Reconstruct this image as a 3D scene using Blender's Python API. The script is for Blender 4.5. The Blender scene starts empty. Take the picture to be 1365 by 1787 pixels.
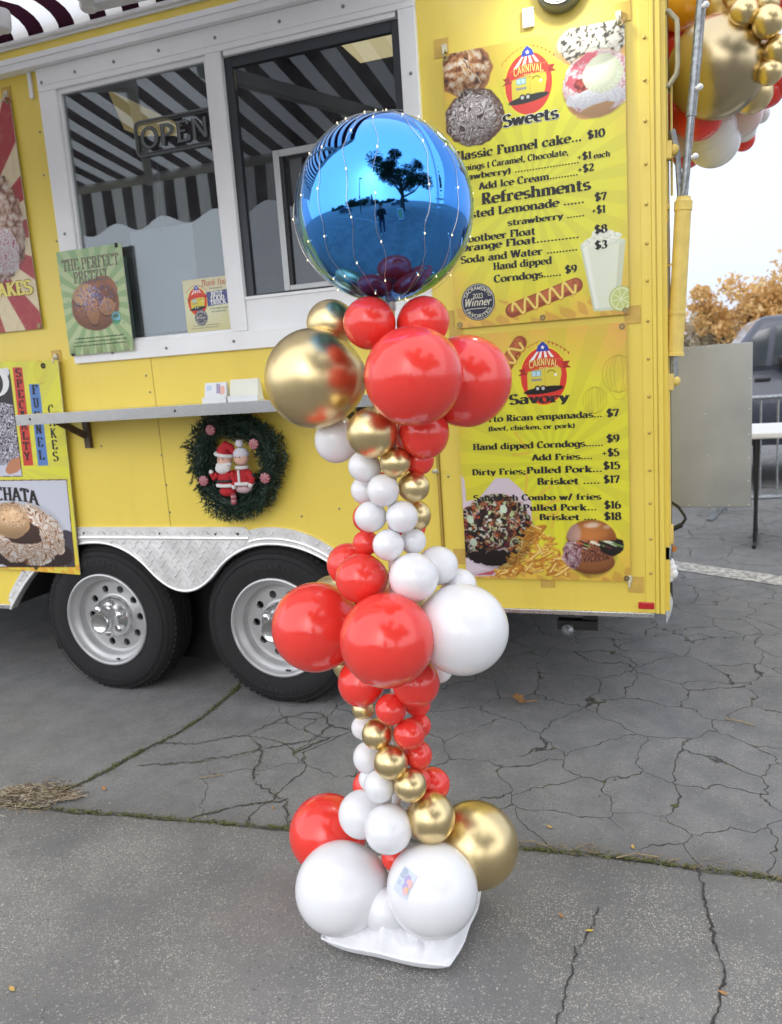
import bpy, bmesh, math, random
import numpy as np
from mathutils import Vector, Matrix
R_ = math.radians
PI = math.pi
random.seed(7)
rng = np.random.default_rng(11)
sc = bpy.context.scene
COL = sc.collection

# ------------------------------------------------------------------ camera
cam_d = bpy.data.cameras.new("camera")
cam = bpy.data.objects.new("camera", cam_d)
COL.objects.link(cam)
cam_d.sensor_fit = 'VERTICAL'
cam_d.sensor_height = 36.0
cam_d.sensor_width = 36.0
cam_d.lens = 28.103
cam_d.clip_start = 0.02
cam_d.clip_end = 900.0
cm = Matrix(((0.941009, 0.006063, 0.338327), (0.331305, 0.186901, -0.924827), (-0.068841, 0.98236, 0.173866)))
cam.matrix_world = Matrix.Translation((0.0, -2.9, 1.39)) @ cm.to_4x4()
cam_d.dof.use_dof = True
cam_d.dof.focus_distance = 2.2
cam_d.dof.aperture_fstop = 4.6
sc.camera = cam

# ------------------------------------------------------------------ sky, sun, exposure
SUN_EL, SUN_ROT = R_(30), R_(176)
w = bpy.data.worlds.new("World")
sc.world = w
w.use_nodes = True
nt = w.node_tree
bgn = nt.nodes["Background"]
sky = nt.nodes.new("ShaderNodeTexSky")
sky.sky_type = 'NISHITA'
sky.sun_disc = False
sky.sun_elevation = SUN_EL
sky.sun_rotation = SUN_ROT
sky.air_density = 1.0
sky.dust_density = 3.0
hs = nt.nodes.new("ShaderNodeHueSaturation")
hs.inputs["Saturation"].default_value = 0.16
tc = nt.nodes.new("ShaderNodeTexCoord")
cl = nt.nodes.new("ShaderNodeTexNoise")
cl.inputs["Scale"].default_value = 1.6
cl.inputs["Detail"].default_value = 5
cr = nt.nodes.new("ShaderNodeMapRange")
cr.inputs[1].default_value = .3
cr.inputs[2].default_value = .75
cr.inputs[3].default_value = .82
cr.inputs[4].default_value = 1.12
nt.links.new(tc.outputs["Generated"], cl.inputs["Vector"])
nt.links.new(cl.outputs["Fac"], cr.inputs[0])
nt.links.new(cr.outputs[0], hs.inputs["Value"])
# overcast: the blue of a clear sky is mostly averaged out by the cloud sheet
mixs = nt.nodes.new("ShaderNodeMix")
mixs.data_type = 'RGBA'
mixs.inputs[0].default_value = 0.62
mixs.inputs[7].default_value = (6.3, 7.1, 8.8, 1)
nt.links.new(sky.outputs[0], hs.inputs["Color"])
nt.links.new(hs.outputs[0], mixs.inputs[6])
nt.links.new(mixs.outputs[2], bgn.inputs[0])
bgn.inputs[1].default_value = 0.082

sun_d = bpy.data.lights.new("sun", 'SUN')
sun_d.energy = 1.5
sun_d.angle = R_(178)
sun_d.color = (1.0, 0.97, 0.92)
sun = bpy.data.objects.new("sun", sun_d)
COL.objects.link(sun)
sdir = Vector((math.sin(SUN_ROT) * math.cos(SUN_EL), math.cos(SUN_ROT) * math.cos(SUN_EL), math.sin(SUN_EL)))
sun.rotation_euler = sdir.to_track_quat('Z', 'Y').to_euler()
sun.location = sdir * 40

sc.view_settings.view_transform = 'Standard'
sc.view_settings.look = 'None'
sc.view_settings.exposure = 1.06
sc.view_settings.gamma = 1.0
sc.view_settings.use_curve_mapping = False
sc.cycles.max_bounces = 10
sc.cycles.transparent_max_bounces = 12
sc.cycles.use_denoising = True

# ------------------------------------------------------------------ colour, materials
def s2l(c):
    return tuple((x / 12.92 if x <= .04045 else ((x + .055) / 1.055) ** 2.4) for x in c)
def hx(r, g, b):
    return s2l((r / 255, g / 255, b / 255))

MATS = {}
def mat(name, col, rough=.5, metal=0., var=.06, vscale=9., bump=0., bscale=60., coat=0., sss=0., emit=None, estr=0., spec=.5, alpha=1., rvar=.0, dirt=0.):
    if name in MATS: return MATS[name]
    m = bpy.data.materials.new(name)
    m.use_nodes = True
    t = m.node_tree
    b = t.nodes["Principled BSDF"]
    b.inputs["Roughness"].default_value = rough
    b.inputs["Metallic"].default_value = metal
    b.inputs["Specular IOR Level"].default_value = spec
    b.inputs["Coat Weight"].default_value = coat
    b.inputs["Coat Roughness"].default_value = .06
    b.inputs["Alpha"].default_value = alpha
    if sss:
        b.inputs["Subsurface Weight"].default_value = sss
        b.inputs["Subsurface Radius"].default_value = (.02, .01, .008)
    if emit:
        b.inputs["Emission Color"].default_value = (*emit, 1)
        b.inputs["Emission Strength"].default_value = estr
    g = t.nodes.new("ShaderNodeNewGeometry")
    no = t.nodes.new("ShaderNodeTexNoise")
    no.inputs["Scale"].default_value = vscale
    no.inputs["Detail"].default_value = 6
    t.links.new(g.outputs["Position"], no.inputs["Vector"])
    mr = t.nodes.new("ShaderNodeMapRange")
    mr.inputs[1].default_value = .25
    mr.inputs[2].default_value = .75
    mr.inputs[3].default_value = 1 - var
    mr.inputs[4].default_value = 1 + var
    t.links.new(no.outputs["Fac"], mr.inputs[0])
    mx = t.nodes.new("ShaderNodeVectorMath")
    mx.operation = 'SCALE'
    mx.inputs[0].default_value = col
    t.links.new(mr.outputs[0], mx.inputs["Scale"])
    src = mx.outputs[0]
    if dirt:
        n2 = t.nodes.new("ShaderNodeTexNoise")
        n2.inputs["Scale"].default_value = 3.2
        n2.inputs["Detail"].default_value = 9
        n2.inputs["Roughness"].default_value = .7
        mp = t.nodes.new("ShaderNodeVectorMath")
        mp.operation = 'MULTIPLY'
        mp.inputs[1].default_value = (1.6, 1.6, .35)
        t.links.new(g.outputs["Position"], mp.inputs[0])
        t.links.new(mp.outputs[0], n2.inputs["Vector"])
        m2 = t.nodes.new("ShaderNodeMapRange")
        m2.inputs[1].default_value = .52
        m2.inputs[2].default_value = .75
        m2.inputs[3].default_value = 0
        m2.inputs[4].default_value = dirt
        t.links.new(n2.outputs["Fac"], m2.inputs[0])
        mm = t.nodes.new("ShaderNodeMix")
        mm.data_type = 'RGBA'
        mm.inputs[7].default_value = (col[0] * .55, col[1] * .5, col[2] * .5, 1)
        t.links.new(m2.outputs[0], mm.inputs[0])
        t.links.new(src, mm.inputs[6])
        src = mm.outputs[2]
    t.links.new(src, b.inputs["Base Color"])
    if rvar:
        m3 = t.nodes.new("ShaderNodeMapRange")
        m3.inputs[3].default_value = max(0, rough - rvar)
        m3.inputs[4].default_value = rough + rvar
        t.links.new(no.outputs["Fac"], m3.inputs[0])
        t.links.new(m3.outputs[0], b.inputs["Roughness"])
    if bump:
        n3 = t.nodes.new("ShaderNodeTexNoise")
        n3.inputs["Scale"].default_value = bscale
        n3.inputs["Detail"].default_value = 4
        t.links.new(g.outputs["Position"], n3.inputs["Vector"])
        bp = t.nodes.new("ShaderNodeBump")
        bp.inputs["Strength"].default_value = 1.0
        bp.inputs["Distance"].default_value = bump
        t.links.new(n3.outputs["Fac"], bp.inputs["Height"])
        t.links.new(bp.outputs[0], b.inputs["Normal"])
    MATS[name] = m
    return m

def vcol_mat(name, rough=.35, spec=.5):
    m = bpy.data.materials.new(name)
    m.use_nodes = True
    t = m.node_tree
    b = t.nodes["Principled BSDF"]
    b.inputs["Roughness"].default_value = rough
    b.inputs["Specular IOR Level"].default_value = spec
    a = t.nodes.new("ShaderNodeVertexColor")
    a.layer_name = "Col"
    t.links.new(a.outputs[0], b.inputs["Base Color"])
    return m

def glass_mat(name, fac, tint, rcol=(1, 1, 1)):
    m = bpy.data.materials.new(name)
    m.use_nodes = True
    t = m.node_tree
    t.nodes.remove(t.nodes["Principled BSDF"])
    out = t.nodes["Material Output"]
    tr = t.nodes.new("ShaderNodeBsdfTransparent")
    tr.inputs[0].default_value = (*tint, 1)
    gl = t.nodes.new("ShaderNodeBsdfGlossy")
    gl.inputs["Roughness"].default_value = .01
    gl.inputs[0].default_value = (*rcol, 1)
    mx = t.nodes.new("ShaderNodeMixShader")
    lw = t.nodes.new("ShaderNodeLayerWeight")
    lw.inputs[0].default_value = .5
    mr = t.nodes.new("ShaderNodeMapRange")
    mr.inputs[3].default_value = fac
    mr.inputs[4].default_value = 1.0
    pw = t.nodes.new("ShaderNodeMath")
    pw.operation = 'POWER'
    pw.inputs[1].default_value = 3
    t.links.new(lw.outputs["Facing"], pw.inputs[0])
    t.links.new(pw.outputs[0], mr.inputs[0])
    t.links.new(mr.outputs[0], mx.inputs[0])
    t.links.new(tr.outputs[0], mx.inputs[1])
    t.links.new(gl.outputs[0], mx.inputs[2])
    df = t.nodes.new("ShaderNodeBsdfDiffuse"); df.inputs[0].default_value = (.62, .66, .66, 1)
    m2 = t.nodes.new("ShaderNodeMixShader")
    g = t.nodes.new("ShaderNodeNewGeometry")
    no = t.nodes.new("ShaderNodeTexNoise"); no.inputs["Scale"].default_value = 5; no.inputs["Detail"].default_value = 6
    t.links.new(g.outputs["Position"], no.inputs["Vector"])
    mr2 = t.nodes.new("ShaderNodeMapRange"); mr2.inputs[1].default_value = .3; mr2.inputs[2].default_value = .75; mr2.inputs[3].default_value = .02; mr2.inputs[4].default_value = .075
    t.links.new(no.outputs[0], mr2.inputs[0]); t.links.new(mr2.outputs[0], m2.inputs[0])
    t.links.new(mx.outputs[0], m2.inputs[1]); t.links.new(df.outputs[0], m2.inputs[2])
    t.links.new(m2.outputs[0], out.inputs[0])
    return m

M_yel = mat("yellow_paint", (.84, .645, .10), .38, var=.035, vscale=2.5, coat=.15, bump=.0006, bscale=9, dirt=.16, rvar=.08)
M_yel2 = mat("yellow_chipped_paint", (.78, .58, .14), .45, var=.12, vscale=25, dirt=.5)
M_white = mat("white_frame_paint", (.86, .86, .86), .35, var=.04, vscale=6, dirt=.12)
M_grey = mat("grey_rail_paint", (.74, .74, .75), .4, var=.05)
M_screw = mat("screw_steel", (.28, .27, .26), .4, .8)
M_alu = mat("aluminium", (.72, .72, .72), .28, 1., var=.08, vscale=40, rvar=.1)
M_shelf = mat("shelf_aluminium", (.78, .78, .77), .2, 1., var=.05, vscale=30)
M_diam = mat("diamond_plate", (.90, .89, .88), .42, .72, var=.12, vscale=12, rvar=.12)
M_steel = mat("stainless_steel", (.40, .40, .385), .42, .85, var=.16, vscale=4, rvar=.1)
M_galv = mat("galvanized_steel", (.34, .36, .38), .45, .75, var=.4, vscale=70)
M_dark = mat("dark_metal", (.035, .033, .03), .6, .3)
M_black = mat("black_paint", (.012, .012, .013), .45)
M_rub = mat("tyre_rubber", (.011, .011, .0115), .8, var=.25, vscale=40, bump=.0006, bscale=120)
M_rubd = mat("tyre_lettering", (.024, .024, .025), .7)
M_rim = mat("silver_wheel_paint", (.52, .52, .52), .38, .55, var=.06)
M_chrome = mat("chrome", (.70, .70, .70), .2, 1., var=.05)
M_brown = mat("rusty_bracket", (.10, .07, .05), .6, .4, var=.4, vscale=60)
M_tan = mat("tan_mount_pad", (.62, .40, .08), .5, var=.12, vscale=30)
M_brass = mat("brass_eyelet", (.30, .24, .12), .35, .9)
M_ink = mat("black_ink", (.012, .011, .010), .5, var=.1)
M_inkw = mat("white_ink", (.8, .8, .78), .5)
M_inky = mat("cream_ink", (.78, .62, .18), .5)
M_inkg = mat("grey_green_ink", (.20, .17, .13), .5)
M_inkr = mat("red_ink", (.55, .07, .06), .5)
M_red = mat("red_latex", (.86, .050, .036), .2, coat=.4, var=.03, vscale=20, sss=.12)
M_wlat = mat("white_latex", (.84, .84, .86), .24, coat=.35, var=.012, vscale=20, sss=.15)
M_pink = mat("sheer_pink_latex", (.80, .62, .60), .22, coat=.35, var=.03, sss=.15)
M_gold = mat("chrome_gold_latex", (.78, .62, .33), .33, 1., var=.04, vscale=15)
M_goldf = mat("gold_foil", (.54, .44, .27), .30, 1., var=.04, vscale=15)
M_globe = mat("blue_mirror_foil", (.075, .32, .82), .045, 1., var=.0)
M_wire = mat("copper_wire", (.72, .66, .56), .3, .8)
M_led = mat("warm_led", (1, .9, .7), .3, emit=(1.0, .80, .45), estr=.9)
M_cloth = mat("white_vinyl_bag", (.84, .84, .87), .45, var=.02, bump=.006, bscale=16)
M_needle = mat("pine_needle", (.010, .030, .018), .6, var=.6, vscale=90)
M_felt = mat("red_felt", (.42, .015, .022), .85, bump=.001, bscale=300)
M_fluff = mat("white_fleece", (.72, .70, .69), .9, bump=.002, bscale=250)
M_skin = mat("doll_skin", (.70, .42, .32), .7)
M_candy = mat("candy_pink", (.30, .045, .06), .4)
M_candyw = mat("candy_white", (.46, .24, .26), .4)
M_maroon = mat("maroon_canvas", (.035, .006, .014), .8, var=.08)
M_canvas = mat("white_canvas", (.74, .73, .72), .8, var=.03)
M_tar = mat("crack_dirt", (.05, .047, .043), .9, var=.4, vscale=80)
M_moss = mat("moss", (.12, .13, .04), .9, var=.5, vscale=50)
M_straw = mat("straw", (.30, .235, .145), .8, var=.4, vscale=60)
M_leaf = mat("dry_leaf", (.40, .20, .07), .7, var=.35, vscale=80)
M_leafy = mat("yellow_leaf", (.55, .36, .10), .7, var=.3, vscale=80)
M_int = mat("interior_wall", (.10, .105, .11), .6)
M_lit = mat("lit_ceiling_panel", (.9, .8, .5), .5, emit=(1.0, .78, .36), estr=2.2)
M_lens = mat("lamp_lens", (.5, .55, .55), .15, emit=(.9, .95, .9), estr=.45)
M_redrefl = mat("red_reflector", (.50, .015, .02), .15, coat=.5)
M_paper = mat("white_paper", (.74, .75, .76), .6)
M_plast = mat("white_plastic", (.80, .80, .80), .4, var=.04)
M_orange = mat("orange_plastic", (.60, .22, .04), .4)

# ------------------------------------------------------------------ mesh building
WO = {}
def tag(o, label=None, cat=None, group=None, kind=None):
    if label: o["label"] = label
    if cat: o["category"] = cat
    if group: o["group"] = group
    if kind: o["kind"] = kind
    return o
def thing(name, label, cat, loc=(0, 0, 0), group=None):
    o = bpy.data.objects.new(name, None)
    o.empty_display_size = .1
    COL.objects.link(o)
    o.location = loc
    WO[o.name] = Vector(loc)
    return tag(o, label, cat, group)

class MB:
    def __init__(s): s.v = []; s.f = []; s.m = []; s.k = 0; s.ch = []
    def add(s, vs, fs):
        b = len(s.v)
        s.ch.append((b, len(vs), len(s.f), len(fs)))
        s.v.extend([tuple(v) for v in vs])
        for f in fs:
            s.f.append(tuple(i + b for i in f)); s.m.append(s.k)
        return s
    def mat(s, k): s.k = k; return s
    def box(s, x0, x1, y0, y1, z0, z1):
        v = [(x, y, z) for x in (x0, x1) for y in (y0, y1) for z in (z0, z1)]
        return s.add(v, [(0, 1, 3, 2), (4, 6, 7, 5), (0, 4, 5, 1), (2, 3, 7, 6), (0, 2, 6, 4), (1, 5, 7, 3)])
    def obox(s, c, ax, ay, az):   # oriented box, half axes
        c, ax, ay, az = map(Vector, (c, ax, ay, az))
        v = [c + ax * i + ay * j + az * k for i in (-1, 1) for j in (-1, 1) for k in (-1, 1)]
        return s.add(v, [(0, 1, 3, 2), (4, 6, 7, 5), (0, 4, 5, 1), (2, 3, 7, 6), (0, 2, 6, 4), (1, 5, 7, 3)])
    def bar(s, a, b, w, h):       # rectangular bar from a to b
        a, b = Vector(a), Vector(b)
        d = (b - a).normalized()
        u = d.cross(Vector((0, 0, 1)))
        if u.length < 1e-3: u = Vector((1, 0, 0))
        u.normalize()
        v = u.cross(d)
        return s.obox((a + b) / 2, (b - a) / 2, u * w / 2, v * h / 2)
    def tube(s, pts, r, n=8, cap=True):
        pts = [Vector(p) for p in pts]
        rs = r if isinstance(r, (list, tuple)) else [r] * len(pts)
        vs, fs = [], []
        ref = None
        for i, p in enumerate(pts):
            d = (pts[min(i + 1, len(pts) - 1)] - pts[max(i - 1, 0)])
            d.normalize()
            if ref is None:
                ref = d.cross(Vector((0, 0, 1)))
                if ref.length < .1: ref = d.cross(Vector((1, 0, 0)))
            u = (ref - d * ref.dot(d)).normalized()
            ref = u
            q = d.cross(u)
            for k in range(n):
                a = 2 * PI * k / n
                vs.append(p + (u * math.cos(a) + q * math.sin(a)) * rs[i])
        for i in range(len(pts) - 1):
            for k in range(n):
                fs.append((i * n + k, i * n + (k + 1) % n, (i + 1) * n + (k + 1) % n, (i + 1) * n + k))
        if cap:
            fs.append(tuple(reversed(range(n))))
            fs.append(tuple(range((len(pts) - 1) * n, len(pts) * n)))
        return s.add(vs, fs)
    def lathe(s, prof, org, axis, n=48):   # prof: (radius, height along axis)
        ax = Vector(axis).normalized()
        u = ax.orthogonal().normalized()
        q = ax.cross(u)
        org = Vector(org)
        vs, fs = [], []
        for r, h in prof:
            for k in range(n):
                a = 2 * PI * k / n
                vs.append(org + ax * h + (u * math.cos(a) + q * math.sin(a)) * max(r, 1e-5))
        for i in range(len(prof) - 1):
            for k in range(n):
                fs.append((i * n + k, i * n + (k + 1) % n, (i + 1) * n + (k + 1) % n, (i + 1) * n + k))
        return s.add(vs, fs)
    def sph(s, c, r, nu=24, nv=14, rot=None):
        if not isinstance(r, (tuple, list)): r = (r, r, r)
        c = Vector(c)
        vs, fs = [], []
        for j in range(nv + 1):
            t = PI * j / nv
            for i in range(nu):
                p = 2 * PI * i / nu
                q = Vector((r[0] * math.sin(t) * math.cos(p), r[1] * math.sin(t) * math.sin(p), r[2] * math.cos(t)))
                if rot: q = rot @ q
                vs.append(c + q)
        for j in range(nv):
            for i in range(nu):
                fs.append((j * nu + i, (j + 1) * nu + i, (j + 1) * nu + (i + 1) % nu, j * nu + (i + 1) % nu))
        return s.add(vs, fs)
    def prism(s, o, y0, y1):      # outline in (x,z)
        n = len(o)
        vs = [(x, y0, z) for x, z in o] + [(x, y1, z) for x, z in o]
        fs = [tuple(range(n)), tuple(reversed(range(n, 2 * n)))]
        fs += [(i, i + n, (i + 1) % n + n, (i + 1) % n) for i in range(n)]
        return s.add(vs, fs)
    def build_each(s, name, mats, parent=None, gap=.003, **kw):
        """one object for every cluster of touching pieces"""
        bb = []
        for (b, n, f, nf) in s.ch:
            q = s.v[b:b + n]
            bb.append([min(p[k] for p in q) - gap for k in range(3)] + [max(p[k] for p in q) + gap for k in range(3)])
        par = list(range(len(bb)))
        def find(i):
            while par[i] != i: i = par[i]
            return i
        for i in range(len(bb)):
            for j in range(i):
                if all(bb[i][k] <= bb[j][k + 3] and bb[j][k] <= bb[i][k + 3] for k in range(3)): par[find(i)] = find(j)
        grp = {}
        for i in range(len(bb)): grp.setdefault(find(i), []).append(i)
        out = []
        for g in grp.values():
            m2 = MB()
            for i in g:
                b, n, f, nf = s.ch[i]
                o = len(m2.v)
                m2.v.extend(s.v[b:b + n])
                for t in range(f, f + nf):
                    m2.f.append(tuple(q - b + o for q in s.f[t])); m2.m.append(s.m[t])
            out.append(m2.build(name, mats, parent, **kw))
        return out
    def build(s, name, mats, parent=None, smooth=35, bevel=0, label=None, fixn=True):
        me = bpy.data.meshes.new(name)
        off = Vector((0, 0, 0))
        if parent is not None: off = WO[parent.name]
        me.from_pydata([(v[0] - off[0], v[1] - off[1], v[2] - off[2]) for v in s.v], [], s.f)
        if not isinstance(mats, (list, tuple)): mats = [mats]
        for m in mats: me.materials.append(m)
        if len(mats) > 1: me.polygons.foreach_set("material_index", s.m)
        if fixn:
            bm = bmesh.new(); bm.from_mesh(me)
            bmesh.ops.recalc_face_normals(bm, faces=bm.faces)
            bm.to_mesh(me); bm.free()
        if smooth:
            me.shade_smooth()
            me.set_sharp_from_angle(angle=R_(smooth))
        me.update()
        o = bpy.data.objects.new(name, me)
        COL.objects.link(o)
        WO[o.name] = off
        if parent is not None: o.parent = parent
        if bevel:
            b = o.modifiers.new("bevel", 'BEVEL')
            b.width = bevel; b.segments = 2; b.limit_method = 'ANGLE'; b.angle_limit = R_(40)
        if label: o["label"] = label
        return o

def struct(o):
    o["kind"] = "structure"; return o

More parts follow.
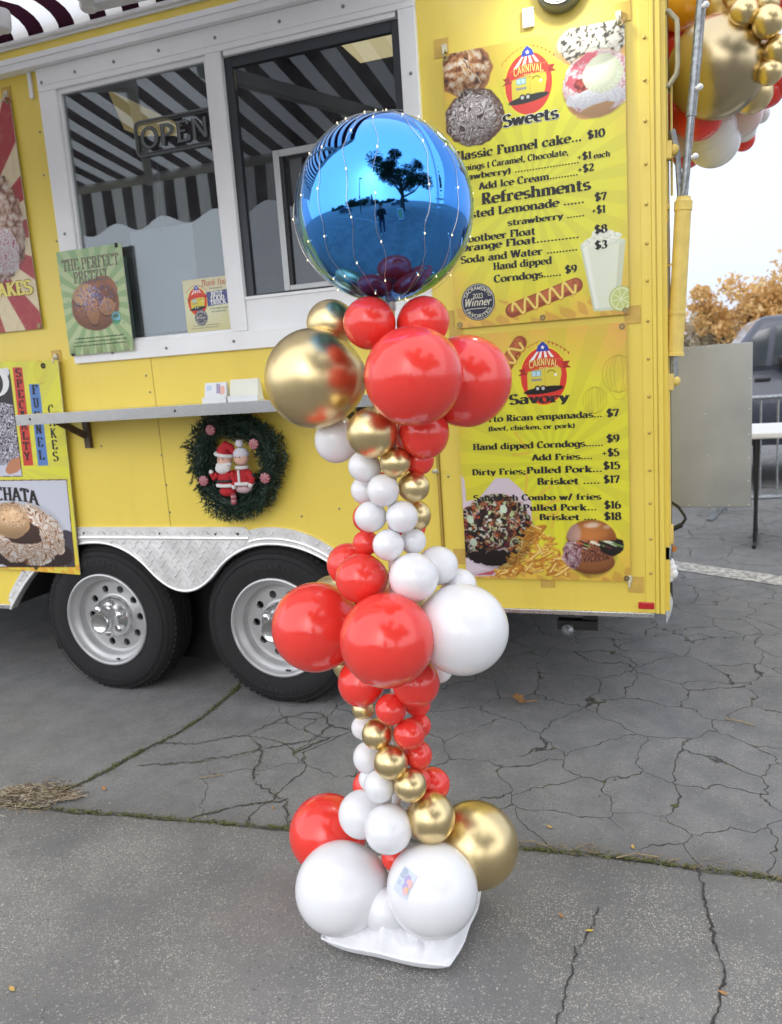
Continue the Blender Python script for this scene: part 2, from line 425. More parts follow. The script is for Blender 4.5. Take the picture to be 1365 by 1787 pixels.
# ------------------------------------------------------------------ lettering: a stroke alphabet with thick and thin strokes
A_ = 'A'; L_ = 'L'; D_ = 'D'; S_ = 'S'
GL = {
'a': (.62, [(A_, .29, .46, .17, .18, 165, 0), (L_, .46, .48, .46, .06, .58, .02), (A_, .27, .19, .19, .19, 0, 360)]),
'b': (.68, [(L_, .15, 1, .15, 0), (A_, .37, .33, .23, .31, 0, 360), (S_, .1, .97, .16)]),
'c': (.60, [(A_, .34, .33, .26, .31, 45, 310), (D_, .5, .5, .085)]),
'd': (.68, [(L_, .53, 1, .53, 0), (A_, .31, .33, .23, .31, 0, 360), (S_, .47, .97, .16), (S_, .58, .03, .16)]),
'e': (.62, [(A_, .33, .33, .26, .31, 0, 310), (L_, .1, .35, .56, .35)]),
'f': (.46, [(L_, .2, 0, .2, .78), (A_, .37, .78, .17, .2, 180, 60), (S_, .22, .62, .40), (S_, .2, .03, .34)]),
'g': (.64, [(A_, .3, .33, .23, .31, 0, 360), (L_, .53, .64, .53, -.1), (A_, .32, -.1, .21, .17, 0, -160)]),
'h': (.72, [(L_, .15, 1, .15, 0), (A_, .36, .42, .2, .22, 180, 0), (L_, .56, .42, .56, 0), (S_, .1, .97, .16), (S_, .15, .03, .28), (S_, .56, .03, .28)]),
'i': (.34, [(L_, .16, .64, .16, 0), (D_, .16, .87, .105), (S_, .11, .61, .16), (S_, .16, .03, .32)]),
'k': (.70, [(L_, .15, 1, .15, 0), (L_, .54, .64, .18, .28), (L_, .28, .38, .58, 0), (S_, .1, .97, .16), (S_, .15, .03, .28), (S_, .53, .61, .24), (S_, .58, .03, .24)]),
'l': (.34, [(L_, .16, 1, .16, 0), (S_, .11, .97, .16), (S_, .16, .03, .32)]),
'm': (1.06, [(L_, .15, .64, .15, 0), (A_, .34, .42, .19, .22, 180, 0), (L_, .53, .42, .53, 0), (A_, .72, .42, .19, .22, 180, 0), (L_, .91, .42, .91, 0), (S_, .1, .61, .16), (S_, .15, .03, .28), (S_, .53, .03, .26), (S_, .91, .03, .28)]),
'n': (.72, [(L_, .15, .64, .15, 0), (A_, .36, .42, .2, .22, 180, 0), (L_, .56, .42, .56, 0), (S_, .1, .61, .16), (S_, .15, .03, .28), (S_, .56, .03, .28)]),
'o': (.68, [(A_, .34, .33, .26, .31, 0, 360)]),
'p': (.68, [(L_, .15, .64, .15, -.28), (A_, .37, .33, .23, .31, 0, 360), (S_, .15, -.26, .3), (S_, .1, .61, .16)]),
'r': (.54, [(L_, .15, .64, .15, 0), (A_, .35, .42, .2, .22, 180, 60), (D_, .44, .55, .085), (S_, .1, .61, .16), (S_, .16, .03, .32)]),
's': (.54, [(A_, .27, .48, .17, .16, 30, 270), (A_, .27, .17, .19, .15, 90, -150)]),
't': (.46, [(L_, .2, .86, .2, .16), (A_, .34, .16, .14, .15, 180, 320), (S_, .22, .62, .38)]),
'u': (.70, [(L_, .15, .64, .15, .24), (A_, .34, .24, .19, .22, 180, 360), (L_, .53, .64, .53, 0), (S_, .1, .61, .16), (S_, .48, .61, .16), (S_, .58, .03, .16)]),
'v': (.58, [(L_, .08, .64, .3, 0), (L_, .3, 0, .5, .64), (S_, .08, .61, .24), (S_, .5, .61, .22)]),
'w': (.88, [(L_, .06, .64, .25, 0), (L_, .25, 0, .42, .64), (L_, .42, .64, .61, 0), (L_, .61, 0, .79, .64), (S_, .07, .61, .22), (S_, .79, .61, .2)]),
'x': (.62, [(L_, .1, .64, .52, 0), (L_, .52, .64, .1, 0)]),
'y': (.60, [(L_, .08, .64, .3, .02), (L_, .52, .64, .3, .02, .2, -.2, .08, -.22), (S_, .08, .61, .24), (S_, .52, .61, .22)]),
'z': (.54, [(L_, .08, .6, .46, .6), (L_, .46, .6, .08, .04), (L_, .08, .04, .48, .04)]),
'A': (.76, [(L_, .08, 0, .36, 1), (L_, .36, 1, .66, 0), (L_, .18, .34, .56, .34), (S_, .08, .03, .24), (S_, .67, .03, .28)]),
'B': (.70, [(L_, .17, 1, .17, 0), (L_, .06, .97, .34, .97), (A_, .34, .745, .2, .225, 90, -90), (L_, .17, .51, .36, .51), (A_, .37, .265, .24, .235, 90, -90), (L_, .06, .03, .37, .03)]),
'C': (.74, [(A_, .41, .5, .31, .5, 45, 315), (D_, .63, .8, .09)]),
'D': (.78, [(L_, .17, 1, .17, 0), (L_, .06, .97, .32, .97), (A_, .32, .5, .36, .47, 90, -90), (L_, .06, .03, .32, .03)]),
'E': (.66, [(L_, .17, 1, .17, 0), (L_, .06, .97, .57, .97), (L_, .17, .52, .46, .52), (L_, .06, .03, .6, .03), (L_, .57, .97, .575, .78), (L_, .59, .03, .6, .25)]),
'F': (.62, [(L_, .17, 1, .17, 0), (L_, .06, .97, .56, .97), (L_, .17, .5, .44, .5), (L_, .56, .97, .565, .75), (S_, .18, .03, .34)]),
'H': (.80, [(L_, .17, 1, .17, 0), (L_, .62, 1, .62, 0), (L_, .17, .5, .62, .5), (S_, .17, .97, .3), (S_, .17, .03, .3), (S_, .62, .97, .3), (S_, .62, .03, .3)]),
'I': (.36, [(L_, .18, 1, .18, 0), (S_, .18, .97, .32), (S_, .18, .03, .32)]),
'K': (.76, [(L_, .17, 1, .17, 0), (L_, .62, 1, .2, .44), (L_, .32, .58, .66, 0), (S_, .17, .97, .3), (S_, .17, .03, .3), (S_, .62, .97, .24), (S_, .66, .03, .24)]),
'L': (.62, [(L_, .17, 1, .17, 0), (L_, .06, .03, .56, .03), (S_, .17, .97, .32), (L_, .555, .03, .56, .25)]),
'M': (.92, [(L_, .14, 0, .16, 1), (L_, .16, 1, .45, .05), (L_, .45, .05, .74, 1), (L_, .76, 1, .76, 0), (S_, .14, .03, .24), (S_, .76, .03, .3)]),
'N': (.80, [(L_, .14, 0, .14, 1), (L_, .14, 1, .63, 0), (L_, .63, 0, .63, 1), (S_, .14, .03, .24), (S_, .63, .97, .24)]),
'O': (.82, [(A_, .41, .5, .33, .49, 0, 360)]),
'P': (.68, [(L_, .17, 1, .17, 0), (L_, .06, .97, .36, .97), (A_, .36, .72, .23, .25, 90, -90), (L_, .17, .47, .36, .47), (S_, .18, .03, .34)]),
'R': (.74, [(L_, .17, 1, .17, 0), (L_, .06, .97, .36, .97), (A_, .36, .74, .21, .23, 90, -90), (L_, .17, .51, .36, .51), (L_, .36, .5, .62, 0), (S_, .18, .03, .3), (S_, .65, .03, .2)]),
'S': (.66, [(A_, .33, .74, .22, .24, 25, 270), (A_, .33, .25, .25, .25, 90, -155)]),
'T': (.70, [(L_, .35, 1, .35, 0), (L_, .06, .97, .64, .97), (L_, .065, .97, .06, .75), (L_, .635, .97, .64, .75), (S_, .35, .03, .34)]),
'U': (.78, [(L_, .17, 1, .17, .32), (A_, .39, .32, .22, .31, 180, 360), (L_, .61, .32, .61, 1), (S_, .17, .97, .3), (S_, .61, .97, .24)]),
'V': (.76, [(L_, .1, 1, .38, 0), (L_, .38, 0, .66, 1), (S_, .1, .97, .28), (S_, .66, .97, .24)]),
'W': (1.08, [(L_, .08, 1, .3, 0), (L_, .3, 0, .52, 1), (L_, .52, 1, .75, 0), (L_, .75, 0, .98, 1), (S_, .09, .97, .26), (S_, .98, .97, .22)]),
'Y': (.72, [(L_, .08, 1, .35, .46), (L_, .64, 1, .35, .46), (L_, .35, .46, .35, 0), (S_, .08, .97, .26), (S_, .64, .97, .22), (S_, .35, .03, .32)]),
'Z': (.66, [(L_, .1, .96, .56, .96), (L_, .56, .96, .1, .04), (L_, .1, .04, .58, .04), (L_, .1, .96, .095, .76), (L_, .57, .04, .58, .26)]),
'0': (.66, [(A_, .33, .5, .25, .49, 0, 360)]),
'1': (.44, [(L_, .24, 1, .24, 0), (L_, .24, 1, .08, .8), (S_, .24, .03, .34)]),
'2': (.62, [(A_, .3, .73, .21, .25, 165, -25), (L_, .49, .62, .1, .06), (L_, .08, .05, .54, .05), (L_, .53, .05, .55, .22)]),
'3': (.62, [(A_, .28, .75, .2, .23, 150, -80), (A_, .28, .27, .24, .26, 85, -150)]),
'5': (.62, [(L_, .14, .98, .12, .55), (L_, .14, .95, .5, .95), (A_, .28, .3, .24, .3, 130, -150)]),
'6': (.64, [(A_, .32, .3, .23, .29, 0, 360), (A_, .42, .42, .33, .56, 180, 95)]),
'7': (.60, [(L_, .08, .96, .54, .96), (L_, .54, .96, .24, 0), (L_, .085, .96, .08, .76)]),
'8': (.64, [(A_, .32, .76, .19, .22, 0, 360), (A_, .32, .27, .24, .26, 0, 360)]),
'9': (.64, [(A_, .32, .69, .23, .29, 0, 360), (A_, .2, .58, .35, .56, 0, -85)]),
'$': (.66, [(A_, .33, .72, .21, .22, 25, 270), (A_, .33, .27, .24, .23, 90, -155), (L_, .30, 1.1, .30, -.1)]),
'+': (.60, [('Q', .03, .33, .53, .44), ('Q', .225, .14, .335, .63)]),
'.': (.30, [(D_, .15, .09, .11)]), ',': (.26, [(D_, .13, .09, .1), (L_, .16, .08, .08, -.14)]),
';': (.30, [(D_, .15, .09, .1), (L_, .18, .08, .1, -.14), (D_, .15, .5, .1)]),
'(': (.36, [(A_, .4, .4, .24, .62, 125, 235)]), ')': (.36, [(A_, -.04, .4, .24, .62, 55, -55)]),
'/': (.44, [(L_, .06, -.08, .38, 1.05)]), ' ': (.34, []), '-': (.4, [(L_, .05, .33, .34, .33)]),
}
def glyph_polys(ch, thick=.2, thin=.07, serif=True):
    wd, st = GL[ch]
    polys = []
    for k in st:
        if k[0] == 'S':
            if serif:
                h = .085
                polys.append([(k[1] - k[3] / 2 - .03, k[2] - h / 2), (k[1] + k[3] / 2 + .03, k[2] - h / 2), (k[1] + k[3] / 2 + .03, k[2] + h / 2), (k[1] - k[3] / 2 - .03, k[2] + h / 2)])
            continue
        if k[0] == 'Q':
            polys.append([(k[1], k[2]), (k[3], k[2]), (k[3], k[4]), (k[1], k[4])]); continue
        if k[0] == 'D':
            rr = k[3] * (1 if serif else .85)
            polys.append([(k[1] + rr * math.cos(a * PI / 4), k[2] + rr * math.sin(a * PI / 4)) for a in range(8)])
            continue
        if k[0] == 'L':
            pts = [(k[i], k[i + 1]) for i in range(1, len(k), 2)]
        else:
            _, cx, cy, rx, ry, a0, a1 = k
            n = max(4, int(abs(a1 - a0) / 18))
            pts = [(cx + rx * math.cos(R_(a0 + (a1 - a0) * i / n)), cy + ry * math.sin(R_(a0 + (a1 - a0) * i / n))) for i in range(n + 1)]
        closed = math.hypot(pts[0][0] - pts[-1][0], pts[0][1] - pts[-1][1]) < 1e-6
        n = len(pts)
        lr = []
        for i, (x, y) in enumerate(pts):
            if closed:
                a = pts[(i - 1) % (n - 1)]; b = pts[(i + 1) % (n - 1)]
            else:
                a = pts[max(0, i - 1)]; b = pts[min(n - 1, i + 1)]
            dx, dy = b[0] - a[0], b[1] - a[1]
            d = math.hypot(dx, dy) or 1
            dx /= d; dy /= d
            nib = abs(math.sin(math.atan2(dy, dx) - R_(14)))
            wv = thin + (thick - thin) * nib ** 1.2
            lr.append(((x - dy * wv / 2, y + dx * wv / 2), (x + dy * wv / 2, y - dx * wv / 2)))
        for i in range(n - 1):
            polys.append([lr[i][0], lr[i][1], lr[i + 1][1], lr[i + 1][0]])
    return wd, polys

def put_text(mb, s, x0, x1, z, h, y, thick=.2, thin=.07, serif=True, slant=0, place=None, track=.0):
    """letters with their baseline from (x0,z) to x1, cap height h, on the plane y (facing -y)"""
    tot = sum(GL[c][0] + track for c in s) or 1
    sx = (x1 - x0) / tot
    cx = 0
    k = 0
    for c in s:
        wd, polys = glyph_polys(c, thick, thin, serif)
        for p in polys:
            yy = y - .00004 * (k % 9)
            k += 1
            pts = []
            for (u, v) in p:
                if place:
                    pts.append(place((cx + u + slant * v) * sx, v * h, yy))
                else:
                    pts.append((x0 + (cx + u + slant * v) * sx, yy, z + v * h))
            mb.add(pts, [tuple(range(len(pts)))])
        cx += wd + track

# ------------------------------------------------------------------ painting printed boards (vertex colours on a fine sheet)
def h2(ix, iy, seed):
    n = (ix.astype(np.int64) * 374761393 + iy.astype(np.int64) * 668265263 + seed * 974634777) & 0x7fffffff
    n = ((n ^ (n >> 13)) * 1274126177) & 0x7fffffff
    n = ((n ^ (n >> 16)) * 1103515245) & 0x7fffffff
    return (n % 100003) / 100003.0
def vnoise(u, v, s, seed=0):
    x, y = u / s + 100, v / s + 100
    ix, iy = np.floor(x), np.floor(y)
    fx, fy = x - ix, y - iy
    fx = fx * fx * (3 - 2 * fx); fy = fy * fy * (3 - 2 * fy)
    a = h2(ix, iy, seed); b = h2(ix + 1, iy, seed); c = h2(ix, iy + 1, seed); d = h2(ix + 1, iy + 1, seed)
    return (a * (1 - fx) + b * fx) * (1 - fy) + (c * (1 - fx) + d * fx) * fy
def fbm(u, v, s, seed=0, o=4):
    t = 0; a = .5; n = 0
    for i in range(o):
        t = t + a * vnoise(u, v, s / 2 ** i, seed + i * 17); n += a; a *= .55
    return t / n
def worley(u, v, s, seed=0):
    x, y = u / s + 50, v / s + 50
    ix, iy = np.floor(x), np.floor(y)
    f1 = np.full(u.shape, 9.); f2 = np.full(u.shape, 9.); idd = np.zeros(u.shape)
    for dx in (-1, 0, 1):
        for dy in (-1, 0, 1):
            cx, cy = ix + dx, iy + dy
            px = cx + h2(cx, cy, seed); py = cy + h2(cx, cy, seed + 5)
            d = np.hypot(px - x, py - y)
            r = h2(cx, cy, seed + 9)
            nf = d < f1
            f2 = np.where(nf, f1, np.minimum(f2, d))
            idd = np.where(nf, r, idd)
            f1 = np.where(nf, d, f1)
    return f1, f2, idd

class Canvas:
    def __init__(s, W, H, res=.0016, base=(255, 255, 255)):
        s.W, s.H = W, H
        s.nx, s.ny = int(W / res) + 1, int(H / res) + 1
        s.res = res
        u = np.linspace(0, W, s.nx); v = np.linspace(0, H, s.ny)
        s.U, s.V = np.meshgrid(u, v)
        s.C = np.zeros((s.ny, s.nx, 3)); s.C[:] = np.array(base) / 255.
    def mix(s, m, col):
        m = np.clip(m, 0, 1)[..., None]
        c = np.asarray(col, float)
        if c.ndim == 1: c = c / 255.
        s.C = s.C * (1 - m) + c * m
    def ell(s, cx, cy, rx, ry, rot=0, rough=0., rs=.02, seed=1, soft=1.):
        du, dv = s.U - cx, s.V - cy
        c, n = math.cos(rot), math.sin(rot)
        a, b = (du * c + dv * n) / rx, (-du * n + dv * c) / ry
        d = np.hypot(a, b)
        if rough: d = d + rough * (fbm(s.U, s.V, rs, seed, 3) - .5)
        return np.clip((1 - d) * min(rx, ry) / (s.res * soft) + .5, 0, 1)
    def poly(s, pts):
        ins = np.zeros(s.U.shape, bool)
        n = len(pts)
        for i in range(n):
            x1, y1 = pts[i]; x2, y2 = pts[(i + 1) % n]
            if y1 == y2: continue
            c = ((y1 > s.V) != (y2 > s.V)) & (s.U < (x2 - x1) * (s.V - y1) / (y2 - y1) + x1)
            ins ^= c
        return ins.astype(float)
    def stroke(s, pts, w):
        d = np.full(s.U.shape, 9.)
        for (x1, y1), (x2, y2) in zip(pts[:-1], pts[1:]):
            l = (x2 - x1) ** 2 + (y2 - y1) ** 2 + 1e-12
            t = np.clip(((s.U - x1) * (x2 - x1) + (s.V - y1) * (y2 - y1)) / l, 0, 1)
            d = np.minimum(d, np.hypot(s.U - x1 - t * (x2 - x1), s.V - y1 - t * (y2 - y1)))
        return np.clip((w / 2 - d) / s.res + .5, 0, 1)
    def ramp(s, t, stops):
        xs = [a for a, _ in stops]
        return np.stack([np.interp(t, xs, [c[i] / 255. for _, c in stops]) for i in range(3)], -1)
    def rays(s, cx, cy, n, col, alpha, rot=0.):
        a = np.arctan2(s.V - cy, s.U - cx) + rot
        m = np.clip(np.sin(a * n) * 6 + .5, 0, 1)
        s.mix(m * alpha, col)
    def mesh(s, name, x0, z0, y, mats, parent=None, thick=.005, label=None, tilt=0.):
        """a printed sheet: fine front grid plus a thin backing slab"""
        nx, ny = s.nx, s.ny
        me = bpy.data.meshes.new(name)
        ct, st = math.cos(tilt), math.sin(tilt)
        off = WO[parent.name] if parent is not None else Vector((0, 0, 0))
        X = x0 + s.U * ct - s.V * st; Z = z0 + s.U * st + s.V * ct
        P = np.stack([X - off[0], np.full(X.shape, y - off[1]), Z - off[2]], -1).reshape(-1, 3)
        e = .0005
        cor = [(-.0, -.0), (s.W, 0), (s.W, s.H), (0, s.H)]
        bk = []
        for yy in (y + e, y + thick):
            for (a, b) in cor:
                bk.append((x0 + a * ct - b * st - off[0], yy - off[1], z0 + a * st + b * ct - off[2]))
        n0 = nx * ny
        P = np.vstack([P, np.array(bk)])
        idx = np.arange(n0).reshape(ny, nx)
        q = np.stack([idx[:-1, :-1], idx[:-1, 1:], idx[1:, 1:], idx[1:, :-1]], -1).reshape(-1, 4)
        k = n0
        bf = np.array([(k, k + 1, k + 2, k + 3), (k + 7, k + 6, k + 5, k + 4), (k, k + 4, k + 5, k + 1), (k + 1, k + 5, k + 6, k + 2), (k + 2, k + 6, k + 7, k + 3), (k + 3, k + 7, k + 4, k)])
        q = np.vstack([q, bf])
        me.vertices.add(len(P)); me.vertices.foreach_set("co", P.astype(np.float32).ravel())
        me.loops.add(q.size); me.loops.foreach_set("vertex_index", q.astype(np.int32).ravel())
        me.polygons.add(len(q)); me.polygons.foreach_set("loop_start", np.arange(0, q.size, 4, dtype=np.int32))
        mi = np.zeros(len(q), np.int32); mi[-6:] = 1
        for m in mats: me.materials.append(m)
        me.polygons.foreach_set("material_index", mi)
        at = me.color_attributes.new("Col", 'FLOAT_COLOR', 'POINT')
        c = np.clip(s.C, 0, 1).reshape(-1, 3)
        lin = np.where(c <= .04045, c / 12.92, ((c + .055) / 1.055) ** 2.4)
        lin = lin * .94
        full = np.ones((len(P), 4), np.float32); full[:n0, :3] = lin; full[n0:, :3] = .5
        at.data.foreach_set("color", full.ravel())
        me.update(calc_edges=True)
        o = bpy.data.objects.new(name, me)
        COL.objects.link(o)
        WO[o.name] = off
        if parent is not None: o.parent = parent
        if label: o["label"] = label
        return o

M_print = vcol_mat("printed_board", .32)
M_back = mat("board_edge", (.55, .52, .42), .6)

def logo(cv, cx, cy, k):
    """round red emblem: striped tent top, ribbon, little yellow trailer"""
    e = lambda u, v: (cx + u * k, cy + v * k)
    E = lambda u, v, a, b, **q: cv.ell(cx + u * k, cy + v * k, a * k, b * k, **q)
    cv.mix(E(0, 0, 1.05, 1.28), (238, 222, 50))
    cv.mix(E(0, 0, 1.0, 1.23), (222, 58, 44))
    pl = lambda pts: cv.poly([e(*p) for p in pts])
    cv.mix(pl([(-.62, .72), (-.2, 1.12), (.22, 1.12), (.64, .72)]), (222, 58, 44))
    for i in range(4):
        a0, a1 = -.62 + i * .34, -.62 + i * .34 + .18
        cv.mix(pl([(a0, .66), (a1, .66), (-.2 + i * .12 + .06, 1.14), (-.2 + i * .12, 1.14)]), (246, 244, 240))
    cv.mix(pl([(-.28, 1.08), (-.22, 1.3), (0, 1.5), (.22, 1.3), (.28, 1.08)]), (44, 62, 170))
    st = []
    for i in range(10):
        r = .1 if i % 2 == 0 else .042
        st.append((r * math.sin(i * PI / 5), 1.24 + r * math.cos(i * PI / 5)))
    cv.mix(pl(st), (250, 250, 250))
    for sgn in (-1, 1):     # bunting
        line = [(sgn * (.1 + t * 1.0), 1.52 - .2 * t - .35 * t * t) for t in np.linspace(0, 1, 7)]
        cv.mix(cv.stroke([e(*p) for p in line], .02 * k), (170, 110, 30))
        for p in line[1:]:
            cv.mix(pl([(p[0] - .05, p[1]), (p[0] + .05, p[1]), (p[0], p[1] - .12)]), (196, 74, 40) if sgn > 0 else (220, 150, 40))
    # trailer
    cv.mix(pl([(-.72, -.55), (-.72, .38), (.74, .42), (.78, .1), (.66, -.5)]), (222, 204, 66))
    cv.mix(pl([(-.52, .0), (-.52, .26), (-.1, .26), (-.1, .0)]), (120, 170, 190))
    for u in (-.42, -.22): cv.mix(cv.poly([e(u - .08, .03), e(u + .08, .03), e(u + .08, .22), e(u - .08, .22)]), (190, 220, 228))
    cv.mix(pl([(-.54, -.2), (-.54, -.1), (-.08, -.1), (-.08, -.2)]), (150, 150, 140))
    cv.mix(cv.stroke([e(.06, -.5), e(.06, .3)], .018 * k), (190, 170, 50))
    arc = [e(.34 + .16 * math.cos(a), .12 + .12 * math.sin(a)) for a in np.linspace(.3, 2.9, 8)]
    cv.mix(cv.stroke(arc, .03 * k), (60, 50, 20))
    cv.mix(E(.52, .04, .06, .06), (245, 240, 235))
    cv.mix(E(-.02, -.6, .86, .15, rot=.1), (22, 20, 20))
    for u in (-.28, -.04):
        cv.mix(E(u, -.52, .13, .13), (22, 20, 20)); cv.mix(E(u, -.52, .07, .075), (205, 205, 205))
    # ribbon
    cv.mix(pl([(-1.12, .06), (-.98, .2), (-1.1, .34), (-.7, .4), (-.7, .12)]), (170, 40, 34))
    cv.mix(pl([(1.2, .3), (1.04, .44), (1.16, .6), (.7, .6), (.7, .3)]), (170, 40, 34))
    cv.mix(pl([(-.8, .18), (-.82, .58), (-.3, .76), (.3, .82), (.86, .72), (.84, .36), (.3, .36), (-.3, .3)]), (216, 56, 42))
    for yy in (.56, .2):
        cv.mix(cv.stroke([e(-.78, yy), e(-.3, yy + .16), e(.3, yy + .2), e(.82, yy + .12)], .02 * k), (232, 150, 60))

def funnel(cv, m, s, seed, stops, warp=.6):
    u = cv.U + warp * s * 2 * (fbm(cv.U, cv.V, s * 2, seed) - .5) * 2
    v = cv.V + warp * s * 2 * (fbm(cv.U, cv.V, s * 2, seed + 40) - .5) * 2
    f1, f2, idd = worley(u, v, s, seed)
    t = np.clip((1.02 - f1 * 1.05) * (.72 + .45 * idd) + .75 * (fbm(cv.U, cv.V, s * .45, seed + 3) - .5), 0, 1)
    cv.mix(m, cv.ramp(t, stops))
def strands(cv, m, s, seed, stops):
    u = cv.U + s * 3 * (fbm(cv.U, cv.V, s * 3, seed, 2) - .5)
    v = cv.V + s * 3 * (fbm(cv.U, cv.V, s * 3, seed + 9, 2) - .5)
    n = fbm(u, v, s * 2.2, seed + 3, 2)
    t = np.abs(np.sin(n * 26))
    t = np.clip(t * .9 + .5 * (fbm(cv.U, cv.V, s * .3, seed + 6, 2) - .5), 0, 1)
    cv.mix(m, cv.ramp(t, stops))

def shade(cv, cx, cy, rx, ry, a=.5):
    """the soft studio shading of the printed food picture itself"""
    u, v = (cv.U - cx) / rx, (cv.V - cy) / ry
    d = np.hypot(u, v)
    m = np.clip((1.0 - d) * 9, 0, 1)
    a = a * .5
    f = 1 + m * (-a * np.clip(d - .35, 0, 1) ** 1.3 + .22 * (v - .25 * u) * np.clip(1 - d, 0, 1) * 2 - .12 * np.clip(-v, 0, 1))
    cv.C = np.clip(cv.C * f[..., None], 0, 1)
def soften(cv):
    C = cv.C
    P = np.pad(C, ((1, 1), (1, 1), (0, 0)), mode='edge')
    cv.C = (P[:-2, 1:-1] + P[2:, 1:-1] + P[1:-1, :-2] + P[1:-1, 2:] + 2 * C) / 6
def yellow_ground(cv, cu, cvv, seed):
    d = np.hypot((cv.U - cu) / .42, (cv.V - cvv) / .46)
    t = np.clip(d - .25 + .1 * (fbm(cv.U, cv.V, .2, seed) - .5), 0, 1)
    cv.C = cv.ramp(t, [(0, (226, 226, 52)), (.45, (230, 222, 58)), (.75, (232, 190, 78)), (1, (232, 172, 88))])
    cv.rays(cu, cvv, 22, (205, 196, 62), .38)
def scrolls(cv, h, col):
    """ornamental wave border along the lower edge"""
    f = np.sin(cv.U * 70 + 5 * fbm(cv.U, cv.V, .08, 3)) * np.sin(cv.V * 80 + cv.U * 40)
    m = np.clip(f * 5, 0, 1) * (cv.V < h + .015 * np.sin(cv.U * 21))
    cv.mix(m * .6, col)

def hookset(root, x0, z0, x1, z1, pts):
    mb = MB()
    for (x, z) in pts:
        mb.lathe([(.0035, 0), (.0035, -.0022), (.0095, -.0022), (.0105, 0)], (x, -.0163, z), (0, 1, 0), 16)
    return mb.build_each("eyelet", M_brass, root)

# ------------------------------------------------------------------ ground
def sm(t, a, b, x, inv=False):
    n = t.nodes.new("ShaderNodeMapRange")
    n.interpolation_type = 'SMOOTHSTEP'
    n.inputs[1].default_value = a; n.inputs[2].default_value = b
    n.inputs[3].default_value = 1 if inv else 0; n.inputs[4].default_value = 0 if inv else 1
    t.links.new(x, n.inputs[0])
    return n.outputs[0]
def math_(t, op, a, b=None):
    n = t.nodes.new("ShaderNodeMath"); n.operation = op
    for i, q in enumerate((a, b)):
        if q is None: continue
        if isinstance(q, (int, float)): n.inputs[i].default_value = q
        else: t.links.new(q, n.inputs[i])
    return n.outputs[0]
def noise_(t, vec, scale, detail=5, rough=.55):
    n = t.nodes.new("ShaderNodeTexNoise")
    n.inputs["Scale"].default_value = scale; n.inputs["Detail"].default_value = detail; n.inputs["Roughness"].default_value = rough
    t.links.new(vec, n.inputs["Vector"])
    return n
def mixc(t, f, a, b):
    n = t.nodes.new("ShaderNodeMix"); n.data_type = 'RGBA'
    if isinstance(f, float): n.inputs[0].default_value = f
    else: t.links.new(f, n.inputs[0])
    for i, q in ((6, a), (7, b)):
        if isinstance(q, tuple): n.inputs[i].default_value = (*q, 1)
        else: t.links.new(q, n.inputs[i])
    return n.outputs[2]

